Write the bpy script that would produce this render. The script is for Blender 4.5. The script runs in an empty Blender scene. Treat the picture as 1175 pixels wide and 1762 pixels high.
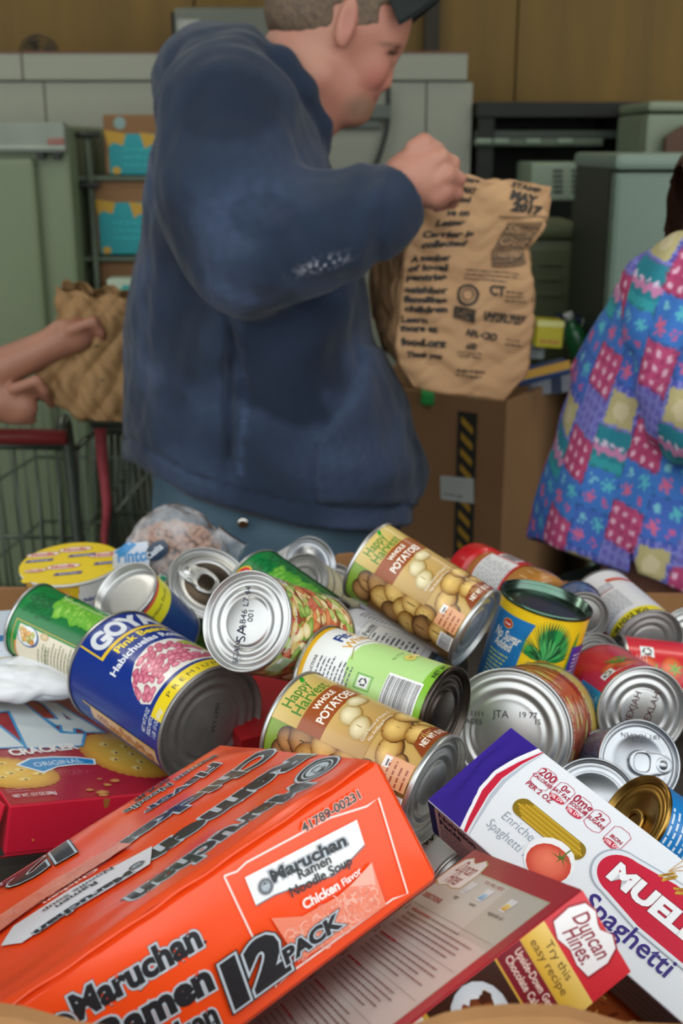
import bpy, bmesh, math, random
import numpy as np
from mathutils import Vector, Matrix
from mathutils.geometry import tessellate_polygon
random.seed(7)
rng = np.random.default_rng(5)
SC = bpy.context.scene
COL = SC.collection
PI = math.pi

# ------------------------------------------------------------------ camera, world, light, exposure
F = 2000.0; CX = 587.5; CY = 881.0
PITCH = math.atan((CY-250)/F)
CAM = np.array([0, 0, 1.55])
FW = np.array([0, math.cos(PITCH), -math.sin(PITCH)]); RT = np.array([1.0, 0, 0]); UP = np.array([0, math.sin(PITCH), math.cos(PITCH)])
cd = bpy.data.cameras.new('camera'); cam = bpy.data.objects.new('camera', cd); COL.objects.link(cam)
cam.location = CAM; cam.rotation_euler = (PI/2-PITCH, 0, 0)
cd.sensor_fit = 'VERTICAL'; cd.sensor_height = 36; cd.lens = F/1762*36
cd.clip_start = 0.05
cd.dof.use_dof = True; cd.dof.focus_distance = 0.74; cd.dof.aperture_fstop = 10.0
SC.camera = cam
SC.view_settings.view_transform = 'Standard'; SC.view_settings.look = 'None'
SC.view_settings.gamma = 1; SC.view_settings.use_curve_mapping = False
SC.view_settings.exposure = 0.74
W = bpy.data.worlds.new('overcast_sky'); SC.world = W; W.use_nodes = True
nt = W.node_tree; nt.nodes.clear()
o_ = nt.nodes.new('ShaderNodeOutputWorld'); b_ = nt.nodes.new('ShaderNodeBackground')
tc_ = nt.nodes.new('ShaderNodeTexCoord'); sp_ = nt.nodes.new('ShaderNodeSeparateXYZ'); cr_ = nt.nodes.new('ShaderNodeValToRGB')
nt.links.new(tc_.outputs['Generated'], sp_.inputs[0]); nt.links.new(sp_.outputs['Z'], cr_.inputs[0])
cr_.color_ramp.elements[0].position = 0.0; cr_.color_ramp.elements[0].color = (.62, .66, .68, 1)
cr_.color_ramp.elements[1].position = 0.9; cr_.color_ramp.elements[1].color = (.95, .99, 1.0, 1)
nt.links.new(cr_.outputs[0], b_.inputs[0]); b_.inputs[1].default_value = 1.5
nt.links.new(b_.outputs[0], o_.inputs[0])

for lx, ly, le in ((-1.6, 1.9, 7), (1.6, 1.9, 7), (-1.6, 3.5, 6), (1.6, 3.5, 6)):   # fill lamps added out of view to brighten the background
    ld = bpy.data.lights.new('fill_light', 'AREA'); ld.shape = 'RECTANGLE'; ld.size = 1.3; ld.size_y = .25; ld.energy = le; ld.color = (1, .97, .86)
    lo_ = bpy.data.objects.new('fill_light', ld); lo_.location = (lx, ly, 3.10); COL.objects.link(lo_)

def atd(px, py, d):
    """the point seen at a pixel, at distance d along the optical axis"""
    return CAM+d*(FW+(px-CX)/F*RT+(CY-py)/F*UP)
def at(px, py, Y):
    """the point seen at a pixel, on the upright plane y = Y"""
    r = FW+(px-CX)/F*RT+(CY-py)/F*UP
    return CAM+r*(Y/r[1])
def projn(P):
    v = P-CAM; d = v@FW
    return CX+F*(v@RT)/d, CY-F*(v@UP)/d

# ------------------------------------------------------------------ materials
def lin(c):
    if isinstance(c, str):
        c = c.lstrip('#'); c = c if len(c) == 6 else ''.join(q*2 for q in c); c = [int(c[i:i+2], 16)/255 for i in (0, 2, 4)]
    return tuple(x/12.92 if x <= .04045 else ((x+.055)/1.055)**2.4 for x in c[:3])
MATS = {}
def mat(name, col=None, rough=.5, metal=0, spec=.5, coat=0, noise=None, bump=None, attr=False, alpha=1, trans=0, aniso=0, sheen=0, wood=None):
    """procedural material; noise=(scale, colour2, contrast), bump=(scale, strength, dist)"""
    if name in MATS: return MATS[name]
    m = bpy.data.materials.new(name); m.use_nodes = True; MATS[name] = m
    N = m.node_tree; P = N.nodes['Principled BSDF']
    P.inputs['Roughness'].default_value = rough; P.inputs['Metallic'].default_value = metal
    P.inputs['Specular IOR Level'].default_value = spec; P.inputs['Coat Weight'].default_value = coat; P.inputs['Coat Roughness'].default_value = .12
    P.inputs['Sheen Weight'].default_value = sheen
    P.inputs['Transmission Weight'].default_value = trans; P.inputs['Alpha'].default_value = alpha
    tc = N.nodes.new('ShaderNodeTexCoord')
    if attr:
        a = N.nodes.new('ShaderNodeAttribute'); a.attribute_name = 'Col'
        N.links.new(a.outputs['Color'], P.inputs['Base Color'])
        src = a.outputs['Color']
    else:
        P.inputs['Base Color'].default_value = (*lin(col), 1); src = None
    if noise:
        nz = N.nodes.new('ShaderNodeTexNoise'); nz.inputs['Scale'].default_value = noise[0]; nz.inputs['Detail'].default_value = 6
        if wood:
            mp = N.nodes.new('ShaderNodeMapping'); mp.inputs['Scale'].default_value = wood
            N.links.new(tc.outputs['Object'], mp.inputs[0]); N.links.new(mp.outputs[0], nz.inputs['Vector'])
        else: N.links.new(tc.outputs['Object'], nz.inputs['Vector'])
        rp = N.nodes.new('ShaderNodeValToRGB'); k = noise[2]
        rp.color_ramp.elements[0].position = .5-k; rp.color_ramp.elements[1].position = .5+k
        N.links.new(nz.outputs['Fac'], rp.inputs[0])
        if attr:
            mx = N.nodes.new('ShaderNodeMix'); mx.data_type = 'RGBA'; mx.blend_type = 'MULTIPLY'; mx.inputs[0].default_value = 1
            rp.color_ramp.elements[0].color = (*lin(noise[1]), 1); rp.color_ramp.elements[1].color = (1, 1, 1, 1)
            N.links.new(src, mx.inputs[6]); N.links.new(rp.outputs[0], mx.inputs[7]); N.links.new(mx.outputs[2], P.inputs['Base Color'])
        else:
            rp.color_ramp.elements[0].color = (*lin(col), 1); rp.color_ramp.elements[1].color = (*lin(noise[1]), 1)
            N.links.new(rp.outputs[0], P.inputs['Base Color'])
    if bump:
        nb = N.nodes.new('ShaderNodeTexNoise'); nb.inputs['Scale'].default_value = bump[0]; nb.inputs['Detail'].default_value = 5
        N.links.new(tc.outputs['Object'], nb.inputs['Vector'])
        bp = N.nodes.new('ShaderNodeBump'); bp.inputs['Strength'].default_value = bump[1]; bp.inputs['Distance'].default_value = bump[2]
        N.links.new(nb.outputs['Fac'], bp.inputs['Height']); N.links.new(bp.outputs[0], P.inputs['Normal'])
    return m
def M_tin(): return mat('tinplate', '#d2d2ce', .34, .86, noise=(28, '#bababa', .3), bump=(30, .05, .001))
def M_dtin(): return mat('dull_tinplate', '#a5a3a0', .42, 1, noise=(60, '#757370', .3), bump=(160, .15, .0008))
def M_gend(): return mat('grey_end', '#a3a09c', .42, .65, noise=(60, '#8b8884', .3))
def M_gold(): return mat('gold_lacquer', '#c0984e', .3, 1, noise=(30, '#a98142', .3))
def M_alu(): return mat('aluminium', '#b9bcc0', .33, 1, noise=(40, '#a2a5a9', .3))
def M_print(): return mat('printed_paper', rough=.33, attr=True, coat=.25)
def M_matte(): return mat('printed_board', rough=.6, attr=True)
def M_film(): return mat('printed_film', rough=.28, attr=True, coat=.22, bump=(22, .18, .003))
def M_clear():
    if 'clear_film' in MATS: return MATS['clear_film']
    m = bpy.data.materials.new('clear_film'); m.use_nodes = True; MATS['clear_film'] = m
    N = m.node_tree; N.nodes.clear()
    o = N.nodes.new('ShaderNodeOutputMaterial'); t = N.nodes.new('ShaderNodeBsdfTransparent'); g = N.nodes.new('ShaderNodeBsdfGlossy'); x = N.nodes.new('ShaderNodeMixShader')
    g.inputs['Roughness'].default_value = .12; t.inputs['Color'].default_value = (.97, .97, .97, 1)
    l = N.nodes.new('ShaderNodeLayerWeight'); l.inputs[0].default_value = .12
    df = N.nodes.new('ShaderNodeBsdfDiffuse'); df.inputs[0].default_value = (.8, .8, .82, 1); x2 = N.nodes.new('ShaderNodeMixShader'); x2.inputs[0].default_value = .16
    nz = N.nodes.new('ShaderNodeTexNoise'); nz.inputs['Scale'].default_value = 38; tc = N.nodes.new('ShaderNodeTexCoord'); N.links.new(tc.outputs['Object'], nz.inputs['Vector']); mr = N.nodes.new('ShaderNodeMapRange'); mr.inputs[1].default_value = .4; mr.inputs[2].default_value = .75; mr.inputs[3].default_value = .08; mr.inputs[4].default_value = .5
    N.links.new(nz.outputs['Fac'], mr.inputs[0]); N.links.new(mr.outputs[0], x2.inputs[0]); N.links.new(t.outputs[0], x2.inputs[1]); N.links.new(df.outputs[0], x2.inputs[2])
    N.links.new(l.outputs['Fresnel'], x.inputs[0]); N.links.new(x2.outputs[0], x.inputs[1]); N.links.new(g.outputs[0], x.inputs[2]); N.links.new(x.outputs[0], o.inputs[0])
    return m

# ------------------------------------------------------------------ objects
def tag(o, label=None, cat=None, group=None, kind=None):
    if label: o['label'] = label
    if cat: o['category'] = cat
    if group: o['group'] = group
    if kind: o['kind'] = kind
    return o
def thing(name, label, cat, loc=(0, 0, 0), group=None, M=None):
    o = bpy.data.objects.new(name, None); COL.objects.link(o); o.empty_display_size = .05
    if M is not None: o.matrix_world = M
    else: o.location = loc
    tag(o, label, cat, group); return o
def link(name, me, m, parent=None, smooth=True, local=False):
    """me's vertices are in the parent's frame when local, else in world space"""
    o = bpy.data.objects.new(name, me); COL.objects.link(o)
    for x in (m if isinstance(m, (list, tuple)) else [m]): me.materials.append(x)
    if smooth: me.polygons.foreach_set('use_smooth', [True]*len(me.polygons))
    if parent is not None:
        o.parent = parent
        if not local: 
            Mi = world(parent).inverted(); me.transform(Mi)
    return o
def world(o):
    M = o.matrix_basis.copy(); 
    while o.parent is not None: o = o.parent; M = o.matrix_basis @ M
    return M
def mesh(V, Fc, name='m'):
    me = bpy.data.meshes.new(name); me.from_pydata([tuple(v) for v in V], [], [tuple(int(i) for i in f) for f in Fc]); me.update(); return me
def bm_done(bm, name='m'):
    me = bpy.data.meshes.new(name); bm.to_mesh(me); bm.free(); return me
def bev_box(lo, hi, b=.004, seg=2, M=None):
    bm = bmesh.new(); bmesh.ops.create_cube(bm, size=1)
    c = [(lo[i]+hi[i])/2 for i in range(3)]; s = [hi[i]-lo[i] for i in range(3)]
    for v in bm.verts: v.co = Vector([c[i]+v.co[i]*s[i] for i in range(3)])
    if b > 0: bmesh.ops.bevel(bm, geom=bm.edges[:], offset=b, segments=seg, affect='EDGES', profile=.6)
    if M is not None: bm.transform(M)
    return bm_done(bm)
def boxpart(name, lo, hi, m, parent=None, b=.004, M=None, local=False):
    return link(name, bev_box(lo, hi, b, 2, M), m, parent, smooth=False, local=local)
def lathe(prof, n=64, cap0=True, cap1=True):
    """profile [(r,z)] spun around z"""
    V = []; Fc = []
    A = np.arange(n)*2*PI/n; c, s = np.cos(A), np.sin(A)
    for r, z in prof: V += list(zip(r*c, r*s, np.full(n, z)))
    for i in range(len(prof)-1):
        for j in range(n):
            k = (j+1) % n; Fc.append((i*n+j, i*n+k, (i+1)*n+k, (i+1)*n+j))
    if cap0: Fc.append(tuple(range(n-1, -1, -1)))
    if cap1: Fc.append(tuple((len(prof)-1)*n+j for j in range(n)))
    return V, Fc
def tube(pts, r, n=8, closed=False):
    """sweep a circle along a polyline"""
    P = [Vector(p) for p in pts]; V = []; Fc = []; L = len(P); prev = None
    for i, p in enumerate(P):
        a = P[(i-1) % L] if (closed or i > 0) else p; b = P[(i+1) % L] if (closed or i < L-1) else p
        t = (b-a).normalized()
        x = prev-t*prev.dot(t) if prev is not None else t.orthogonal()
        if x.length < 1e-6: x = t.orthogonal()
        x.normalize(); prev = x; y = t.cross(x); rr = r[i] if isinstance(r, (list, tuple)) else r
        V += [p+(x*math.cos(2*PI*k/n)+y*math.sin(2*PI*k/n))*rr for k in range(n)]
    for i in range(L if closed else L-1):
        for k in range(n): Fc.append((i*n+k, i*n+(k+1) % n, ((i+1) % L)*n+(k+1) % n, ((i+1) % L)*n+k))
    if not closed: Fc.append(tuple(range(n-1, -1, -1))); Fc.append(tuple((L-1)*n+k for k in range(n)))
    return V, Fc
def join(parts):
    V = []; Fc = []
    for v, f in parts:
        o = len(V); V += list(v); Fc += [tuple(i+o for i in q) for q in f]
    return V, Fc
def smoothline(pts, n=6):
    P = [np.array(p, float) for p in pts]; out = []
    for i in range(len(P)-1):
        a = P[max(i-1, 0)]; b = P[i]; c = P[i+1]; d = P[min(i+2, len(P)-1)]
        for k in range(n):
            t = k/n; out.append(.5*((2*b)+(c-a)*t+(2*a-5*b+4*c-d)*t*t+(3*b-a-3*c+d)*t**3))
    out.append(P[-1]); return out

# ------------------------------------------------------------------ flat printed artwork, laid on real surfaces
TXT = {}
def text_geo(s, off, res=3):
    k = (s, off, res)
    if k not in TXT:
        c = bpy.data.curves.new('t', 'FONT'); c.body = s; c.size = 1; c.resolution_u = res; c.fill_mode = 'FRONT'; c.offset = off
        o = bpy.data.objects.new('t', c); me = o.to_mesh()
        n = len(me.vertices); co = np.zeros(n*3); me.vertices.foreach_get('co', co); co = co.reshape(-1, 3)[:, :2].copy()
        fs = [tuple(p.vertices) for p in me.polygons]
        o.to_mesh_clear(); bpy.data.objects.remove(o); bpy.data.curves.remove(c)
        TXT[k] = (co, fs)
    return TXT[k]
def txt_w(s):
    co, _ = text_geo(s, 0); return (co[:, 0].max() if len(co) else 0)
class Art:
    def __init__(self): self.V = []; self.F = []; self.C = []; self.K = []; self.k = 0; self.n = 0; self.cyc = None
    def put(self, V, Fc, c, same=False):
        V = np.asarray(V, float)
        if self.cyc: self.cyc[2] += 1; self.k = self.cyc[0]+self.cyc[2] % self.cyc[1]
        elif not same: self.k += 1
        C = np.array(c, float); C = np.tile(C, (len(V), 1)) if C.ndim == 1 else C
        self.V.append(V); self.C.append(C); self.K.append(np.full(len(V), self.k)); self.F += [tuple(i+self.n for i in f) for f in Fc]; self.n += len(V)
    def cycle(self, n):
        self.cyc = [self.k+1, n, 0]
    def done(self): self.k = self.cyc[0]+self.cyc[1]; self.cyc = None
    def poly(self, pts, c, same=False):
        tr = tessellate_polygon([[Vector((p[0], p[1], 0)) for p in pts]])
        self.put(pts, tr, lin(c), same)
    def rect(self, x0, y0, x1, y1, c, c2=None, same=False):
        a = lin(c); b = lin(c2) if c2 else a   # c2 = colour at the top
        self.put([(x0, y0), (x1, y0), (x1, y1), (x0, y1)], [(0, 1, 2, 3)], [a, a, b, b], same)
    def frame(self, x0, y0, x1, y1, t, c):
        self.rect(x0, y0, x1, y0+t, c); self.rect(x0, y1-t, x1, y1, c, same=True); self.rect(x0, y0, x0+t, y1, c, same=True); self.rect(x1-t, y0, x1, y1, c, same=True)
    def blob(self, x, y, rx, ry, c, cin=None, rot=0, hx=0, hy=0, n=18, jag=0, same=False, pear=0):
        a = np.arange(n)*2*PI/n; j = 1+jag*(rng.random(n)-.5)
        px = rx*np.cos(a)*j; py = ry*np.sin(a)*j*(1+pear*np.cos(a))
        co, si = math.cos(rot), math.sin(rot); o = lin(c); i = lin(cin or c)
        V = [(x+hx*rx*co-hy*ry*si, y+hx*rx*si+hy*ry*co)]+[(x+u*co-v*si, y+u*si+v*co) for u, v in zip(px, py)]
        if cin:
            m = [tuple((o[q]*.45+i[q]*.55) for q in range(3))]*n
            V += [(x+(u*.62+hx*rx*.3)*co-(v*.62+hy*ry*.3)*si, y+(u*.62+hx*rx*.3)*si+(v*.62+hy*ry*.3)*co) for u, v in zip(px, py)]
            Fc = [(0, n+1+k, n+1+(k+1) % n) for k in range(n)]+[(n+1+k, 1+k, 1+(k+1) % n, n+1+(k+1) % n) for k in range(n)]
            self.put(V, Fc, [i]+[o]*n+m, same)
        else: self.put(V, [(0, 1+k, 1+(k+1) % n) for k in range(n)], [o]*(n+1), same)
    def ring(self, x, y, r, t, c, n=28, a0=0, a1=2*PI, sy=1):
        m = n+1; A = np.linspace(a0, a1, m)
        V = [(x+r*math.cos(a), y+sy*r*math.sin(a)) for a in A]+[(x+(r-t)*math.cos(a), y+sy*(r-t)*math.sin(a)) for a in A]
        self.put(V, [(k, k+1, m+k+1, m+k) for k in range(n)], lin(c))
    def line(self, pts, w, c, same=False):
        P = [Vector((p[0], p[1])) for p in pts]; V = []
        for i, p in enumerate(P):
            t = (P[min(i+1, len(P)-1)]-P[max(i-1, 0)]); t = t.normalized() if t.length else Vector((1, 0)); nrm = Vector((-t.y, t.x))*w/2
            V += [tuple(p+nrm), tuple(p-nrm)]
        self.put(V, [(2*i, 2*i+1, 2*i+3, 2*i+2) for i in range(len(P)-1)], lin(c), same)
    def text(self, s, x, y, h, c, rot=0, sx=1, shear=0, bold=0, al='L', out=(), arc=0, res=3, w=None):
        """h = em size; out = [(offset, colour), ...] from the widest outline inwards; arc bends the baseline; w fits the width"""
        if w: sx = w/(txt_w(s)*h)
        W0 = txt_w(s)*sx*h
        ox = {'L': 0, 'C': -W0/2, 'R': -W0}[al]
        for off, cc in list(out)+[(bold, c)]:
            co, fs = text_geo(s, off, res)
            if not len(co): continue
            X = co[:, 0]*sx*h+co[:, 1]*h*shear+ox; Y = co[:, 1]*h+arc*((X-ox-W0/2)**2-(W0/2)**2)
            cr, sr = math.cos(rot), math.sin(rot)
            self.put(np.stack([x+X*cr-Y*sr, y+X*sr+Y*cr], 1), fs, lin(cc))
    def lines(self, x, y, w, n, dy, h, c, rot=0, ragged=.3, gap=.25):
        """rows of print too small to read"""
        cr, sr = math.cos(rot), math.sin(rot); self.k += 1; cc = lin(c)
        for i in range(n):
            e = w*(1-ragged*random.random()); u = 0; yy = -i*dy
            while u < e:
                L = h*random.uniform(1.2, 5); L = min(L, e-u)
                q = [(u, yy), (u+L, yy), (u+L, yy+h), (u, yy+h)]
                self.put([(x+a*cr-b*sr, y+a*sr+b*cr) for a, b in q], [(0, 1, 2, 3)], cc, True); u += L+h*.7*(1+gap*random.random())
    def barcode(self, x, y, w, h, c='#22222a', bg='#ffffff', horiz=False):
        self.rect(x, y, x+w, y+h, bg); self.k += 1; u = .04; N = w if not horiz else h
        while u < .96:
            t = random.choice([.008, .014, .022]); 
            if horiz: self.rect(x+w*.05, y+u*h, x+w*.95, y+(u+t)*h, c, same=True)
            else: self.rect(x+u*w, y+h*.08, x+(u+t)*w, y+h*.92, c, same=True)
            u += t+random.choice([.008, .014, .02])
    def build(self, name, fmap, m, parent, du=None, dv=None, lift=5e-5, base=0, local=True, cap=.0009):
        V = np.concatenate(self.V); C = np.concatenate(self.C); K = np.concatenate(self.K)
        def area(f): return sum(V[f[i-1]][0]*V[f[i]][1]-V[f[i]][0]*V[f[i-1]][1] for i in range(len(f)))
        e = 1e-4; p0 = V.mean(0); q = np.array([p0, p0+[e, 0], p0+[0, e]]); Pq, Nq = fmap(q[:, 0], q[:, 1])
        sg = 1 if np.cross(Pq[1]-Pq[0], Pq[2]-Pq[0])@Nq[0] > 0 else -1
        self.F = [f if area(f)*sg > 0 else tuple(reversed(f)) for f in self.F]
        me0 = bpy.data.meshes.new('a'); me0.from_pydata(np.column_stack([V, K*1.0]).tolist(), [], self.F)
        ca = me0.color_attributes.new('Col', 'FLOAT_COLOR', 'POINT'); ca.data.foreach_set('color', np.column_stack([C, np.ones(len(C))]).ravel())
        if du or dv:
            bm = bmesh.new(); bm.from_mesh(me0)
            for ax, dd in ((0, du), (1, dv)):
                if not dd: continue
                lo = math.ceil(V[:, ax].min()/dd+1e-6); hi = math.floor(V[:, ax].max()/dd-1e-6)
                for i in range(lo, hi+1):
                    p = [0, 0, 0]; p[ax] = i*dd; nn = [0, 0, 0]; nn[ax] = 1
                    es = [e for e in bm.edges if (e.verts[0].co[ax]-i*dd)*(e.verts[1].co[ax]-i*dd) < 0]
                    if not es: continue
                    fs = {f for e in es for f in e.link_faces}
                    vs = {v for f in fs for v in f.verts}; e2 = {e for f in fs for e in f.edges}
                    bmesh.ops.bisect_plane(bm, geom=list(vs)+list(e2)+list(fs), dist=1e-7, plane_co=p, plane_no=nn)
            bm.to_mesh(me0); bm.free()
        n = len(me0.vertices); co = np.zeros(n*3); me0.vertices.foreach_get('co', co); co = co.reshape(-1, 3)
        P, Nn = fmap(co[:, 0], co[:, 1]); P = P+Nn*(base+co[:, 2:3]*min(lift, cap/self.k))
        me0.vertices.foreach_set('co', P.ravel()); me0.update()
        o = link(name, me0, m, parent, local=local)
        try: me0.normals_split_custom_set_from_vertices(Nn.tolist())
        except Exception: pass
        return o
def flatmap(o, ex, ey, nn):
    o, ex, ey, nn = [np.array(q, float) for q in (o, ex, ey, nn)]
    def f(x, y): return o+x[:, None]*ex+y[:, None]*ey, np.tile(nn, (len(x), 1))
    return f
def cylmap(R, taper=0):
    def f(x, y):
        a = x/R; N = np.stack([np.cos(a), np.sin(a), 0*a], 1)
        return np.stack([R*np.cos(a), R*np.sin(a), y], 1), N
    return f

# recurring small marks
def recycle(a, x, y, s, rot=0, col='#20242c'):
    a.put([(x+p*math.cos(rot)-q*math.sin(rot), y+p*math.sin(rot)+q*math.cos(rot)) for p, q in ((-s, -s), (s, -s), (s, s), (-s, s))], [(0, 1, 2, 3)], lin('#eef0ee'))
    for k in range(3):
        t = rot+k*2*PI/3+.3; a.ring(x, y, s*.72, s*.28, col, n=6, a0=t, a1=t+1.35)
        h = t+1.6; a.put([(x+s*.95*math.cos(h-.25), y+s*.95*math.sin(h-.25)), (x+s*.25*math.cos(h-.25), y+s*.25*math.sin(h-.25)), (x+s*.6*math.cos(h+.25), y+s*.6*math.sin(h+.25))], [(0, 1, 2)], lin(col), True)
def nutrition(a, x, y, w, h, bg='#f4f2ee', c='#2a2a30', head='Nutrition Facts'):
    a.rect(x, y, x+w, y+h, bg); a.frame(x, y, x+w, y+h, .0004, c)
    a.text(head, x+w*.05, y+h*.86, h*.12, c, w=w*.9, bold=.03)
    a.rect(x+w*.05, y+h*.82, x+w*.95, y+h*.835, c)
    a.lines(x+w*.06, y+h*.76, w*.85, 10, h*.075, h*.028, c, ragged=.15)

# ------------------------------------------------------------------ labels, u around the can (0 faces the viewer before roll), v up the can
def L_beans(a, R, H):
    C = PI*R
    a.rect(-C, .003, C, H-.003, '#0b2f86'); B = '#0b2f86'
    y = lambda v: H-v
    a.rect(-.004, y(.032), .085, y(.0302), '#e9c21f'); a.rect(-.004, y(.032), -.0024, y(.003), '#e9c21f'); a.rect(-.004, y(.0335), .085, y(.0300), '#e9c21f')
    for s, x, w in (('G', .001, .0155), ('O', .0175, .0165), ('Y', .0345, .0155), ('A', .0500, .0155)):
        a.text(s, x, y(.0268), .0262, '#d9dde2', w=w, bold=.055, res=5)
    a.text('Pink Beans', .008, y(.0425), .0105, '#f3d824', w=.054, bold=.03)
    a.text('Habichuelas Rosadas', -.010, y(.0535), .0100, '#e9edf5', w=.092, bold=.025)
    pts = [(-.010+.085*t, y(.100)+.0) for t in (0, .2)]
    a.poly([(-.012, y(.099)), (-.016, y(.090)), (-.012, y(.080)), (-.004, y(.070)), (.010, y(.062)), (.03, y(.058)), (.05, y(.059)), (.068, y(.066)), (.078, y(.085)), (.08, y(.101))], '#e9e4dc')
    a.poly([(.050, y(.066)), (.064, y(.064)), (.075, y(.075)), (.072, y(.084)), (.06, y(.080))], '#a9bd3c')
    a.cycle(12)
    for i in range(130):
        u = random.uniform(-.012, .064); v = random.uniform(.062, .096)
        if ((u-.026)/.040)**2+((v-.096)/.034)**2 > 1: continue
        g = random.choice([('#b0365a', '#e58aa0'), ('#c04466', '#ef9fb0'), ('#a52d50', '#dd7d95')])
        a.blob(u, y(v), .0042, .0026, g[0], g[1], rot=random.uniform(-.3, 1.0), n=12, hy=.2)
    a.done(); a.rect(-.020, y(.1155), .09, y(.1035), '#f1d51c')
    a.text('P R E M I U M', .000, y(.1118), .0062, '#2a2a30', w=.055)
    a.text('NET WT 29 OZ', -.036, y(.1005), .0056, '#dfe6f2', w=.020, shear=.2, bold=.01)
    a.text('PESO NETO', -.036, y(.1065), .0056, '#dfe6f2', w=.016, shear=.2, bold=.01)
    a.text('1 LB. 13 OZ (822g)', -.036, y(.1125), .0056, '#dfe6f2', w=.025, shear=.2, bold=.01)
    a.poly([(-.060, y(.03)), (-.046, y(.03)), (-.048, y(.112)), (-.062, y(.112))], '#d9b48a')
    a.rect(-.0475, y(.112), -.046, y(.02), '#c9a83a')
    for i in range(14): a.blob(-.055+random.uniform(-.004, .004), y(.04+i*.005), .004, .0025, '#9a5d35', '#c58e62', n=8)
    a.lines(.11, y(.02), .04, 20, .004, .0013, '#dfe6f2')
def potato(a, x, y, rx, ry, rot, kind=0):
    c = [('#8f5c18', '#f0cb78'), ('#4e3116', '#c2935a'), ('#b39a5c', '#f2e7bf')][kind]
    a.blob(x+.0006, y-.0008, rx*1.06, ry*1.10, ('#5a3a14', '#38240e', '#a07c40')[kind], rot=rot); a.blob(x, y, rx, ry, c[0], c[1], rot=rot, hx=-.15, hy=.3, jag=.06, n=20, pear=random.uniform(-.18, .18))
def L_potato(a, R, H):
    C = PI*R; y = lambda v: H-v
    a.rect(-C, .003, C, H-.003, '#c7a35b')
    a.rect(-.115, y(.026), -.029, y(.003), '#6f8a2a', '#86a83a'); a.rect(-.115, y(.108), -.029, y(.026), '#7a5a2c')
    random.seed(11)
    for x, v, rx, ry, r, k in ((-.052, .018, .012, .009, .2, 1), (-.040, .020, .010, .008, .5, 1), (-.036, .030, .012, .010, .3, 1), (-.046, .038, .012, .011, .2, 0), (-.034, .047, .011, .010, .5, 0), (-.054, .05, .011, .01, .5, 1), (-.044, .058, .011, .009, .1, 0), (-.035, .064, .010, .009, .9, 0), (-.055, .066, .012, .009, .4, 0), (-.037, .078, .010, .009, .0, 0), (-.05, .08, .013, .01, .3, 1), (-.045, .094, .012, .009, .3, 0)):
        potato(a, x, y(v), rx, ry, r, k)
    for i in range(26): a.blob(-.045+random.uniform(-.015, .012), y(random.uniform(.03, .09)), .0005, .0004, '#5d3d1c', n=6, same=i > 0)
    # right-hand part of the wrap
    for x, v, rx, ry, r, k in ((.042, .014, .013, .009, -.5, 1), (.046, .032, .013, .008, -.4, 0), (.05, .05, .014, .01, -.2, 1), (.044, .068, .013, .009, .2, 0), (.058, .03, .012, .01, .1, 0), (.06, .07, .012, .01, .2, 0)):
        potato(a, x, y(v), rx, ry, r, k)
    # front panel
    a.rect(-.029, y(.024), .030, y(.003), '#c3a552', '#d8bf72'); a.rect(-.029, y(.074), .030, y(.042), '#b89150', '#cfab66')
    a.rect(-.029, y(.042), .030, y(.0235), '#9a4d1d')
    a.text('Happy', -.019, y(.0135), .0118, '#44802c', w=.026, bold=.012)
    a.text('Harvest', -.021, y(.0225), .0118, '#44802c', w=.036, bold=.012)
    a.blob(.0075, y(.0052), .0034, .0018, '#2f9a2c', rot=.7)
    a.text('WHOLE', -.011, y(.0302), .0058, '#f4ead9', w=.022, bold=.03)
    a.text('POTATOES', -.019, y(.0392), .0086, '#f6efe2', w=.040, bold=.025)
    for x, v, rx, ry, r in ((-.003, .0505, .0098, .0070, .3), (.012, .0462, .0095, .0050, -.1), (-.009, .0615, .0098, .0068, .2)): potato(a, x, y(v), rx, ry, r, 2)
    a.text('Good Source of Vitamin C', -.0175, y(.0690), .0033, '#f5eedf', w=.034)
    a.text('No Artificial Flavors', -.015, y(.0730), .0033, '#f5eedf', w=.028)
    for x, v, rx, ry, r in ((-.016, .087, .013, .008, .1), (.004, .0815, .014, .009, .2), (.022, .079, .012, .007, -.2), (.026, .094, .012, .007, .1), (-.024, .097, .010, .006, .1), (.010, .096, .014, .008, -.1)): potato(a, x, y(v), rx, ry, r, 0)
    a.poly([(-.010, y(.108)), (-.004, y(.0985)), (.012, y(.0955)), (.032, y(.0975)), (.034, y(.108))], '#8a3f1a')
    a.text('NET WT 15 OZ', -.002, y(.1050), .0058, '#f4ead9', w=.030, bold=.03)
    a.rect(-.037, y(.1075), -.017, y(.087), '#e7a878'); a.rect(-.026, y(.092), -.018, y(.087), '#f3efe9')
    a.lines(-.036, y(.0925), .017, 4, .0042, .0013, '#a24a2a'); a.lines(-.025, y(.0905), .006, 1, .002, .0012, '#50505a')
    a.barcode(-.056, y(.108), .016, .012)
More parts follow.
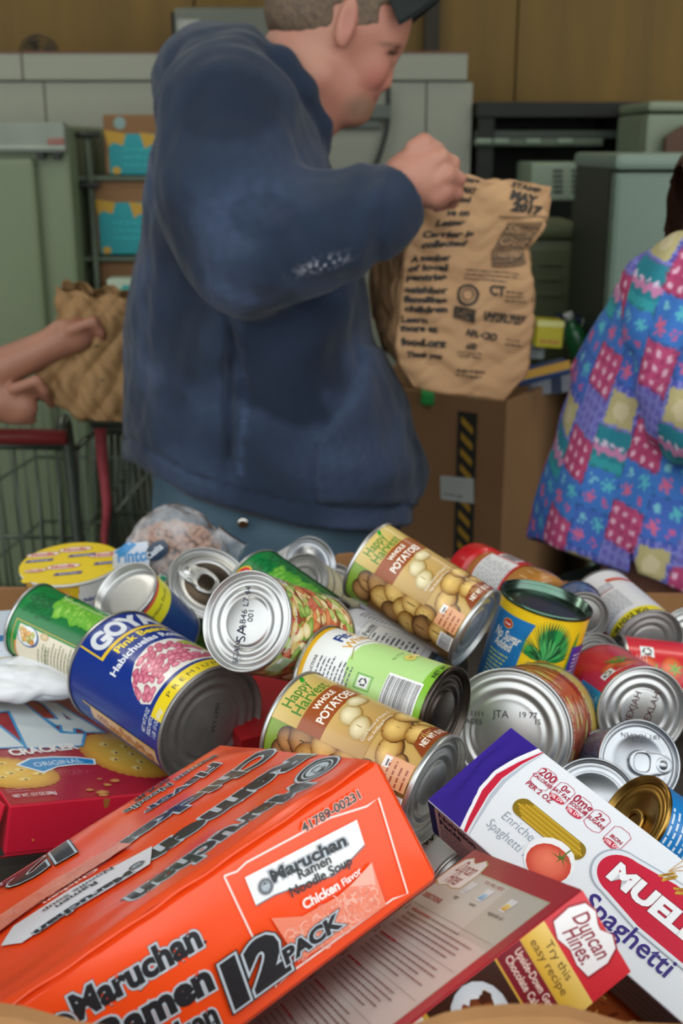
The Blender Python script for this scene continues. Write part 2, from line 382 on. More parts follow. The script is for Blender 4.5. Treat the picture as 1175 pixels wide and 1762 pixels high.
def L_veg(a, R, H):
    """leaf-green label with a recipe panel"""
    C = PI*R; y = lambda v: H-v; random.seed(5)
    a.rect(-C, .003, C, H-.003, '#0c6b32', '#0f7a38')
    for i in range(16):
        u = -.004+.004*(i % 4)+random.uniform(-.002, .002); v = .016+.0022*i
        a.blob(u+.004, y(v), .010, .0035, '#0a5528', '#128040', rot=-.6+random.uniform(-.2, .2))
    for i in range(9): a.blob(.012+random.uniform(-.004, .004), y(.012+i*.004), .005, .004, '#0a5026', '#16733a', jag=.3)
    for i in range(26):
        t = i/26; a.blob(.016+.008*math.sin(i*1.7), y(.040+.055*t), .010, .006, '#5aa32e', '#9fd05a' if i % 2 else '#7fbe45', rot=.5*math.sin(i*2.1), jag=.5, n=14)
    a.line([(.030, y(.034)), (.026, y(.038)), (.026, y(.10))], .0009, '#d6dccb'); a.line([(.030, y(.034)), (.06, y(.034))], .0009, '#d6dccb')
    a.blob(.046, y(.028), .009, .016, '#f0c02a'); a.blob(.046, y(.028), .0075, .0145, '#c62423'); a.text('Valley', .046, y(.031), .006, '#ffffff', al='C', bold=.02)
    a.blob(.032, y(.094), .005, .005, '#49b8d8')
    # recipe panel
    a.rect(-.060, y(.100), -.0165, y(.010), '#d7a93c'); a.rect(-.060, y(.0995), -.0172, y(.0108), '#128a3c'); a.rect(-.060, y(.0995), -.038, y(.0135), '#e08a3c')
    a.rect(-.060, y(.088), -.0195, y(.016), '#e6dcc2'); a.rect(-.060, y(.0995), -.0172, y(.0885), '#12843f')
    a.blob(-.029, y(.029), .0105, .013, '#3d5f8f'); a.blob(-.0285, y(.028), .0095, .0115, '#e8ecec')
    for i in range(22): a.blob(-.028+random.uniform(-.0055, .0055), y(.027+random.uniform(-.008, .008)), .0030, .0026, random.choice(['#b5662a', '#d58a3a', '#6f9a35', '#c9a355']), random.choice(['#f0c070', '#e8a85a', '#b9cf6a', '#f3e0a8']), jag=.4, n=9)
    a.blob(-.022, y(.047), .0036, .005, '#b99a6a', '#e3cfa0')
    a.lines(-.057, y(.044), .031, 3, .0048, .0009, '#4c6a45'); a.lines(-.057, y(.052), .036, 9, .0040, .0009, '#4c6a45'); a.lines(-.059, y(.091), .038, 3, .0032, .0008, '#cfe6c8')
    a.rect(.06, y(.108), C, y(.003), '#e4ddc8'); a.lines(.065, y(.02), .045, 20, .004, .0012, '#4c6a45')
def L_leaf(a, R, H):
    C = PI*R; y = lambda v: H-v; random.seed(15)
    a.rect(-C, .003, C, H-.003, '#0c6b32', '#0f7a38'); a.rect(-C, .003, C, .012, '#0a4f28')
    for i in range(14): a.blob(.030+random.uniform(-.012, .018), y(.014+.003*i), .010, .005, '#0a5528', '#128040', rot=.4)
    for i in range(40):
        t = i/40; a.blob(.014+.012*math.sin(i*1.7)+.004*t, y(.040+.060*t), .011, .006, '#3f8f2a', '#8fc850' if i % 2 else '#6fb43e', rot=.5*math.sin(i*2.1), jag=.5, n=14)
    P = [(-.020, y(.024)), (.006, y(.026)), (.003, y(.034)), (-.003, y(.088)), (-.012, y(.088))]; a.poly([(-.020, y(.024)), (.005, y(.027)), (-.003, y(.088)), (-.020, y(.088))], '#0b5c30'); a.line(P, .0011, '#c8d8a8')
    a.rect(-.012, y(.088), -.002, y(.078), '#c8d8b0'); a.blob(-.013, y(.072), .004, .005, '#49b8d8'); a.rect(-.030, y(.10), -.022, y(.03), '#c9ccd6')
    a.blob(-.002, y(.014), .013, .009, '#f0c02a'); a.blob(-.002, y(.014), .0115, .0078, '#c62423'); a.text('Valley', -.002, y(.016), .0065, '#ffffff', al='C', bold=.02)
    a.rect(.052, y(.108), C, y(.003), '#0e5a2c')
def L_mixed(a, R, H):
    C = PI*R; y = lambda v: H-v; random.seed(8)
    a.rect(-C, .003, C, H-.003, '#9a4a30')
    cols = [('#5e8a2a', '#b7d069'), ('#c5502a', '#f09a60'), ('#d0a84a', '#f3dfa0'), ('#7fae3a', '#cfe08a'), ('#b03a2a', '#e07a5a'), ('#e0c880', '#faf0c8')]
    a.cycle(24)
    for i in range(420):
        c = random.choice(cols); a.blob(random.uniform(-.075, .08), random.uniform(.008, H-.006), random.uniform(.004, .011), random.uniform(.003, .0055), c[0], c[1], rot=random.uniform(-1.5, 1.5), n=10, jag=.15)
    for i in range(9): a.blob(-.018+.0018*i, .012+.0015*i, .0022, .011, '#c79f4a', '#f4e3a2', rot=-.5, n=10)
    a.done()
    a.rect(.000, .010, .018, .028, '#c9dcae'); a.lines(.001, .0245, .015, 5, .0032, .0011, '#51704a'); a.rect(.002, .0108, .007, .015, '#ffffff')
    a.text('NET WT 15 OZ(425G)', -.040, .008, .0058, '#f4ede0', w=.036, bold=.02)
    a.rect(.030, .03, .060, .10, '#b89a86'); a.lines(.033, .095, .022, 14, .0045, .0014, '#e8ded2')
    a.rect(.058, .003, .08, H-.003, '#cdd0d4'); recycle(a, -.066, .013, .005)
def L_fit(a, R, H):
    C = PI*R; y = lambda v: H-v
    a.rect(-C, .003, C, H-.003, '#f0f1ee'); a.rect(-C, y(.0068), C, y(.003), '#eab31e')
    a.poly([(-.03, y(.066)), (-.028, y(.050)), (-.018, y(.042)), (.0, y(.038)), (.018, y(.040)), (.03, y(.046)), (.05, y(.060)), (C, y(.066)), (C, .003), (-C, .003), (-C, y(.066))], '#b7dd8c')
    a.rect(-C, .003, C, .011, '#86bf3a')
    a.text('Fit', .012, y(.0245), .012, '#1b3f86', bold=.035, w=.014); a.text('&', .0265, y(.0245), .010, '#e5b12a')
    a.text('White', .008, y(.0350), .011, '#e0a42c', w=.030, bold=.01)
    a.line([(.0, y(.041)), (.012, y(.036)), (.030, y(.041)), (.045, y(.052))], .0008, '#9a9a4a')
    a.text('INSTRUCTIONS', -.028, y(.0145), .0034, '#3a3a48', w=.022, bold=.02); a.lines(-.028, y(.0185), .026, 9, .0034, .0011, '#5a5a66')
    a.frame(-.020, y(.064), -.008, y(.051), .0005, '#2f9a48'); recycle(a, -.014, y(.0575), .0044)
    a.barcode(-.036, y(.102), .036, .028, horiz=True); 
    a.blob(.022, y(.078), .005, .0042, '#e2d069'); a.blob(.030, y(.078), .0035, .0035, '#e9dc9a'); a.text('100', .022, y(.0795), .0035, '#8a6a2a', al='C')
    a.text('Per 1/2 Cup', .012, y(.0705), .0028, '#3a6a2a'); a.text('NET WT 15 OZ', .008, y(.1065), .0052, '#2f3a2a', bold=.02)
def L_white(a, R, H):
    C = PI*R; y = lambda v: H-v
    a.rect(-C, .003, C, H-.003, '#e6e6ea'); nutrition(a, -.018, .012, .05, H*.62)
    a.barcode(-.012, y(.030), .028, .022); a.lines(.036, y(.02), .03, 16, .005, .0014, '#6a6a78'); a.lines(-.06, y(.02), .035, 16, .005, .0014, '#6a6a78')
def L_pine(a, R, H):
    C = PI*R; y = lambda v: H-v; random.seed(3)
    a.rect(-C, .003, C, H-.003, '#f2cb16'); a.rect(-.060, .003, -.003, y(.014), '#1467a8', '#1a7cc0')
    a.poly([(-.003, y(.014)), (.004, y(.014)), (-.001, y(.03)), (-.004, y(.07)), (-.006, .003), (-.012, .003)], '#1a76b8')
    a.blob(-.0235, y(.0235), .0062, .0048, '#e9b529'); a.blob(-.0235, y(.0235), .0054, .0040, '#c42a24'); a.text('Fruit', -.0235, y(.0248), .0034, '#fff', al='C', bold=.03)
    a.text('No Sugar', -.037, y(.0395), .0135, '#f6f4e6', w=.031, bold=.02, shear=.15); a.text('Added', -.034, y(.0485), .0125, '#f6f4e6', w=.021, bold=.02, shear=.15)
    a.lines(-.038, y(.0555), .027, 10, .0042, .0014, '#cdd86a')
    cx, cy = .020, y(.039)
    for i in range(34):
        t = PI*(i+.5)/34; L = .024+.009*math.sin(t); b = (cx, cy-.008+.010*abs(math.cos(t))*0)
        e = (cx+L*math.cos(t), cy+L*1.15*math.sin(t)-.004); m = ((b[0]+e[0])/2-.0022*math.sin(t), (b[1]+e[1])/2+.0022); m2 = ((b[0]+e[0])/2+.0022*math.sin(t), (b[1]+e[1])/2-.0022)
        a.poly([b, m2, e, m], random.choice(['#14783a', '#0e5c2e', '#2f9a4a']))
    for i in range(22):
        t = PI*(i+.5)/22; L = .016; e = (cx+L*math.cos(t), cy+L*1.2*math.sin(t)-.002)
        a.poly([(cx-.001, cy-.010), (cx+L*.5*math.cos(t)+.0018, cy+L*.5*math.sin(t)-.004), e, (cx+L*.5*math.cos(t)-.0018, cy+L*.5*math.sin(t))], random.choice(['#1e8a48', '#0e4f2a', '#4cb060']))
    a.blob(cx, cy-.026, .015, .020, '#a97a1c', '#e0b83a')
    for i in range(8):
        for j in range(7): a.blob(cx-.013+.0038*j+(.0019 if i % 2 else 0), cy-.012-.0045*i, .0017, .0019, '#8a6414', '#f0d870', n=8, same=i+j > 0)
    a.poly([(.040, .003), (.044, .003), (.052, y(.05)), (.050, y(.014)), (.046, y(.03))], '#3f9a3a'); a.rect(.046, .003, .075, y(.030), '#3d3aa0')
    a.lines(.052, y(.04), .02, 12, .004, .0015, '#dfe0f0')
def L_carrot(a, R, H):
    C = PI*R; y = lambda v: H-v; random.seed(4)
    a.rect(-C, .003, C, H-.003, '#c25a26')
    a.cycle(16)
    for i in range(120):
        c = random.choice([('#a8401c', '#e88a4a'), ('#c25a20', '#f0a060'), ('#8a3018', '#c8603a'), ('#c09a3a', '#e8d080')])
        a.blob(random.uniform(-C, C), random.uniform(.01, H*.72), random.uniform(.006, .012), random.uniform(.004, .006), c[0], c[1], rot=random.uniform(-.5, .5), n=12)
    a.done(); a.rect(-C, y(.026), C, y(.003), '#bfb45e'); a.rect(-.01, y(.026), .06, y(.003), '#c9a84a')
    a.rect(-C, y(.034), C, y(.026), '#d9cf8e'); a.rect(-C, y(.044), C, y(.038), '#b8302a')
    a.text('SLICED CARROTS', .0, y(.034), .0085, '#b5451c', al='C', w=.08, bold=.03)
    a.text('NET WT 29 OZ (1 LB 13 OZ) 822g', .0, .009, .0052, '#f3e6c8', al='C', w=.085, bold=.02)
    a.rect(.052, .003, .10, H-.003, '#d8b890'); a.lines(.056, y(.03), .03, 16, .004, .0014, '#8a5a3a')
def L_tomato(a, R, H):
    C = PI*R; y = lambda v: H-v
    a.rect(-C, .003, C, H-.003, '#cf2233'); a.rect(-C, .003, -.020, H-.003, '#e7e3df')
    a.rect(-.040, .004, -.012, .055, '#1d8fc0'); a.lines(-.036, .05, .02, 10, .0042, .0013, '#d8e8f0')
    a.blob(-.030, .078, .007, .010, '#8a1a24', '#d04a4a'); a.text('Heart', -.030, .077, .005, '#f0d0d0', al='C')
    for x, v, rx, ry in ((.012, .030, .012, .007), (.026, .042, .015, .008), (.028, .022, .014, .009)): a.blob(x, v, rx, ry, '#a83a1c', '#e8703a', rot=.2, hy=.3)
    for i in range(16): a.blob(.014+random.uniform(0, .018), random.uniform(.028, .046), .0045, .0012, '#3f7a24', '#7fae3a', rot=random.uniform(-1, 1.5), n=8)
    recycle(a, .004, .018, .0062); a.text('NET WT 14.5 OZ', .010, .010, .0046, '#f0d8d8', w=.03)
def L_tomato2(a, R, H):
    """label whose top faces left of the viewer, tomatoes and peppers"""
    C = PI*R
    a.rect(-C, .003, C, H-.003, '#d8232f'); a.rect(.050, .003, C, H-.003, '#dfe0e4'); a.rect(.050, .003, .056, H-.003, '#3a78b0')
    recycle(a, .004, H-.022, .0066)
    for x, v, rx, ry in ((-.014, H-.022, .013, .010), (-.012, H-.045, .013, .011), (-.030, H-.034, .012, .012)): a.blob(x, v, rx, ry, '#c8321c', '#f08048', hy=.3, hx=.2)
    for x, v in ((-.012, H-.048), (-.016, H-.030)):
        for k in range(6): a.blob(x+.003*math.cos(k), v+.003*math.sin(k), .0045, .0011, '#4f8a2a', '#a0c850', rot=k*1.05, n=8, same=k > 0)
    a.rect(-.027, H-.040, -.018, H-.032, '#c8d83a'); a.lines(-.010, H-.012, .01, 4, .003, .0011, '#f0c0b8')
    for i in range(5): a.blob(-.036-.002*i, H-.05-.010*i, .009, .007, '#c9a83a' if i % 2 else '#2f8a3a', '#f7efc0' if i % 2 else '#6fc05a', rot=.5*i)
def L_more(a, R, H):
    C = PI*R; y = lambda v: H-v
    a.rect(-C, .003, C, H-.003, '#e4e2e2'); a.rect(-C, y(.0165), C, y(.003), '#f0dc1c')
    a.text('FOR EVEN MORE!', .0, y(.0125), .0105, '#2a2a24', al='C', w=.060, bold=.035)
    a.lines(-.022, y(.026), .042, 11, .0036, .0013, '#7a7c84', ragged=.1); a.lines(-.022, y(.070), .040, 4, .0036, .0013, '#7a7c84')
    a.text('ingredients', -.020, y(.0685), .004, '#b8452a', bold=.02)
    a.rect(.022, y(.044), .045, y(.0165), '#b31c2c'); a.blob(.033, y(.030), .006, .008, '#c8963a', '#f0c878')
    for i in range(5): a.blob(.026+random.uniform(-.006, .012), y(.050+random.uniform(-.003, .008)), .004, .003, '#c08a4a', '#ecc890', jag=.3, n=9)
    a.rect(.020, y(.056), .034, y(.050), '#9ad0e0')
    recycle(a, .010, y(.090), .0036); a.rect(.018, y(.094), .023, y(.087), '#3a3a9a'); a.frame(.025, y(.094), .031, y(.087), .0006, '#4ab0d8')
    a.rect(-.05, y(.088), -.02, y(.082), '#d85a3a')
def L_navy(a, R, H):
    C = PI*R
    a.rect(-C, .002, C, H-.002, '#1c3f73'); a.lines(-.05, H-.01, .09, int(H/.004)-4, .004, .0014, '#9fb4d0'); a.rect(-C, H-.006, C, H-.002, '#2f5a9a')
def L_blue(a, R, H):
    C = PI*R
    a.rect(-C, .002, C, H-.002, '#1c7fc8'); a.rect(-C, .002, -.012, H-.002, '#eef0f4'); a.lines(-.008, H-.008, .045, int(H/.005)-2, .005, .0018, '#dbe9f6')
    a.barcode(-.038, .008, .022, H*.75, horiz=True, c='#3a3a70')
def L_yellow(a, R, H):
    C = PI*R
    a.rect(-C, .002, C, H-.002, '#24407c'); a.rect(-C, H-.008, C, H-.002, '#e0574a'); a.rect(-C, H-.030, C, H-.008, '#e9e12c'); a.text('Nutrition Facts', -.01, H-.020, .0068, '#3a3a2a', w=.044, bold=.01)
def L_green(a, R, H):
    C = PI*R; a.rect(-C, .002, C, H-.002, '#3f8a3f'); a.rect(-C, H-.02, C, H-.012, '#b8c83a'); a.lines(-.03, H*.6, .06, 10, .005, .0016, '#dfe8c8')
def L_cream(a, R, H):
    C = PI*R; a.rect(-C, .002, C, H-.002, '#cfc7a2'); a.rect(-C, H-.022, C, H-.019, '#5a5a4a'); a.rect(-C, H*.5, C, H*.53, '#5a5a4a'); a.lines(-.03, H*.45, .06, 8, .005, .0016, '#5a6a4a')
def L_lilac(a, R, H):
    C = PI*R; a.rect(-C, .002, C, H-.002, '#d5d3e2'); a.lines(-.03, H*.85, .06, 16, .005, .0014, '#8a88a4')
def L_noir(a, R, H):
    C = PI*R; a.rect(-C, .002, C, H-.002, '#e6e8e4'); a.rect(-C, H*.55, C, H*.56, '#30343a'); a.rect(-C, H*.75, C, H-.002, '#b8442e'); a.rect(-C, H*.7, C, H*.77, '#7fae3a')
    a.text('NET WT', .0, H*.36, .010, '#202028', bold=.03, al='C'); a.lines(-.03, H*.66, .06, 2, .006, .0016, '#60646a')
    a.text('STOCK', -.03, H*.58, .011, '#1c2c50', bold=.03)

# ------------------------------------------------------------------ cans
NU = 96
def end_profile(R, kind, s):
    """(r,z) of a stamped can end seen from outside, z up to 0 at the rim's top"""
    r = R+.0012
    if kind == 'pull':
        q = [(r, -.0035), (r+.0002, -.0018), (r, -.0004), (r-.0008, 0), (r-.0016, -.0004), (r-.0024, -.0045), (r-.0036, -.0052), (r-.0050, -.0040), (r-.0062, -.0028), (r-.0078, -.0036), (r-.0092, -.0028), (R*.62, -.0030), (R*.60, -.0036), (.0001, -.0036)]
    elif kind == 'flat':
        q = [(r, -.0035), (r+.0002, -.0018), (r, -.0004), (r-.0008, 0), (r-.0016, -.0004), (r-.0026, -.0050), (r-.0036, -.0055), (r-.0055, -.0045), (R*.74, -.0043), (R*.72, -.0050), (R*.70, -.0043), (.0001, -.0042)]
    elif kind == 'open':
        q = [(r, -.0035), (r+.0002, -.0018), (r, -.0004), (r-.0008, 0), (r-.0016, -.0004), (r-.0026, -.0085), (r-.0040, -.0095), (r-.0060, -.0085), (R*.6, -.0083), (.0001, -.0083)]
    else:
        q = [(r, -.0035), (r+.0002, -.0018), (r, -.0004), (r-.0008, 0), (r-.0016, -.0004), (r-.0024, -.0048), (r-.0034, -.0054), (r-.0046, -.0046), (r-.0062, -.0040)]
        r0 = r-.0062; r1 = R*.52
        for i in range(1, 13):
            t = i/12; nr = 2 if R > .045 else 1.5; q.append((r0+(r1-r0)*t, -.0036+.0008*math.cos(t*nr*2*PI)-.0004*t))
        q += [(R*.50, -.0034), (R*.46, -.0028), (.0001, -.0028)]
    return [(max(a, .00005), b) for a, b in q]
def pull_tab(parent, z, R, m, ang, flip=1):
    """ring pull with rivet, lying flat on an end; ang turns it"""
    L = R*1.10; w = R*.33
    out = []; 
    for k in range(40):
        t = 2*PI*k/40; ww = w*(1 if math.cos(t) < 0 else .80); out.append((L/2*math.copysign(abs(math.cos(t))**.72, math.cos(t)), ww*math.copysign(abs(math.sin(t))**.8, math.sin(t))))
    hole = [(-L*.20+w*.62*math.copysign(abs(math.cos(t))**.7, math.cos(t))*1.0, w*.66*math.copysign(abs(math.sin(t))**.7, math.sin(t))) for t in np.arange(40)*2*PI/40]
    h = .0012; V = []; Fc = []
    rings = [[(x, y, 0) for x, y in out], [(x, y, h) for x, y in out], [(x*.95, y*.9, h*1.4) for x, y in out], [(a*1.12-(-L*.20)*.12, b*1.12, h*1.4) for a, b in hole], [(a, b, h) for a, b in hole], [(a, b, 0) for a, b in hole]]
    for r_ in rings: V += r_
    for i in range(5):
        for k in range(40): Fc.append((i*40+k, i*40+(k+1) % 40, (i+1)*40+(k+1) % 40, (i+1)*40+k))
    V1, F1 = lathe([(w*.58, h*1.4), (w*.52, h*1.9), (w*.42, h*1.5), (w*.34, h*1.5), (w*.28, h*2.4), (.0001, h*2.5)], 24, False, False)
    V1 = [(x+L*.28, y, z_) for x, y, z_ in V1]
    V, Fc = join([(V, Fc), (V1, F1)])
    ca, sa = math.cos(ang), math.sin(ang)
    V = [((x+R*.30)*ca-y*sa, (x+R*.30)*sa+y*ca, z+(q+.0006)*flip) for x, y, q in V]
    if flip < 0: Fc = [tuple(reversed(f)) for f in Fc]
    me = mesh(V, Fc); return link('pull_tab', me, m, parent, local=True)
def solve_axis(pn, pf, dn, L, far=True):
    A = atd(*pn, dn); q = FW+(pf[0]-CX)/F*RT+(CY-pf[1])/F*UP
    a = q@q; b = 2*q@(CAM-A); c = (CAM-A)@(CAM-A)-L*L; D = b*b-4*a*c
    d = (-b+math.sqrt(max(D, 0))*(1 if far else -1))/(2*a)
    B = CAM+d*q; return A, A+(B-A)/np.linalg.norm(B-A)*L
def frame_M(o, z, roll=0):
    z = z/np.linalg.norm(z); v = CAM-o; n = v-(v@z)*z; n /= np.linalg.norm(n); r = np.cross(z, n)
    c, s = math.cos(roll), math.sin(roll); x = n*c+r*s; y = np.cross(z, x)
    return Matrix(((x[0], y[0], z[0], o[0]), (x[1], y[1], z[1], o[1]), (x[2], y[2], z[2], o[2]), (0, 0, 0, 1)))
def add_can(label, near, far, dn, D, L, art, near_top=False, u0=0, ends=('rings', 'rings'), em=None, tabang=0, stamp=None, name='food_can', farroot=True, group=None, clear=False, em2=None, flip=False, s=1, tabdir=None, disc=None, Ln=None):
    """near/far: pixels of the end centres, dn: distance of the near one; ends = (near, far)"""
    D *= s; A, B = solve_axis(near, far, dn*s, L*s, farroot); R = D/2; L0 = L; L = L*s
    bot, top = (B, A) if near_top else (A, B)
    root = thing(name, label, 'can', group=group, M=frame_M(bot, top-bot, u0/R))
    tin = M_tin()
    prof = [(R-.0014, .0030), (R-.0004, .0042), (R-.0004, L-.0042), (R-.0014, L-.0030)]
    link('can_body', mesh(*lathe(prof, NU, False, False)), tin, root, local=True)
    for which, kd, mm in ((near_top, ends[0], em or tin), (not near_top, ends[1], em2 or tin)):
        p = end_profile(R, kd, 1); z0, sg = (L, 1) if which else (0, -1)
        V, Fc = lathe([(r, z0+sg*z) for r, z in p], NU, False, False)
        if sg < 0: Fc = [tuple(reversed(f)) for f in Fc]
        Fc = [tuple(reversed(f)) for f in Fc]
        e = link('can_end', mesh(V, Fc), mm, root, local=True)
        if disc and which == near_top:
            V, Fc = lathe([(R*.80, z0-sg*.0024), (R*.78, z0-sg*.0030), (.0001, z0-sg*.0031)], 64, False, False); link('reflection_disc', mesh(V, Fc), disc, e, local=True)  # disc added to carry a reflection as colour
        if kd == 'pull':
            if tabdir:
                tv = RT*tabdir[0]-UP*tabdir[1]; Mr = np.array(root.matrix_world)[:3, :3] if False else np.array(root.matrix_basis)[:3, :3]; tl = Mr.T@tv; tabang = math.atan2(tl[1], tl[0])
            t = pull_tab(e, z0-sg*.0036, R, mm if mm is not M_dtin() else M_alu(), tabang, sg)
            if sg: pass
    a = Art(); art(a, R/s, Ln or L0)
    for i in range(len(a.V)): a.V[i] = np.asarray(a.V[i])*np.array([s, s*L0/(Ln or L0)])
    if flip:
        for i in range(len(a.V)): a.V[i] = np.stack([-a.V[i][:, 0], L-a.V[i][:, 1]], 1)
    du = 2*PI*R/NU
    a.build('paper_label', cylmap(R), M_print(), root, du=du)
    if stamp:   # ink stamp on the near end: list of (text, x, y, size, rot, colour)
        s = Art(); zz = (L-.0024) if near_top else .0024
        for t, x, y, h, r, c in stamp: s.text(t, x, y, h, c, rot=r, al='C', bold=.0)
        # x,y in the frame seen by the viewer: right / up on the end
        zc = np.array(top-bot)/L; nn = zc if near_top else -zc
        upv = UP-(UP@nn)*nn; upv /= np.linalg.norm(upv); rtv = np.cross(upv, nn)
        o = (top-nn*.0027) if near_top else (bot-nn*.0027)
        s.build('date_stamp', flatmap(o, rtv, upv, nn), mat('stamp_ink', rough=.5, attr=True), root, local=False, base=.00012)
    return root, A, B

# ------------------------------------------------------------------ cardboard bin that holds the heap
def M_card(): return mat('corrugated_card', '#a87a4c', .8, noise=(14, '#8d6238', .25), bump=(90, .12, .001))
def hexa(P, b=0.0, seg=3, sub=0):
    """box from 8 corners: 0..3 bottom loop, 4..7 the loop above"""
    bm = bmesh.new(); v = [bm.verts.new(tuple(p)) for p in P]
    for f in ((3, 2, 1, 0), (4, 5, 6, 7), (0, 1, 5, 4), (1, 2, 6, 5), (2, 3, 7, 6), (3, 0, 4, 7)): bm.faces.new([v[i] for i in f])
    bmesh.ops.recalc_face_normals(bm, faces=bm.faces[:])
    if b: bmesh.ops.bevel(bm, geom=bm.edges[:], offset=b, segments=seg, affect='EDGES', profile=.55)
    return bm
BX0, BX1, BY0, BY1 = -.66, .74, .365, 1.37
gay = thing('cardboard_bin', 'big open cardboard bin heaped with groceries, nearest to the viewer', 'box', loc=(0, .85, 0))
def rim(x, y0):  # height of the rim, sagging and lifting a little
    return y0+.004*math.sin(x*9)+.003*math.sin(x*23+1)
def bin_wall(name, p0, p1, z0, z1, t=.007, n=40, zf=None):
    p0 = np.array(p0); p1 = np.array(p1); d = (p1-p0)/np.linalg.norm(p1-p0); nn = np.array([-d[1], d[0]])*t
    V = []; Fc = []
    for i in range(n+1):
        q = p0+(p1-p0)*i/n; zt = (zf(q[0], q[1]) if zf else z1)
        V += [(*q, z0), (*q, zt), (*(q+nn), zt), (*(q+nn), z0)]
    for i in range(n):
        for k in range(4): Fc.append((i*4+k, i*4+(k+1) % 4, i*4+4+(k+1) % 4, i*4+4+k))
    Fc += [(0, 1, 2, 3), (n*4+3, n*4+2, n*4+1, n*4)]
    me = mesh(V, Fc); bm = bmesh.new(); bm.from_mesh(me); bmesh.ops.recalc_face_normals(bm, faces=bm.faces[:]); bm.to_mesh(me); bm.free()
    return link(name, me, M_card(), gay, smooth=False)
def zfront(x, y):
    f = lambda py: 1.55-BY0*math.tan(PITCH+math.atan((py-CY)/F)); px = CX+F*x/.445
    z = f(np.interp(px, [-400, 0, 60, 110, 200, 700, 760, 830, 900, 1000, 1060, 1300], [1742, 1746, 1758, 1778, 1790, 1790, 1766, 1752, 1748, 1752, 1780, 1790]))
    return z
bin_wall('side_panel', (BX0, BY0), (BX1, BY0), 0.002, 1.1, zf=zfront, n=120)
ZB = 1.55-BY1*math.tan(PITCH+math.atan((1002-CY)/F))
def zback(x, y):
    px = CX+F*x/(BY1*1.06); return 1.55-BY1*math.tan(PITCH+math.atan((np.interp(px, [540, 562, 580, 612, 640, 720, 742, 780, 800, 955, 965, 985, 1000], [1010, 965, 953, 950, 1005, 1005, 957, 962, 1010, 1015, 1000, 1000, 1020])-CY)/F))
bin_wall('side_panel', (BX1, BY1), (BX0, BY1), 0.002, ZB, zf=zback, n=160)
bin_wall('side_panel', (BX0, BY1), (BX0, BY0), 0.002, 1.1, zf=lambda x, y: ZB+(BY1-y)*.06)
bin_wall('side_panel', (BX1, BY0), (BX1, BY1), 0.002, 1.1, zf=lambda x, y: ZB+(BY1-y)*.06)
# rough cardboard sheet the heap lies on
bm = bmesh.new(); bmesh.ops.create_grid(bm, x_segments=60, y_segments=50, size=.5)
for v in bm.verts:
    x = v.co.x*(BX1-BX0-.02)+(BX0+BX1)/2; y = v.co.y*(BY1-BY0-.02)+(BY0+BY1)/2
    v.co = (x, y, .966+.008*math.sin(9*x+3*y)+.008*math.sin(17*y-5*x))
link('liner_sheet', bm_done(bm), mat('liner_board', '#4a443c', .85, noise=(12, '#2f2b27', .3), wood=(1, 14, 1)), gay)

# ------------------------------------------------------------------ cans of the heap
INK = '#3a4a8a'; RED = '#b8283a'; GRY = '#5a5a62'
group_p = 'cans of whole potatoes'
add_can('upper can with potatoes on its cream and brown label, beside the pineapple can', (820, 1082), (633, 963), 1.055, .078, .124, L_potato, Ln=.112, u0=.021, group=group_p, em=M_tin(), s=0.99)
add_can('lower can with potatoes on its cream and brown label, right behind the orange noodle pack', (750, 1362), (505, 1243), .80, .079, .124, L_potato, Ln=.112, u0=.026, group=group_p, stamp=[('BEST BY', .004, -.004, .006, -.5, GRY), ('D3SF', -.012, -.008, .006, -.5, GRY)])
add_can('large blue can of pink beans with a yellow band', (366, 1250), (203, 1145), .957, .103, .140, L_beans, Ln=.119, u0=0, em=M_gend(), stamp=[('M/Y-LMH', .006, .006, .0065, PI/2, '#3a3a40')])
add_can('green can with leafy vegetables and a recipe panel, left of the blue bean can', (207, 1140), (52, 1066), 1.14, .077, .113, L_veg, u0=.012, s=0.944)
add_can('can of mixed vegetables showing its ringed grey end with blue ink stamp', (422, 1068), (541, 1100), .885, .076, .111, L_mixed, u0=0.02, em=M_tin(), s=1.025,
        stamp=[('SA', .000, -.010, .012, PI/2+.05, INK), ('AB46 L7.44', -.001, .010, .0075, PI/2-.05, INK), ('001', .005, .004, .007, PI/2, INK), ('SCAN', -.004, -.025, .007, PI/2, INK)])
add_can('ring pull can with a dark reflection coloured into its top, standing behind the can with the blue stamp', (361, 1003), (318, 1082), 1.19, .084, .10, L_veg, near_top=True, u0=.006, ends=('pull', 'rings'), disc=mat('dark_reflection', '#4e4236', .3, .8, noise=(50, '#352c24', .3)), tabdir=(-.85, -.5), s=1.029)  # dark reflection in the lid is painted as a brown disc
add_can('can with yellow and red striped label, sunken silver end up, beside the noodle bowl', (214, 1019), (294, 1096), 1.09, .065, .085, L_yellow, near_top=True, ends=('open', 'rings'), s=1.031)
add_can('leaf green can lying between the blue stamped can and the upper potato can', (559, 1093), (437, 1003), 1.15, .077, .112, L_leaf, u0=0, em=M_gend(), s=0.997)
add_can('white labelled can with black print at the back of the heap', (537, 968), (478, 1000), 1.36, .062, .09, L_white, u0=.01, ends=('flat', 'rings'), em=M_alu(), s=0.983)
add_can('small cream can with dull grey end, behind the leaf green can', (517, 1000), (577, 1040), 1.26, .062, .09, L_cream, near_top=True, em=M_gend(), s=0.984)
add_can('can with pale lilac label lying at the back rim of the bin', (565, 1022), (640, 1062), 1.30, .070, .10, L_lilac, near_top=True, s=1.051)
add_can('white can with nutrition table, wedged under the upper potato can', (765, 1172), (596, 1110), 1.08, .077, .118, L_white, u0=.0, ends=('flat', 'rings'), em=M_alu(), s=1.012)
add_can('green and white can of beans with barcode and recycling mark', (768, 1231), (550, 1152), .885, .073, .120, L_fit, Ln=.111, u0=.016, em=mat('brown_end', '#5f564f', .34, 1, noise=(80, '#4a423c', .3)), s=0.991)
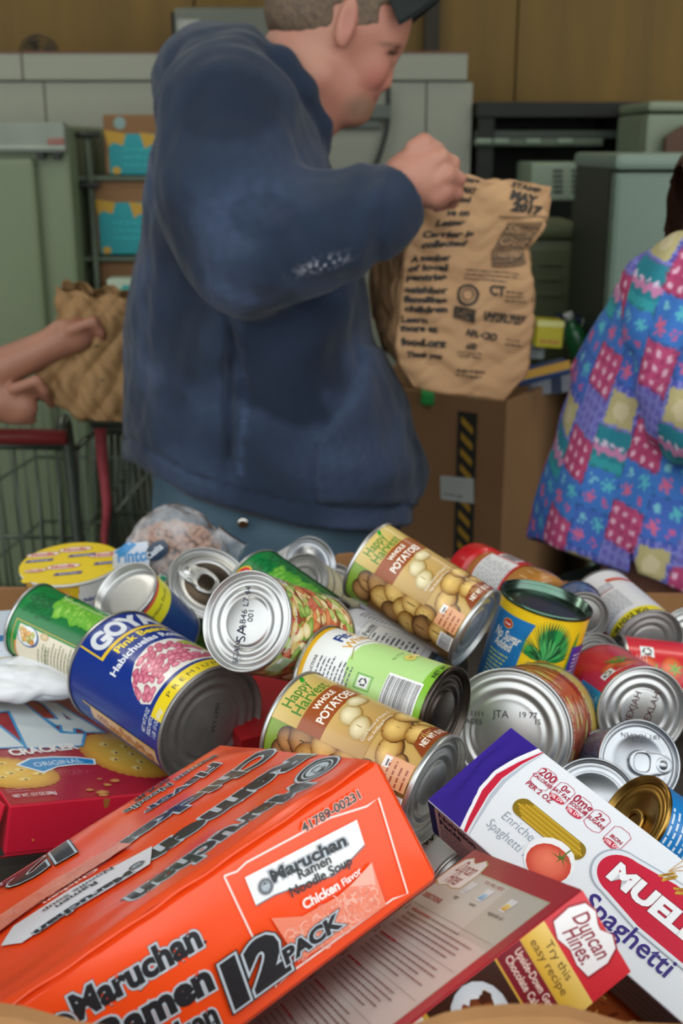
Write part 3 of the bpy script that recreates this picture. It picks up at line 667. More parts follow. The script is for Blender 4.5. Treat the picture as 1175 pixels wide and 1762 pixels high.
pine_root, pA, pB = add_can('pineapple can standing upright with blue and yellow label, open top', (941, 1029), (893, 1187), 1.10, .087, .098, L_pine, near_top=True, u0=-.006, ends=('open', 'rings'), em=mat('green_reflection_tin', '#6f8078', .22, 1, noise=(14, '#3f6a52', .25)), farroot=True, s=0.981)  # green reflection inside the top is tinted into the metal colour
add_can('large can of sliced carrots, its wide ringed silver end facing the viewer', (872, 1263), (927, 1241), .936, .103, .119, L_carrot, u0=.0,
        stamp=[('22 1111', -.030, .0125, .006, 0, GRY), ('JTA', -.006, .0125, .0085, 0, GRY), ('SAGES', -.030, .006, .006, 0, GRY), ('19 77', .016, .0135, .007, 0, GRY), ('15', .024, .009, .006, 0, GRY)])
add_can('red can with white and blue stripe, its ringed end with red ink stamp', (1106, 1226), (1037, 1178), .99, .077, .10, L_tomato, u0=.006, s=1.032,
        stamp=[('HEXJAH', -.006, .002, .009, PI/2-.35, RED), ('HEXLAH', .011, .000, .009, PI/2-.35, RED)])
add_can('red can with tomatoes and peppers, lying against the frame beside the red stamped can', (1058, 1160), (1250, 1182), 1.15, .077, .111, L_tomato2, near_top=True, u0=.024, s=1.024)
add_can('white can with yellow band and small print, lying behind the pineapple can', (1117, 1110), (1034, 1034), 1.22, .077, .112, L_more, u0=.0, em=M_gend(), flip=True)
add_can('navy blue can end poking out beside the red tomato can', (1028, 1152), (975, 1148), 1.22, .074, .05, L_navy, ends=('rings', 'rings'), em=M_gend(), s=0.941)
add_can('small dull silver can half hidden behind the pineapple can', (1004, 1062), (992, 1040), 1.19, .050, .05, L_navy, ends=('flat', 'flat'), em=M_gend(), em2=M_dtin())
add_can('green can cut by the frame beside the white can with yellow band', (1196, 1100), (1186, 1150), 1.25, .074, .10, L_green, near_top=True, ends=('rings', 'rings'), s=1.008)
add_can('navy can with big pale ring pull end, below the red stamped can', (1101, 1311), (1049, 1322), .91, .064, .07, L_navy, near_top=True, ends=('pull', 'rings'), em=M_alu(), tabdir=(1, .12), stamp=[('LIFT TO OPEN', .004, .022, .005, PI-.1, '#8a8e94'), ('RING', .004, .018, .005, PI-.1, '#8a8e94'), ('H', -.007, 0, .005, 0, '#75787e')], s=1.011)
add_can('silver can end half hidden by the spaghetti box', (1021, 1380), (1006, 1412), .88, .066, .07, L_navy, near_top=True, ends=('flat', 'rings'), em=M_alu(), s=0.968)
add_can('small blue can with golden ring pull top, behind the spaghetti box', (1087, 1408), (1232, 1506), .81, .065, .085, L_blue, near_top=True, u0=-.004, ends=('pull', 'rings'), em=M_gold(), tabdir=(-.6, .8), s=0.993)
add_can('white and orange can deep in the gap between the noodle pack and the spaghetti box', (820, 1550), (726, 1462), .80, .073, .10, L_noir, u0=.0)

# ------------------------------------------------------------------ cartons
def unit(v): v = np.array(v, float); return v/np.linalg.norm(v)
def carton(name, label, cat, A, e1, e2, e3, m, b=.0015):
    """A = visible corner, e1, e2 = edges of the upper face, e3 = edge down; returns the root"""
    root = thing(name, label, cat, loc=A+e1*.5+e2*.5+e3)
    P = [A+e3, A+e3+e1, A+e3+e1+e2, A+e3+e2, A, A+e1, A+e1+e2, A+e2]
    bm = hexa(P, b, 2); link('carton', bm_done(bm), m, root, smooth=False)
    return root
# --- red cracker box
A = atd(17, 1387, .88); e1 = unit([.1176, .0705, -.0283])*.16; e2 = unit([-.1044, .1703, -.0096])*.225; e3 = unit([-.0051, -.005, -.0336])*.040
cr = carton('cracker_box', 'red cracker box lying flat under the blue bean can', 'box', A, e1, e2, e3, mat('red_board', '#e2213f', .42, coat=.2, noise=(5, '#d01c38', .3)))
a = Art(); U1, U2, U3 = unit(e1), unit(e2), -unit(e3)
a.rect(0.001, .001, .159, .224, '#a51a2c', '#8e1424')
for x, y, r in ((.13, .19, .03), (.10, .17, .03), (.02, .18, .04)): a.blob(x, y, r, r*.7, '#8e1424', '#b8392c', jag=.3)
def crk(cx, cy, rx, ry, rot):
    n = 72; P = []
    for i in range(n):
        t = 2*PI*i/n; s = 1+(.022 if i % 2 else -.022); u, v = rx*s*math.cos(t), ry*s*math.sin(t); P.append((cx+u*math.cos(rot)-v*math.sin(rot), cy+u*math.sin(rot)+v*math.cos(rot)))
    a.put([(cx, cy)]+[(p[0]*.72+cx*.28, p[1]*.72+cy*.28) for p in P]+P, [(0, 1+k, 1+(k+1) % n) for k in range(n)]+[(1+k, 1+n+k, 1+n+(k+1) % n, 1+(k+1) % n) for k in range(n)], [lin('#ecc65a')]+[lin('#dca63a')]*n+[lin('#b9792a')]*n)
    for i in range(9):
        t = i*2.4; q = .22*math.sqrt(i+.3); u, v = rx*q*math.cos(t), ry*q*math.sin(t); x, y = cx+u*math.cos(rot)-v*math.sin(rot), cy+u*math.sin(rot)+v*math.cos(rot)
        a.blob(x, y, rx*.14, ry*.12, '#e0b044', '#f7e49a', jag=.2, n=12); a.blob(x+.001, y-.001, rx*.04, ry*.045, '#7a4a18', n=8)
crk(.125, .078, .036, .052, .25); 
crk(.012, .062, .046, .030, -.55)
# the lettering, white slabs with a blue edge
def slab(polys):
    for off, c in ((.0026, '#2a8fc8'), (0, '#cfd8da')):
        for P in polys:
            cx = sum(p[0] for p in P)/len(P); cy = sum(p[1] for p in P)/len(P)
            if off:
                Q = []; n = len(P)
                ar = sum(P[i][0]*P[(i+1) % n][1]-P[(i+1) % n][0]*P[i][1] for i in range(n)); sg = 1 if ar > 0 else -1
                for i in range(n):
                    p0, p1, p2 = Vector(P[i-1]), Vector(P[i]), Vector(P[(i+1) % n]); n1 = (p1-p0).normalized(); n2 = (p2-p1).normalized()
                    q = Vector((n1.y+n2.y, -n1.x-n2.x)); q = q.normalized()*off/max(.45, q.length/2)*sg; Q.append((p1.x+q.x, p1.y+q.y))
                a.poly(Q, c)
            else: a.poly(P, c)
slab([[(.040, .218), (.072, .226), (.084, .134), (.103, .128), (.092, .104), (.046, .107), (.056, .196), (.046, .194)],
      [(.000, .196), (.030, .196), (.044, .110), (.012, .112), (.002, .150)],
      [(.083, .170), (.100, .165), (.104, .150), (.087, .154)],
      [(.089, .218), (.104, .208), (.1215, .131), (.108, .133), (.105, .142), (.0985, .144), (.096, .135), (.088, .139), (.094, .165), (.093, .205)]])
a.poly([(.1000, .166), (.1015, .185), (.1055, .163)], '#2a8fc8'); a.poly([(.1008, .168), (.1018, .179), (.1045, .165)], '#8e1424')
a.text('CRACKER', .0280, .0925, .0185, '#e9e3e0', rot=.08, w=.060, bold=.045); a.text('™', .090, .104, .006, '#e9e3e0')
a.poly([(.0255, .073), (.040, .0845), (.060, .0845), (.080, .080), (.0935, .0725), (.0905, .0610), (.075, .064), (.058, .0625), (.043, .0525)], '#e8eef0')
a.poly([(.0285, .0725), (.041, .0825), (.060, .0825), (.080, .078), (.0915, .0715), (.0893, .0625), (.075, .0658), (.058, .0642), (.0435, .0555)], '#1f84c0')
a.text('ORIGINAL', .0400, .0660, .0125, '#dfeaf0', rot=.05, w=.042)
a.ring(.067, .0495, .012, .0005, '#d05a68', sy=.5); a.text('ITZA', .067, .0480, .0072, '#d05a68', al='C'); a.text('bakery', .067, .0450, .0035, '#d05a68', al='C')
a.text('NET WT. 13.7 OZ (388g)', .0065, .0120, .0078, '#e9c9cc', w=.034, bold=.03); a.lines(.004, .0262, .020, 2, .004, .001, '#d58a94')
for x, y, r in ((.076, .0075, .0050), (.085, .020, .0036), (.068, .0135, .0032), (.083, .032, .0022), (.094, .026, .004), (.075, .002, .0042)): a.blob(x, y, r, r*.8, '#b06a34', '#d99a5a', jag=.5, n=9)
a.build('printed_front', flatmap(A, U1, U2, U3), M_print(), cr, base=.0001, local=False)
a = Art(); a.blob(.021, .010, .0009, .0009, '#e8a03a'); a.poly([(.0745, .0385), (.0765, .0300), (.0795, .0315), (.0805, .0385)], '#b06a34')
a.build('printed_end', flatmap(A+e3, U1, U3, np.cross(U1, U3)), M_print(), cr, base=.0001, local=False)
# torn side flap at the corner
P0 = A+e3*1.0; fl = [A-U1*.004+U2*.002, A-U1*.012+U2*.05, A-U1*.028+U2*.05+e3*1.15, A-U1*.012+U2*.004+e3*1.2]
bm = hexa(fl+[p+U1*.0012 for p in fl]); link('end_flap', bm_done(bm), MATS['red_board'], cr, smooth=False)
bm = hexa([A+e3+U3*.0003-np.cross(U1, U3)*0+U1*.001, A+e3+U1*.10, A+e3+U1*.10-U3*.012+U2*.02, A+e3-U3*.012+U2*.02]+[A+e3*1.03+U1*.001, A+e3*1.03+U1*.10, A+e3*1.03+U1*.10-U3*.012+U2*.02, A+e3*1.03-U3*.012+U2*.02]); link('tuck_flap', bm_done(bm), MATS['red_board'], cr, smooth=False)

# --- spaghetti box
k = .76/.78; A = atd(735, 1376, .76); e1 = k*np.array([.1738, -.1959, -.0656]); e2 = k*np.array([.0608, .0435, .0311]); e3 = k*np.array([.006, .0173, -.0359])
mu = carton('spaghetti_box', 'long white spaghetti box with purple end, red logo and yellow window', 'box', A, e1, e2, e3, mat('white_board', '#e9edf0', .4, coat=.2, noise=(6, '#dde3e8', .3)), b=.0012)
U1, U2 = unit(e1), unit(e2); U3 = unit(np.cross(U1, U2)); LW = np.linalg.norm(e2); LL = np.linalg.norm(e1)
a = Art(); a.rect(.0006, .0006, LL-.0006, LW-.0006, '#e6eaee')
a.poly([(.0004, .0004), (.030, .0004), (.026, .010), (.018, .030), (.016, .045), (.019, .062), (.025, LW-.0004), (.0004, LW-.0004)], '#3a2490')
for i in range(17):
    x0 = .002+i*.0017; a.line([(x0*.9+.001, .001+.0*i), (x0*.62+.002*math.sin(i*.5), .030), (x0*.58+.0015*math.sin(i*.6+1), .048), (x0*.80, LW-.001)], .00045, '#2c1a78')
a.line([(.0315, .0004), (.0275, .010), (.0195, .030), (.0175, .045), (.0205, .062), (.0265, LW-.0004)], .0022, '#f4f4f6')
def taper(P, W, c):
    V = []; 
    for (x, y), w in zip(P, W): V += [(x-w/2, y), (x+w/2, y)]
    a.put(V, [(2*i, 2*i+1, 2*i+3, 2*i+2) for i in range(len(P)-1)], lin(c))
taper([(.0345, .0004), (.0305, .010), (.0235, .030), (.0215, .045), (.0245, .062), (.0295, LW-.0004)], [.0022, .0036, .0052, .0048, .0026, .0008], '#c8203c')
taper([(.0378, .0004), (.0345, .010), (.0285, .030), (.0262, .045), (.0275, .062), (.0305, LW-.0004)], [.0006, .0014, .0026, .0026, .0016, .0004], '#b9c2cc')
# the type runs along the box
def badge(x, y, s, big, small, pct=None):
    P = [(x-s*.98, y-s*.95), (x-s*.4, y-s*1.25), (x+s*.4, y-s*1.25), (x+s*.98, y-s*.95), (x+s*.98, y+s*.75), (x+s*.5, y+s*1.05), (x-s*.5, y+s*1.05), (x-s*.98, y+s*.75)]
    if pct: a.blob(x, y-s*1.02, s*.98, s*.36, '#c4243c'); a.text(pct, x-.0, y-s*1.16, .0034, '#f4e4e6', al='C', rot=.1, bold=.03)
    a.line(P+[P[0]], .00045, '#c0506a')
    a.text(big, x, y+s*.05, .0085 if len(big) > 2 else .0068, '#a8203a', al='C', bold=.02); a.text(small, x, y-s*.48, .0036, '#a8203a', al='C', bold=.03)
badge(.0440, .0640, .0068, '200', 'CALORIES'); badge(.0595, .0645, .0062, '0g', 'SAT FAT', '0% DV'); badge(.0740, .0640, .0062, '0mg', 'SODIUM', '0% DV'); badge(.0885, .0640, .0064, '2g', 'SUGARS'); badge(.1050, .0635, .0064, '', 'IRON', '10% DV')
a.text('PER 2 OZ', .0375, .0525, .0052, '#a8203a', bold=.02)
a.text('Enriched', .0430, .0235, .0095, '#8b97a2', w=.030, bold=-.012); a.text('Spaghetti Product', .0400, .0130, .0095, '#8b97a2', w=.056, bold=-.012)
# window with the pasta behind it
cx, cy = .0705, .0385; P = []
for t in np.linspace(0, 2*PI, 36, endpoint=False): P.append((cx+(.0215 if math.cos(t) > 0 else -.0215)+.0068*math.cos(t), cy+.0068*math.sin(t)*1.0))
a.poly([(p[0], p[1]) for p in P], '#8a7018')
for i in range(9): a.line([(cx-.026+.002*abs(i-4), cy-.0056+i*.0014), (cx+.027-.0016*abs(i-4), cy-.0056+i*.0014)], .0011, '#b8921e' if i % 2 else '#d0aa34')
a.blob(.0855, .0225, .0165, .0150, '#eef0f0'); a.blob(.0865, .0205, .0145, .0128, '#c8402e', '#ef8064', hx=-.2, hy=.2)
for t in (.3, 1.2, 2.2, 3.4, 4.6, 5.4): a.poly([(.0895, .0285), (.0895+.0085*math.cos(t)+.0008, .0285+.0050*math.sin(t)), (.0895+.0012*math.cos(t+1.5), .0285+.0012*math.sin(t+1.5))], '#4f6a2a')
a.line([(.0895, .0285), (.0905, .0365)], .0010, '#5f7a34')
# red lozenge logo
def loz(c, g):
    x0, x1, y0, y1 = .108-g, .232+g, .0265-g*.7, .0625+g*.7; P = []
    for t in np.linspace(PI*.5, PI*1.5, 16): P.append((x0+.016+(.016)*math.cos(t), (.0445)+(.0135+g*.6)*math.sin(t)))
    P += [(.150, y0), (.190, y0), (.216, .0310-g*.5), (x1, .0445), (.216, .058+g*.5), (.190, y1), (.150, y1)]
    a.poly(P, c)
loz('#a4aeb9', .0042); loz('#dfe4ea', .0030); loz('#c91f3c', 0)
a.text("MUELLER'S", .1165, .0385, .0178, '#f2f3f5', w=.098, bold=.055, out=((.085, '#8a1026'),))
a.text('Spaghetti', .1180, .0130, .0178, '#3a2a7c', w=.062, bold=.012)
for (x, y, r) in ((.141, .0665, 1.2), (.152, .0655, .9), (.163, .068, 1.35)):
    for i in range(7):
        for s in (-1, 1): a.blob(x+.0018*i*math.cos(r)+s*.0014*math.sin(r), y-.006+.0018*i*math.sin(r)*.6-s*.0012*math.cos(r), .0018, .0009, '#a8741c', '#e8bc50', rot=r+s*.4, n=8, same=(i+s) > 0)
    for s in (-.3, 0, .25): a.line([(x, y), (x+.014*math.cos(r+s), y+.012*math.sin(r+s))], .0004, '#c8963a')
a.build('printed_front', flatmap(A, U1, U2, U3), M_print(), mu, base=.0001, local=False)
# side panel with the nutrition table
TT = np.linalg.norm(e3); a = Art(); a.rect(.0005, .0005, LL-.0005, TT-.0005, '#e6c6c6'); a.rect(.0004, .0004, .0065, TT-.0004, '#2a1c6c'); a.rect(.0004, TT-.0012, LL, TT-.0003, '#3a2490')
a.text('Nutrition', .0095, TT-.0090, .0088, '#30203c', w=.034, bold=.04); a.text('Facts', .0095, TT-.0170, .0088, '#30203c', w=.020, bold=.04)
a.lines(.0095, TT-.0215, .040, 5, .0036, .0010, '#5a4450', ragged=.1)
a.rect(.088, .0005, LL-.0005, TT-.0016, '#a48c8c'); a.rect(.140, .0005, LL-.0005, TT-.0016, '#8a7676')
for i in range(9): a.line([(.09, .003+.004*i), (LL-.002, .003+.004*i+.001*math.sin(i))], .0005, '#b39a96' if i % 2 else '#6a5858')
a.build('printed_side', flatmap(A+e3, U1, -unit(e3), np.cross(U1, -unit(e3))), M_matte(), mu, base=.0001, local=False)

# --- cake mix box
k = .54/.62; A = atd(1003, 1530, .54); e1 = k*np.array([-.1555, -.0817, -.0723]); e2 = k*np.array([-.0405, .135, -.0654]); e3 = k*np.array([.0264, -.0127, -.0425])
du_ = carton('cake_mix_box', 'red cake mix box with pale grey directions panel, nearest the lower edge', 'box', A, e1, e2, e3, mat('cake_board', '#c2202e', .4, coat=.3, noise=(5, '#ad1a28', .3)), b=.0016)
U1, U2, U3 = unit(e1), unit(e2), unit(e3); L1, L2, L3 = [np.linalg.norm(q) for q in (e1, e2, e3)]
# directions panel: x = from the far edge to the near ridge (type direction), y = up towards the top of the box
O = A+e1+e2; ex, ey = -U2, -U1; nn = np.cross(ex, ey)
a = Art(); a.rect(.0006, .0006, L2-.0006, L1-.0006, '#a02434')
a.rect(.006, -0.0+.001, L2-.010, L1-.0140, '#a9a48e'); a.rect(.007, .001, L2-.011, L1-.0150, '#c3bdb6')
a.poly([(L2-.055, L1-.0150), (L2-.011, L1-.0150), (L2-.011, L1-.052), (L2-.050, L1-.052)], '#b5b0a6')
def cloud(x, y, s, lines, rot=0, c='#8c1c2c', fill='#ece7e6', edge='#b8a06a'):
    P = [(-1, -.55), (-1.05, .1), (-.85, .62), (-.45, .78), (-.1, .62), (.1, .60), (.45, .85), (.85, .72), (1.05, .25), (1, -.5), (.5, -.62), (0, -.55), (-.5, -.72)]
    q = lambda u, v, g: (x+((u*math.cos(rot)-v*math.sin(rot))*s*g), y+((u*math.sin(rot)+v*math.cos(rot))*s*g))
    a.poly([q(*p, 1.07) for p in P], edge); a.poly([q(*p, 1) for p in P], fill)
    for t, dy, w in lines: tx, ty = q(-w/2/s, dy, 1); a.text(t, tx, ty, s*.78, c, w=w, shear=.25, bold=.015, rot=rot)
cloud(.020, L1-.0195, .0165, (('Duncan', .05, .022), ('Hines', -.5, .016)))
a.text('YOU WILL NEED', .052, L1-.0190, .0034, '#b05a5a')
for i, (x, c1, c2) in enumerate(((.045, '#b8bcc0', '#d8dcde'), (.068, '#5a90b8', '#a8c8dc'), (.098, '#c8962a', '#e8d07a'))):
    a.poly([(x-.0035, L1-.0300), (x+.0035, L1-.0300), (x+.0045, L1-.0210), (x-.0045, L1-.0210)], '#d6d8da'); a.rect(x-.0030, L1-.0290, x+.0030, L1-.0245, c1, c2); a.text(('eggs', 'water', 'vegetable oil')[i], x, L1-.0345, .0036, '#4a3e3e', al='C')
a.text('DIRECTIONS', .010, L1-.0420, .0046, '#b03a44', bold=.03)
yy = L1-.048
for bl in range(5):
    a.rect(.009, yy-.0003, L2-.014, yy, '#a3968e'); a.text('1234 '[bl], .010, yy-.006, .006, '#a03a44', bold=.03)
    a.lines(.018, yy-.0045, L2-.036, 5, .0034, .0010, '#8d7874', ragged=.35); a.lines(.018, yy-.0045, .030, 1, .003, .0012, '#b03a44'); yy -= .0215
a.build('printed_back', flatmap(O, ex, ey, nn), M_print(), du_, base=.0001, local=False)
# narrow logo panel
O = A+e1; ex, ey = U3, -U1; nn = np.cross(ex, ey); O2 = O
a = Art(); a.rect(.0005, .0005, L3-.0005, L1-.0005, '#c2202e', '#d02a34')
y0 = L1
a.rect(.0005, y0-.0375, L3-.0005, y0-.0240, '#d6a52e', '#e8c46a'); a.rect(.0005, y0-.0520, L3-.0005, y0-.0375, '#7c1424'); a.rect(.0005, y0-.0385, L3-.0005, y0-.0375, '#caa040')
cloud(.0185, y0-.0120, .0150, (('Duncan', .02, .0235), ('Hines.', -.5, .0180)), rot=.0, edge='#9a1424')
a.text('Try this', .009, y0-.0295, .0058, '#5a3a1a', w=.020); a.text('easy recipe', .004, y0-.0350, .0058, '#5a3a1a', w=.029)
a.text('Upside-Down German', .003, y0-.0435, .0054, '#e8c8b8', w=.037, bold=.02); a.text('Chocolate Cake', .003, y0-.0490, .0054, '#e8c8b8', w=.028, bold=.02)
a.rect(.0005, y0-.092, L3-.0005, y0-.0528, '#3a1c14'); a.rect(.0005, y0-.0533, L3-.0005, y0-.0522, '#caa040')
a.blob(.018, y0-.072, .017, .014, '#c8ccd2', '#eef0f2'); a.blob(.020, y0-.072, .011, .009, '#6a3018', '#a8582c', jag=.3)
for i in range(26): a.blob(.020+random.uniform(-.010, .010), y0-.071+random.uniform(-.007, .008), .0022, .0016, random.choice(['#8a3c1c', '#b8642e', '#4a2010', '#d08a4a']), jag=.4, n=8)
a.rect(.0005, .0005, L3-.0005, y0-.092, '#e8e2d6'); a.rect(.0005, y0-.0945, L3-.0005, y0-.092, '#caa040'); a.lines(.004, y0-.099, .034, 12, .0040, .0012, '#5a4a44')
a.build('printed_side', flatmap(O2, ex, ey, nn), M_print(), du_, base=.0001, local=False)

# --- twelve pack of noodles in orange film
k = .60/.66; A = atd(655, 1303, .60); e1 = -k*np.array([.2118, .15, .0743]); e2 = k*np.array([.0335, -.0151, -.065]); e3 = k*np.array([-.1132, .2134, -.108])
# the back edge follows the wrapped blocks, which sag away from the ridge
ra = thing('noodle_multipack', 'big glossy orange film pack of noodle soups across the lower corner', 'food pack', loc=A+e1*.5+e2+e3*.5)
ORANGE = '#fb4e14'
P = [A+e2*1.07, A+e2*1.07+e1*1.03, A+e2*1.07+e1*1.03+e3, A+e2*1.07+e3, A, A+e1*1.03, A+e1*1.03+e3, A+e3]
bm = hexa(P, .007, 4); link('film_wrap', bm_done(bm), mat('orange_film', '#fa4c12', .24, coat=.35, noise=(9, '#f04510', .3), bump=(30, .3, .004)), ra)
V1, V2, V3 = unit(-e1), unit(-e2), unit(e3); LA, LB, LC = [np.linalg.norm(q) for q in (e1, e2, e3)]
def rammap(O, ex, ey, wr, xr, yr):
    nn = np.cross(ex, ey); nn /= np.linalg.norm(nn)
    def h(x, y):
        wx = np.clip((xr[1]-x)/.012, 0, 1)*np.clip((x-xr[0])/.012, 0, 1)*np.clip((yr[1]-y)/.010, 0, 1)*np.clip((y-yr[0])/.010, 0, 1)
        s = (np.abs(np.sin(30*y+14*x+1.2*np.sin(24*x)))**3*1.2+np.abs(np.sin(52*y-12*x+1.5*np.sin(21*y)))**4*.45+.5*np.sin(34*x+10*y)**2)
        return wr*s*wx
    def f(x, y):
        e = 5e-4; z = h(x, y); zx = (h(x+e, y)-z)/e; zy = (h(x, y+e)-z)/e
        N = nn-zx[:, None]*ex-zy[:, None]*ey; N /= np.linalg.norm(N, axis=1)[:, None]
        return O+x[:, None]*ex+y[:, None]*ey+z[:, None]*nn, N
    return f
BK = '#23262a'; HALO = '#bfcad2'
def maru(a, x, y, h, w, rot, flip=False, logo=True):
    r = rot+(PI if flip else 0); c, s = math.cos(r), math.sin(r)
    a.text('Maruchan', x, y, h, BK, rot=r, w=w, bold=.045, out=((.122, '#7a2410'), (.105, HALO)), res=4)
    a.text('.', x+w*1.01*c, y+w*1.01*s, h*.8, BK, rot=r)
    if logo:
        lx, ly = x-h*.42*c-h*.02*s, y-h*.42*s+h*.02*c
        a.blob(lx, ly, h*.50, h*.50, '#8a2a14', n=32); a.blob(lx, ly, h*.48, h*.48, HALO, n=32); a.ring(lx, ly, h*.43, h*.09, BK); a.ring(lx, ly, h*.30, h*.05, BK)
        for q in (-.09, .09): a.blob(lx+h*q*c, ly+h*q*s+h*.04*c, h*.026, h*.026, BK, n=8)
        a.ring(lx, ly, h*.13, h*.03, BK, n=10, a0=r+PI*1.15, a1=r+PI*1.85); a.poly([(lx-h*.16*c-h*.12*s, ly-h*.16*s+h*.12*c), (lx-h*.24*s, ly+h*.24*c), (lx+h*.16*c-h*.12*s, ly+h*.16*s+h*.12*c)], BK)
def noodles(a, x0, y0, x1, y1, n=90):
    a.cycle(3)
    for i in range(n):
        x, y = random.uniform(x0, x1), random.uniform(y0, y1); r = random.uniform(.0016, .0036); t = random.uniform(0, 6); a.ring(x, y, r, .0005, random.choice(['#f5a08a', '#fbc2b0', '#f08468']), n=7, a0=t, a1=t+3.4)
    a.done()
a = Art(); random.seed(9)
a.rect(-LA+.0, -LB*1.07+.004, -.004, -.002, ORANGE)
sk = -.115
def S(x, y): return (x, y)
maru(a, -.1885, -.0215, .0165, .0640, -.075)
a.text('Ramen', -.1840, -.0405, .0185, BK, rot=-.10, w=.055, bold=.05, out=((.105, HALO),))
a.text('Chicken', -.1800, -.0565, .0155, BK, rot=-.10, w=.046, bold=.04, out=((.10, HALO),)); a.text('12-3 OZ PACKAGES', -.168, -.0620, .0058, BK, rot=-.03, w=.034, bold=.03)
# white-lined panel
PL = [(-.1005, -.0045), (-.094, -.0062), (-.088, -.0052), (-.040, -.0105), (-.020, -.0165), (-.0120, -.0165), (-.0215, -.0665), (-.030, -.0640), (-.094, -.0625), (-.1030, -.0640), (-.1005, -.0045)]
a.line(PL, .0011, '#fbc9bb'); a.line(PL, .0006, '#fde4dc')
a.poly([(-.0920, -.0108), (-.0280, -.0192), (-.0302, -.0320), (-.0400, -.0340), (-.0520, -.0355), (-.0700, -.0300), (-.0830, -.0265), (-.0935, -.0255)], '#eef0ee')
a.line([(-.0935, -.0255), (-.0830, -.0265), (-.0700, -.0300), (-.0520, -.0360), (-.0400, -.0345), (-.0302, -.0325)], .0006, '#6a7884')
maru(a, -.0815, -.0210, .0085, .0430, -.135)
a.text('Ramen', -.0690, -.0272, .0068, BK, rot=-.13, w=.0190, bold=.02); a.text('Noodle Soup', -.0765, -.0322, .0068, BK, rot=-.12, w=.0360, bold=.02)
a.text('Chicken', -.0735, -.0410, .0068, '#fdf0ea', rot=-.10, w=.0210, bold=.035); a.text('Flavor', -.0505, -.0432, .0052, '#fdf0ea', rot=.02, w=.0120, bold=.02)
a.poly([(-.0900, -.0345), (-.0760, -.0430), (-.0550, -.0455), (-.0420, -.0440), (-.0315, -.0415), (-.0350, -.0640), (-.0700, -.0620), (-.0880, -.0600)], '#f58a6c')
noodles(a, -.086, -.061, -.036, -.046, 170)
a.poly([(-.0480, -.0450), (-.0315, -.0415), (-.0350, -.0520)], '#f8b29e')
a.text('41789-00231', -.0560, -.0088, .0062, '#2a2a2a', rot=-.06, w=.0350, bold=.03, out=((.08, '#f0b09a'),))
a.text('12', -.1300, -.0585, .0275, BK, rot=-.02, w=.0350, bold=.07, out=((.125, BK), (.105, HALO)), shear=.12)
a.text('PACK', -.0945, -.0575, .0098, BK, rot=-.03, w=.0330, bold=.05, out=((.145, BK), (.12, HALO)), shear=.12)
a.build('printed_front', rammap(A, V1, V2, .00030, (-LA, 0), (-LB*1.07, 0)), M_film(), ra, du=.005, dv=.005, base=.0003, local=False, cap=.003)
# upper side, its print stands on its head from here
a = Art(); a.rect(-LA+.0, .003, -.004, LC-.003, '#f04a14')
maru(a, -.0300, .0445, .0290, .1070, .03, flip=True)
a.text('Ramen', -.0060, .0930, .0320, BK, rot=PI+.02, w=.1050, bold=.05, out=((.10, HALO),))
a.text('Chicken', -.0050, .1480, .0340, BK, rot=PI+.03, w=.1150, bold=.045, out=((.095, HALO),))
a.text('Flavor', -.0260, .1900, .0200, BK, rot=PI+.03, w=.0560, bold=.03, out=((.08, HALO),))
a.text('Ramen Noodle', -.0180, .2120, .0130, BK, rot=PI, w=.0700, bold=.02, out=((.07, HALO),)); a.text('SOUP', -.0500, .2240, .0110, BK, rot=PI, w=.0270, bold=.03); a.text('12 - 3 OZ PACKAGES', -.0250, .2370, .0090, BK, rot=PI, w=.1000, bold=.03)
a.text('12', -.1200, .2180, .0420, BK, rot=PI-.10, w=.0480, bold=.07, out=((.115, BK), (.10, HALO)))
a.poly([(-.1050, .0950), (-.1150, .0700), (-.1880, .0740), (-.1960, .0900), (-.1850, .1100), (-.1500, .1100), (-.1250, .1000)], '#e2dfe4')
maru(a, -.1240, .0800, .0100, .0560, .05, flip=True); a.text('Ramen', -.1400, .0930, .0080, BK, rot=PI+.03, w=.0240, bold=.02); a.text('Noodle Soup', -.1280, .1010, .0080, BK, rot=PI+.03, w=.0420, bold=.02)
a.text('Chicken', -.1330, .1160, .0090, '#fbd0c4', rot=PI, w=.0330, bold=.03)
a.poly([(-.1100, .1180), (-.1650, .1250), (-.2050, .1100), (-.2080, .1480), (-.1500, .1550), (-.1120, .1400)], '#f08a70'); noodles(a, -.204, .120, -.115, .150, 260)
a.text('NEW LIVE SOUP', -.170, .2180, .0080, BK, rot=PI, w=.06, bold=.03)
a.build('printed_top', rammap(A, V1, V3, .0013, (-LA, 0), (0, LC)), M_film(), ra, du=.003, dv=.003, base=.0003, local=False, cap=.003)
# crimped film seam standing along the ridge and loose film at the back corner
W0 = A+np.cross(V1, V2)*.001
V, Fc = tube([A+e1*t+V2*.0012+unit(-e3)*.0006*math.sin(60*t)+np.array([0, 0, .0004*math.sin(41*t)]) for t in np.linspace(.03, 1.0, 90)], .0008, 6)
link('film_seam', mesh(V, Fc), MATS['orange_film'], ra)

# --- small cartons glimpsed in the gaps
def glimpse(name, label, cat, px, d, size, rot, m):
    o = atd(*px, d); R = Matrix.Translation(Vector(o)) @ Matrix.Rotation(rot[2], 4, 'Z') @ Matrix.Rotation(rot[0], 4, 'X') @ Matrix.Rotation(rot[1], 4, 'Y')
    r = thing(name, label, cat, loc=o); s = [q/2 for q in size]
    link('carton', bev_box([-s[0], -s[1], -s[2]], s, .0015, 2, R), m, r, smooth=False); return r, R
r, R = glimpse('red_carton', 'plain red carton deep between the blue bean can and the lower potato can', 'box', (470, 1235), 1.03, (.10, .08, .04), (.2, 0, .5), mat('deep_red_board', '#b5161c', .5, noise=(8, '#8e1016', .3)))
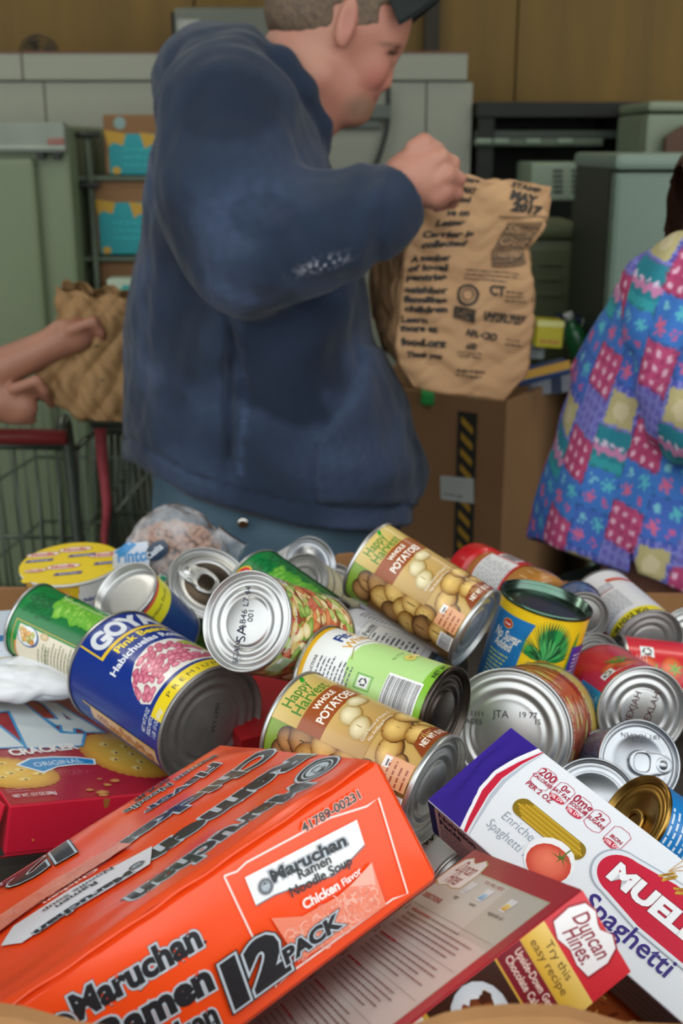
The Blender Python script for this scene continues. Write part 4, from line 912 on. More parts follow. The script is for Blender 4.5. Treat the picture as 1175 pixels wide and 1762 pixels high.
# rice mix pouch low down
A = atd(1015, 1790, .70); g1 = unit(RT*.70+UP*.62-FW*.10)*.12; g2 = FW*.75-UP*.5+RT*.3; g2 = unit(g2-(g2@unit(g1))*unit(g1))*.05
g3 = unit(np.cross(g1, g2)); g3 = -g3 if g3@UP > 0 else g3; A = A-g3*.055-g1*.35
r = carton('rice_mix_box', 'magenta and orange rice dish box under the spaghetti box', 'box', A, g1, g2, g3*.08, mat('rice_board', '#c8782e', .45, noise=(40, '#e8b060', .4)))
fr = unit(-g2); a = Art(); O = A+g3*.08; W2 = .12
a.rect(0.001, 0.001, W2-.001, .079, '#b5571f'); 
a.cycle(6)
for i in range(160): a.blob(random.uniform(.01, W2-.01), random.uniform(.002, .06), .004, .0012, random.choice(['#e8a850', '#c8642a', '#f4d898', '#8a3a18']), rot=random.uniform(0, 3), n=8)
a.done(); a.poly([(.0, .079), (.0, .052), (.02, .058), (.045, .066), (.06, .079)], '#f2ece4'); a.poly([(.0, .079), (.0, .058), (.02, .063), (.040, .070), (.052, .079)], '#8e1f74')
a.text('CV Flavor', .008, .0655, .0115, '#ece0ea', rot=.22, w=.040, bold=.03)
a.blob(.085, .05, .010, .006, '#d8d8dc', '#f4f4f6')
a.build('printed_front', flatmap(O, unit(g1), unit(-g3), np.cross(unit(g1), unit(-g3))), M_print(), r, base=.0002, local=False)
r, R = glimpse('small_carton', 'blue, white and yellow carton cut by the frame left of the green can', 'box', (-18, 1104), 1.12, (.045, .05, .040), (.1, 0, .2), mat('pale_blue_board', '#cdd6e0', .5, noise=(18, '#b8c4d2', .3)))
a = Art(); a.rect(-.022, .013, .022, .0195, '#3a7ab0'); a.rect(-.022, -.0195, .022, -.004, '#c8b04a'); a.rect(-.022, -.004, .022, .013, '#dfe5ec'); a.lines(-.02, .009, .036, 4, .0034, .001, '#6a86a8')
f0 = flatmap((0, 0, 0), (1, 0, 0), (0, 0, 1), (0, -1, 0)); Rn = np.array(R)
a.build('printed_front', lambda x, y: ((np.stack([x, -.0252+0*x, y], 1)@Rn[:3, :3].T+Rn[:3, 3]), np.tile(Rn[:3, :3]@np.array([0, -1., 0]), (len(x), 1))), M_print(), r, local=False)

# ------------------------------------------------------------------ jar, bowl, bags of the heap
def peanut():
    A_, B_ = solve_axis((940, 1047), (806, 983), 1.24, .135); R = .037
    top, bot = B_, A_; M = frame_M(bot, top-bot, 0); L = .135
    r = thing('peanut_butter_jar', 'peanut butter jar with bright red screw lid, lying behind the pineapple can', 'jar', M=M)
    prof = [(.010, .004), (.026, .001), (.032, .0), (.035, .004), (.0365, .012), (.0365, .03), (.0360, .035), (.0360, .078), (.0365, .083), (.0365, .092), (.033, .104), (.029, .108), (.029, .112)]
    link('jar_body', mesh(*lathe(prof, 64)), mat('peanut_butter', '#b9803f', .25, coat=.6, noise=(20, '#a9712f', .3)), r, local=True)
    n = 120; V = []; Fc = []
    for z in (.108, .1095, .130, .1325, .135):
        for j in range(n):
            rr = .0355 if z < .132 else (.0345 if z < .134 else .0325); rr += (.0006 if j % 2 else 0) if z < .132 else 0
            V.append((rr*math.cos(2*PI*j/n), rr*math.sin(2*PI*j/n), z))
    for i in range(4):
        for j in range(n): Fc.append((i*n+j, i*n+(j+1) % n, (i+1)*n+(j+1) % n, (i+1)*n+j))
    Fc += [tuple(range(n-1, -1, -1)), tuple(range(4*n, 5*n))]
    link('lid', mesh(V, Fc), mat('red_plastic', '#cf1f25', .3, coat=.3, noise=(9, '#bd191f', .3)), r, local=True)
    a = Art(); a.rect(-.055, .038, .055, .090, '#c0222e'); a.rect(-.030, .042, .034, .088, '#e6e4e2'); a.lines(-.026, .083, .055, 10, .0044, .0015, '#7a7a80', ragged=.1); a.barcode(.036, .05, .014, .03)
    a.build('paper_label', cylmap(.0368), M_print(), r, du=2*PI*.0368/NU)
    a = Art()
    for i in range(20): a.rect(-.1+i*.010, .014, -.0985+i*.010, .026, '#e0b580')
    a.build('moulded_ribs', cylmap(.0368), mat('rib_plastic', rough=.25, attr=True, coat=.6), r, du=2*PI*.0368/NU)
peanut()
def bowl():
    c = atd(121, 969, 1.36); r = thing('noodle_bowl', 'paper noodle bowl with yellow printed lid, back left of the heap', 'food bowl', loc=(c[0], c[1], c[2]-.068)); R = .0585
    T = Matrix.Translation(Vector(c)) @ Matrix.Rotation(math.radians(5), 4, 'X') @ Matrix.Rotation(math.radians(-2), 4, 'Y'); Tn = np.array(T)
    prof = [(.001, -.064), (.040, -.064), (.042, -.068), (.044, -.066), (R-.004, -.006), (R-.0015, -.004), (R, -.0025), (R, -.0008), (R-.002, -.0004)]
    V, Fc = lathe(prof, 96, True, False); me = mesh(V, Fc); me.transform(T)
    link('bowl_body', me, mat('bowl_paper', '#ece9e2', .5, noise=(8, '#e2ddd2', .3)), r)
    a = Art(); n = 64; P = [(R*math.cos(2*PI*k/n), R*math.sin(2*PI*k/n)) for k in range(n)]
    P[40] = (P[40][0]*1.13, P[40][1]*1.13); P[41] = (P[41][0]*1.13, P[41][1]*1.13)
    a.poly(P, '#e8c81c')
    def oval(x, y, s):
        a.blob(x, y, s, s*.36, '#8a3a2a', rot=.15); a.blob(x, y, s*.94, s*.31, '#f0dcd2', rot=.15); a.text('Noodle', x, y-s*.16, s*.50, '#c03428', al='C', rot=.15, bold=.05, sx=.85)
    def bar(x, y, s):
        a.put([(x+u*s*math.cos(.15)-v*s*math.sin(.15), y+u*s*math.sin(.15)+v*s*math.cos(.15)) for u, v in ((-1, -.2), (.9, -.2), (1, .2), (-.9, .2))], [(0, 1, 2, 3)], lin('#3a3f8a')); a.text('Bowl Soup', x, y-s*.1, s*.28, '#c8cce8', al='C', rot=.15, bold=.03)
    for x, y in ((-.038, .026), (-.002, .038), (-.006, -.010), (.038, .020)): oval(x, y, .0205)
    for x, y in ((-.038, .008), (.010, .020), (.004, -.030), (.045, -.004)): bar(x, y, .0165)
    oval(-.036, -.020, .013)
    a.build('foil_lid', lambda x, y: (np.stack([x, y, 0*x+.0004], 1)@Tn[:3, :3].T+Tn[:3, 3], np.tile(Tn[:3, 2], (len(x), 1))), M_print(), r, local=False)
    a = Art(); C2 = PI*R
    a.rect(-C2, .001, C2, .062, '#eceae6'); a.rect(-C2, .050, .022, .062, '#e8b030'); a.rect(-C2, .001, .010, .052, '#c85a2e', '#e0a04a'); a.rect(.010, .001, .020, .058, '#e8c224')
    for i in range(60): a.blob(random.uniform(-.10, .008), random.uniform(.01, .05), .006, .003, random.choice(['#d88a3a', '#b8482a', '#e8c070']), jag=.4, n=9, rot=random.uniform(0, 3))
    a.text('Pollo/Chicken', .026, .038, .0075, '#3f4a94', w=.036, bold=.03); a.lines(.026, .033, .036, 8, .004, .0011, '#8a90b8')
    def bm_(x, y):
        t = x/R-PI/2; rr = .0445+(R-.004-.0445)*(y/.062)+.0004; P = np.stack([rr*np.cos(t), rr*np.sin(t), y-.066], 1); N = np.stack([np.cos(t), np.sin(t), 0*t-.2], 1)
        return P@Tn[:3, :3].T+Tn[:3, 3], N@Tn[:3, :3].T
    a.build('printed_wrap', bm_, M_matte(), r, du=2*PI*R/96, local=False)
bowl()
def crumple(P, s, amp, seed=0):
    r = np.random.default_rng(seed); d = np.zeros(len(P))
    for i in range(7):
        k = r.normal(size=3)*s*(1+.5*i); ph = r.random()*6; d += np.abs(np.sin(P@k+ph+1.3*np.sin(P@(k[::-1]*.6)+ph)))*amp/(1+.35*i)
    return d-d.mean()
def blobmesh(c, rad, n=72, m=48, amp=.006, s=40, seed=0, sq=1.0, fn=None):
    V = []; Fc = []
    for i in range(m+1):
        for j in range(n):
            t = PI*i/m; p = 2*PI*j/n; V.append((math.sin(t)*math.cos(p), math.sin(t)*math.sin(p), math.cos(t)))
    V = np.array(V); N = V.copy(); V = np.sign(V)*np.abs(V)**sq*np.array(rad)
    if fn is not None: V = fn(V)
    V = V+N*crumple(V, s, amp, seed)[:, None]+np.array(c)
    for i in range(m):
        for j in range(n): Fc.append((i*n+j, (i+1)*n+j, (i+1)*n+(j+1) % n, i*n+(j+1) % n))
    return V, Fc
def beanbag():
    c = atd(292, 948, 1.36); r = thing('bean_bag', 'clear plastic bag of brown dried beans with blue and white print, at the back', 'food bag', loc=(c[0], c[1], c[2]-.05))
    V = []; Fc = []; k = 0
    ic = bmesh.new(); bmesh.ops.create_icosphere(ic, subdivisions=1, radius=1); iv = [v.co.copy() for v in ic.verts]; iff = [[v.index for v in f.verts] for f in ic.faces]; ic.free()
    rr = random.Random(2)
    for q in range(1100):
        d = Vector((rr.gauss(0, 1), rr.gauss(0, 1), rr.gauss(0, 1))).normalized(); s = rr.uniform(.80, .92)
        p = Vector((d.x*.060*s+.006, d.y*.034*s, d.z*.048*s-.010)); ax = Matrix.Rotation(rr.uniform(0, 6), 3, Vector((rr.random(), rr.random(), rr.random())).normalized())
        o = len(V); V += [tuple(Vector(c)+p+ax @ Vector((v.x*.0060, v.y*.0038, v.z*.0034))) for v in iv]; Fc += [tuple(i+o for i in f) for f in iff]
    me = mesh(V, Fc); o = link('dried_beans', me, mat('dry_beans', '#c49a82', .55, noise=(120, '#a0765e', .3)), r); o['kind'] = 'stuff'
    V, Fc = blobmesh(c+np.array([.006, 0, -.008]), (.062, .040, .050), amp=.0022, s=55, seed=3, fn=lambda P: P*np.array([1, 1, 1])+np.stack([0*P[:, 0], 0*P[:, 0], np.where(P[:, 2] > .03, (P[:, 2]-.03)*.7, 0)], 1))
    link('clear_film', mesh(V, Fc), M_clear(), r)
    a = Art(); a.poly([(-.062, -.020), (-.058, .010), (-.040, .022), (-.018, .026), (-.016, .004), (-.020, -.020), (-.036, -.030)], '#c9cfda'); a.poly([(-.058, .008), (-.040, .024), (-.030, .022), (-.046, .006)], '#3a8ac4')
    a.text('Pinto', -.054, -.002, .020, '#3a8ac4', rot=.2, w=.036, bold=.03, shear=.2); a.text('BEANS', -.046, -.016, .011, '#4a94cc', rot=.2, w=.026, bold=.03)
    a.blob(-.008, .016, .014, .0095, '#20344c', rot=.7, n=20); a.text('Casita', -.017, .006, .010, '#d8dce4', rot=.7, bold=.03, w=.021)
    a.put([(-.006, -.010), (.006, -.016), (.001, -.030), (-.010, -.024)], [(0, 1, 2, 3)], lin('#d8e4d8')); a.put([(-.0045, -.012), (.0045, -.0165), (.0005, -.0285), (-.0085, -.0235)], [(0, 1, 2, 3)], lin('#3a9a78'))
    def f(x, y):
        z = np.sqrt(np.clip(1-(x/.070)**2-((y+.005)/.062)**2, .02, 1)); P = np.stack([c[0]+x*1.05, c[1]-.0425*z, c[2]+y-.002], 1); N = np.stack([x/.06**1, -z*1.6, y/.05], 1); return P, N/np.linalg.norm(N, axis=1)[:, None]
    a.build('printed_patches', f, M_print(), r, du=.006, dv=.006, local=False)
    V, Fc = [], []
    for i in range(9):   # gathered tail of the bag
        t = i/8
        for j in range(14):
            q = 2*PI*j/14; w = .014*(1-.4*t)+.006*t*t; V.append((c[0]+.052+.030*t+w*.6*math.cos(q)*(1+.3*math.sin(5*q)), c[1]+w*math.sin(q), c[2]+.018-.022*t+w*math.cos(q+.4)))
    for i in range(8):
        for j in range(14): Fc.append((i*14+j, i*14+(j+1) % 14, i*14+14+(j+1) % 14, i*14+14+j))
    link('gathered_film', mesh(V, Fc), M_clear(), r)
beanbag()
c = atd(38, 1168, 1.08); r = thing('plastic_bag', 'crumpled white plastic bag under the green can at the left', 'bag', loc=(c[0], c[1], c[2]-.03))
V, Fc = blobmesh(c, (.070, .035, .018), n=110, m=70, amp=.0045, s=24, seed=5); link('bag_film', mesh(V, Fc), mat('white_polythene', '#e6e8ea', .35, noise=(14, '#d8dbde', .3), coat=.2), r)
V, Fc = blobmesh(c+np.array([.062, .0, .002]), (.022, .018, .010), n=60, m=40, amp=.004, s=70, seed=8); link('tied_corner', mesh(V, Fc), MATS['white_polythene'], r)

# ------------------------------------------------------------------ room
tag(boxpart('ground', (-9, -9, -.1), (9, .2, 0), mat('pale_concrete', '#b0aea8', .85, noise=(1.5, '#a09e98', .3))), kind='structure')
tag(boxpart('floor', (-5, .2, -.1), (5, 6.2, 0), mat('concrete_floor', '#4a5049', .7, noise=(1.5, '#3a403a', .3))), kind='structure')
YB = 4.3
wb = tag(boxpart('wall_back', (-5, YB, 0), (5, YB+.1, 3.2), mat('wall_backing', '#4a3818', .7, noise=(3, '#3c2c12', .3))), kind='structure')
WOOD = mat('ochre_plywood', '#745600', .6, noise=(2.2, '#5c4400', .25), wood=(5, 5, .7))
for i in range(9):
    x = -4.9+i*1.1; boxpart('plywood_sheet', (x+.003, YB-.02, .02), (x+1.097, YB, 3.18), WOOD, wb, b=.002)
tag(boxpart('wall_left', (-5.1, .2, 0), (-5, 6.2, 3.2), mat('side_wall', '#6b6d62', .8, noise=(2, '#5a5c52', .3))), kind='structure')
tag(boxpart('wall_right', (5, .2, 0), (5.1, 6.2, 3.2), MATS['side_wall']), kind='structure')
tag(boxpart('ceiling', (-5.1, .2, 3.2), (5.1, 6.2, 3.3), mat('ceiling_board', '#55574f', .9, noise=(2, '#45473f', .3))), kind='structure')
for k, (lx, ly) in enumerate(((-1.6, 1.9), (1.6, 1.9), (-1.6, 3.5), (1.6, 3.5))):  # housings for the added, unseen fill lamps
    r = thing('fill_lamp', ('added unseen fill lamp under the ceiling near the open front, left', 'added unseen fill lamp under the ceiling near the open front, right', 'added unseen fill lamp under the ceiling near the back wall, left', 'added unseen fill lamp under the ceiling near the back wall, right')[k], 'lamp', loc=(lx, ly, 3.19), group='added fill lamps under the ceiling')
    boxpart('fill_housing', (lx-.68, ly-.15, 3.12), (lx+.68, ly+.15, 3.199), mat('fill_white', '#dcdcd4', .5, noise=(9, '#cccccc', .3)), r)
bpy.data.objects['wall_back']['label'] = 'ochre brown plywood wall behind everything'

def pxbox(parent, name, x0, y0, x1, y1, Y, depth, m, b=.006):
    """upright box whose front shows between two pixels at plane Y"""
    p = at(x0, y0, Y); q = at(x1, y1, Y); return boxpart(name, (p[0], Y, q[2]), (q[0], Y+depth, p[2]), m, parent, b=b)
def pxroot(name, label, cat, x, y, Y, group=None, z=None):
    p = at(x, y, Y); return thing(name, label, cat, loc=(p[0], Y+.1, p[2] if z is None else z), group=group)
GW = mat('cream_enamel', '#969885', .45, noise=(1.5, '#858776', .3))
# tall white cold cabinet built of panels
Y = 3.8; r = pxroot('cold_cabinet', 'wide off-white panelled cold cabinet behind the man', 'cabinet', 400, 500, Y, z=0)
pl = at(-140, 92, Y); pr = at(806, 80, Y); zt = pl[2]; x0, x1 = pl[0], pr[0]
boxpart('cabinet_body', (x0, Y+.012, .0), (x1, Y+.42, zt-.01), mat('panel_joint', '#5e6256', .6, noise=(3, '#50544a', .3)), r)
zs = at(300, 140, Y)[2]; zs2 = at(700, 120, Y)[2]
xs = [x0, at(38, 100, Y)[0], at(662, 100, Y)[0], x1]
for a_, b_2 in zip(xs[:-1], xs[1:]): boxpart('top_panel', (a_+.002, Y-.008, zs+.003), (b_2-.002, Y+.02, zt), GW, r, b=.003)
xs = [x0, at(72, 100, Y)[0], at(330, 100, Y)[0], at(560, 100, Y)[0], at(733, 200, Y)[0], at(810, 300, Y)[0]]
for a_, b_2 in zip(xs[:-1], xs[1:]): boxpart('wall_panel', (a_+.002, Y, .02), (b_2-.002, Y+.02, zs-.003), GW, r, b=.003)
boxpart('copper_edge', (x0, Y-.010, zt), (x1, Y+.02, zt+.006), mat('rust_trim', '#7a4a36', .6, noise=(9, '#63392a', .3)), r, b=.001)
P = [at(q_, w_2, Y-.03) for q_, w_2 in ((668, 150), (666, 215), (655, 260), (640, 300), (632, 330))]
V, Fc = tube(smoothline(P), .008, 8); c_ = tag(link('power_cable', mesh(V, Fc), mat('dark_rubber', '#2c302c', .6, noise=(30, '#222522', .3))), 'dark cable hanging down the white cabinet in front of the face', 'cable')
r = pxroot('wall_socket', 'grey conduit box on the white cabinet near the chin', 'socket', 655, 195, Y-.05); pxbox(r, 'socket_box', 610, 180, 672, 205, Y-.045, .03, mat('grey_plastic', '#5a6058', .5, noise=(9, '#4c524a', .3))); pxbox(r, 'conduit', 560, 205, 655, 222, Y-.03, .015, MATS['grey_plastic'])
# things on top of the cabinet
r = pxroot('storage_case', 'grey green case with pale sticker on top of the white cabinet', 'case', 380, 84, Y+.1); pxbox(r, 'case_body', 298, 12, 472, 84, Y+.05, .3, mat('case_grey', '#6a6e60', .55, noise=(4, '#5c6054', .3)), b=.012); pxbox(r, 'case_side', 293, 20, 300, 84, Y+.055, .28, mat('black_plastic', '#22241f', .6, noise=(9, '#1a1c18', .3))); pxbox(r, 'sticker', 304, 33, 343, 52, Y+.044, .004, mat('pale_sticker', '#a8aaa0', .6, noise=(30, '#8a8c84', .3)), b=.001)
cfan = at(68, 96, Y+.2); r = thing('desk_fan', 'small dark round fan standing on top of the white cabinet', 'fan', loc=cfan)
parts = [tube([cfan+np.array([.058*math.cos(t)*s, -.02+.04*k, .002+.058*math.sin(t)*s]) for t in np.linspace(0, 2*PI, 36, endpoint=False)], .0028, 6, True) for s in (1, .75, .5, .25) for k in (0, 1)]
link('fan_guard', mesh(*join(parts)), mat('fan_wire', '#2a2418', .5, noise=(30, '#1e1a10', .3)), r)
for k in range(4):
    t = k*PI/2+.3; V = [cfan+np.array([.05*math.cos(t+d)*s, .0+.012*d, .002+.05*math.sin(t+d)*s]) for s, d in ((.2, 0), (1, -.3), (1, .45), (.3, .5))]; V += [v+np.array([0, .003, 0]) for v in V]
    link('blade', bm_done(hexa(V)), mat('fan_blade', '#3a2f18', .4, noise=(9, '#2c2412', .3)), r, smooth=False)
boxpart('base', cfan+np.array([-.035, -.03, -.062]), cfan+np.array([.035, .04, -.052]), MATS['fan_wire'], r)
r = pxroot('roof_post', 'dark upright post behind the cap', 'post', 742, 60, 4.22, z=0); b_ = at(730, 70, 4.22); boxpart('post', (b_[0], 4.225, 0), (b_[0]+.05, 4.275, 3.19), mat('dark_timber', '#2e2612', .7, noise=(6, '#221c0c', .3)), r)
# upright freezer at the left
Y = 3.12; r = pxroot('upright_freezer', 'sage green upright freezer at the left edge with a control strip', 'freezer', 0, 700, Y, z=0)
p = at(-190, 212, Y); q = at(118, 900, Y); q2 = at(113, 212, Y)
SG = mat('sage_enamel', '#7d8a68', .4, noise=(1.2, '#66745a', .3))
boxpart('cabinet_body', (p[0], Y+.03, .05), (q2[0]-.003, Y+.6, p[2]-.004), SG, r, b=.012)
pxbox(r, 'door', -190, 272, 113, 1010, Y, .05, SG, b=.012)
pxbox(r, 'control_panel', -190, 210, 113, 262, Y-.006, .05, mat('panel_strip', '#8a9284', .4, noise=(9, '#7a8274', .3)), b=.006)
pxbox(r, 'badge', 81, 238, 110, 249, Y-.012, .008, mat('red_badge', '#8a4a3e', .5, noise=(30, '#9a6a5c', .3)), b=.001)
pxbox(r, 'trim_strip', -190, 250, 112, 256, Y-.010, .01, mat('bright_trim', '#a8ae9e', .35, noise=(9, '#989e90', .3)), b=.001)
for x in (62, 90): pxbox(r, 'door_catch', x, 262, x+14, 275, Y-.008, .02, MATS['black_plastic'], b=.002)
# rack with printed boxes
Y = 3.25; r = pxroot('wire_rack', 'grey steel rack holding turquoise printed boxes behind the man', 'rack', 150, 600, Y, z=0)
RK = mat('grey_steel', '#5c6656', .5, .4, noise=(9, '#4c5648', .3))
for x in (130, 154):
    for dy in (0, .35): V, Fc = tube([(at(x+4, 300, Y)[0], Y+dy, 0), (at(x, 300, Y)[0], Y+dy, at(x, 225, Y)[2])], .010, 10); link('rack_post', mesh(V, Fc), RK, r)
V, Fc = tube([(at(345, 300, Y)[0], Y+.35, 0), (at(345, 300, Y)[0], Y+.35, at(345, 225, Y)[2])], .010, 10); link('rack_post', mesh(V, Fc), RK, r)
for y in (303, 442, 520, 700): 
    z = at(200, y, Y)[2]; boxpart('rack_shelf', (at(130, y, Y)[0], Y, z-.012), (at(350, y, Y)[0], Y+.36, z), RK, r, b=.003)
for y in (232, 318): z = at(130, y, Y)[2]; V, Fc = tube([(at(126, y, Y)[0], Y-.01, z), (at(172, y, Y)[0], Y-.01, z)], .008, 8); link('rack_bar', mesh(V, Fc), MATS['dark_rubber'], r)
def teal_box(label, x0, y0, x1, y1, Y, top):
    p = at(x0, y0, Y); q = at(x1, y1, Y); r = thing('printed_box', label, 'box', loc=((p[0]+q[0])/2, Y+.1, q[2]), group='turquoise printed boxes on the rack')
    boxpart('carton', (p[0], Y, q[2]), (q[0], Y+.26, p[2]), mat('brown_board', '#8a6440', .75, noise=(6, '#78552f', .3)), r, b=.006)
    w, h = q[0]-p[0], p[2]-q[2]; a = Art(); a.rect(.012, .0, w, h*.68, '#12868c', '#1c9298')
    for x, y, s in ((.03, .68, .030), (.13, .64, .034), (.26, .70, .03), (.36, .66, .03)):
        if x < w: a.poly([(x-s, h*y+.01), (x+s, h*y), (x+s*.7, h*y-.030), (x-s*.2, h*y-.022), (x-s*.6, h*y-.034)], '#b8902a')
    if top: a.blob(.045, h*.86, .016, .016, '#7f9a92', n=20)
    a.blob(.03, .01, .012, .010, '#b8902a'); a.lines(.05, h*.4, w*.6, 3, .02, .006, '#2aa0a4')
    a.build('printed_panel', flatmap((p[0], Y, q[2]), (1, 0, 0), (0, 0, 1), (0, -1, 0)), M_matte(), r, base=.0006, local=False)
teal_box('turquoise and brown printed box with pale round seal, upper one on the rack', 176, 197, 345, 300, Y+.02, True)
teal_box('turquoise and brown printed box, middle one on the rack', 158, 306, 345, 437, Y+.02, False)
r = pxroot('plain_carton', 'plain brown carton under the turquoise boxes', 'box', 200, 516, Y); pxbox(r, 'carton', 170, 449, 345, 516, Y+.03, .25, MATS['brown_board']); pxbox(r, 'tape', 235, 449, 258, 516, Y+.028, .003, mat('parcel_tape', '#9a7a50', .4, noise=(9, '#8a6a44', .3)), b=0)
r = pxroot('snack_pack', 'small white and green printed pack on the rack shelf beside the sleeve', 'pack', 208, 520, Y-.1); o = pxbox(r, 'pack_body', 183, 480, 300, 522, Y-.08, .07, mat('pack_board', '#b8c8b0', .5, noise=(9, '#a8b8a0', .3)))
p = at(183, 522, Y-.08); a = Art(); 
for i in range(24): a.blob(random.uniform(.01, .14), random.uniform(.005, .05), .012, .006, random.choice(['#2a8f6a', '#c8c04a', '#e8ece8', '#1f9a9a']), jag=.5)
a.build('printed_panel', flatmap(p, (1, 0, 0), (0, 0, 1), (0, -1, 0)), M_matte(), r, base=.0006, local=False)

# right-hand clutter
Y = 3.9; r = pxroot('dark_shelf', 'dark shelving recess under the plywood at the right', 'shelf', 950, 260, Y, z=0)
p = at(812, 178, Y); q = at(1118, 178, Y)
DK = mat('dark_paint', '#20231c', .7, noise=(4, '#15170f', .3)); 
boxpart('shelf_board', (p[0], Y-.15, p[2]-.045), (q[0], YB-.03, p[2]), DK, r)
boxpart('back_board', (p[0], Y+.3, .02), (q[0], Y+.33, p[2]-.045), mat('dim_board', '#4f534c', .7, noise=(3, '#42463f', .3)), r)
for x in (812, 1050, 1100): xx = at(x, 300, Y)[0]; boxpart('upright', (xx, Y-.14, .0), (xx+.05, Y+.3, p[2]-.045), DK, r)
z = at(900, 232, Y)[2]; boxpart('lower_board', (p[0], Y-.13, z-.012), (q[0], Y+.3, z+.012), mat('green_grey_board', '#3d453c', .6, noise=(4, '#343b33', .3)), r)
r = pxroot('metal_rail', 'row of small pale lamps along a grey rail under the dark shelf', 'rail', 900, 245, Y-.2); pxbox(r, 'rail', 816, 238, 1038, 252, Y-.16, .02, RK)
for x in (820, 850, 905, 960): pxbox(r, 'lamp_cover', x, 238, x+26, 248, Y-.168, .012, mat('pale_cover', '#7f8f7a', .4, noise=(9, '#6f7f6c', .3)))
r = pxroot('vent_unit', 'pale slotted machine housing behind the paper bag', 'machine', 960, 330, 3.5); pxbox(r, 'housing', 915, 280, 1012, 345, 3.5, .3, mat('pale_housing', '#8d9c86', .5, noise=(6, '#7c8b76', .3)))
for i in range(5): pxbox(r, 'vent_slot', 952, 292+i*9, 968, 296+i*9, 3.495, .01, MATS['black_plastic'], b=0); pxbox(r, 'vent_slot', 984, 292+i*9, 1002, 296+i*9, 3.495, .01, MATS['black_plastic'], b=0)
# dark green machine and olive crate
Y = 3.17; r = pxroot('dark_locker', 'dark green metal locker between the paper bag and the right fridge', 'locker', 1000, 400, Y, z=0)
p = at(1010, 296, Y); q = at(1066, 900, Y); boxpart('locker_body', (at(1005, 400, Y+.2)[0], Y+.2, 0), (q[0], Y+.42, p[2]-.12), mat('locker_green', '#2a3024', .55, noise=(4, '#20261c', .3)), r, b=.01)
V = [(p[0], Y, 0), (q[0]+.03, Y, 0), (q[0]+.03, Y+.2, 0), (p[0], Y+.2, 0), (p[0], Y, p[2]-.08), (q[0]+.03, Y, p[2]+.05), (q[0]+.03, Y+.2, p[2]+.05), (p[0], Y+.2, p[2]-.08)]
link('sloped_side', bm_done(hexa(V, .006)), MATS['locker_green'], r, smooth=False)
pxbox(r, 'door_panel', 1018, 360, 1058, 700, Y-.006, .02, mat('locker_door', '#353b2a', .5, noise=(4, '#2c3223', .3)))
Y = 3.02; r = pxroot('olive_cooler', 'olive green lidded tub standing behind the paper bag', 'tub', 955, 545, Y)
OL = mat('olive_plastic', '#5a6140', .5, noise=(4, '#4b5236', .3))
pxbox(r, 'tub_body', 880, 410, 1004, 640, Y, .30, OL, b=.03); pxbox(r, 'lid', 876, 386, 1008, 412, Y-.01, .32, OL, b=.015); 
for y in (452, 478, 505): pxbox(r, 'moulded_rib', 925, y, 965, y+6, Y-.008, .02, OL, b=.003)
r = pxroot('grey_cabinet', 'low grey cabinet standing under the olive tub', 'cabinet', 955, 640, Y, z=0)
p = at(872, 640, Y-.02); q = at(1030, 640, Y-.02); boxpart('cabinet_body', (p[0], Y-.02, .03), (q[0], Y+.3, p[2]), mat('cab_grey', '#4c5240', .6, noise=(3, '#40463a', .3)), r); boxpart('door', (p[0]+.02, Y-.032, .06), (q[0]-.02, Y-.02, p[2]-.03), mat('cab_door', '#555b48', .5, noise=(3, '#484e3e', .3)), r)
# fridges at the right
Y = 2.55; r = pxroot('green_fridge', 'grey green fridge at the right edge behind the patterned shirt', 'fridge', 1150, 700, Y, z=0)
GF = mat('fridge_green', '#76897a', .4, noise=(1.5, '#64786a', .3)); p = at(1062, 264, Y); q = at(1330, 264, Y)
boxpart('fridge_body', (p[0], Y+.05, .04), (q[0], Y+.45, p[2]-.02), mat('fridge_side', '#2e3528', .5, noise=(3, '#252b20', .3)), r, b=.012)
z = at(1100, 296, Y)[2]; boxpart('door', (p[0], Y, .08), (q[0], Y+.048, z), GF, r, b=.012); boxpart('top_cap', (p[0]-.005, Y-.01, z+.004), (q[0], Y+.45, p[2]), mat('fridge_top', '#7f9282', .4, noise=(2, '#6d8072', .3)), r, b=.012)
boxpart('handle', (p[0]+.14, Y-.03, z-.5), (p[0]+.16, Y, z-.2), GF, r, b=.006)
Y = 3.35; r = pxroot('pale_fridge', 'taller pale fridge top showing above the grey green fridge', 'fridge', 1150, 250, Y, z=0)
PF = mat('fridge_pale', '#86937a', .45, noise=(1.5, '#76836c', .3)); p = at(1116, 174, Y); q = at(1330, 174, Y); z = at(1120, 192, Y)[2]
boxpart('fridge_body', (p[0], Y+.05, .04), (q[0], Y+.36, z-.004), PF, r, b=.012); boxpart('top_cap', (p[0], Y, z), (q[0], Y+.36, p[2]), PF, r, b=.012)
boxpart('door', (p[0], Y, .08), (q[0], Y+.048, z-.006), PF, r, b=.01)
r = pxroot('brown_board', 'reddish brown board leaning against the pale fridge', 'board', 1170, 260, 3.3, z=0)
P4 = [at(1145, 262, 3.30), at(1330, 262, 3.30), at(1330, 205, 3.30), at(1178, 216, 3.30), at(1146, 236, 3.30)]
V = [tuple(q) for q in P4]+[tuple(q+np.array([0, .03, 0])) for q in P4]; Fc = [(0, 1, 2, 3, 4), (9, 8, 7, 6, 5)]+[(i, (i+1) % 5, 5+(i+1) % 5, 5+i) for i in range(5)]
link('board', mesh(V, Fc), mat('red_brown', '#5a3a22', .6, noise=(4, '#4c2f1a', .3)), r, smooth=False)
boxpart('board_foot', (P4[0][0], 3.30, .02), (P4[1][0], 3.33, P4[0][2]), MATS['red_brown'], r)

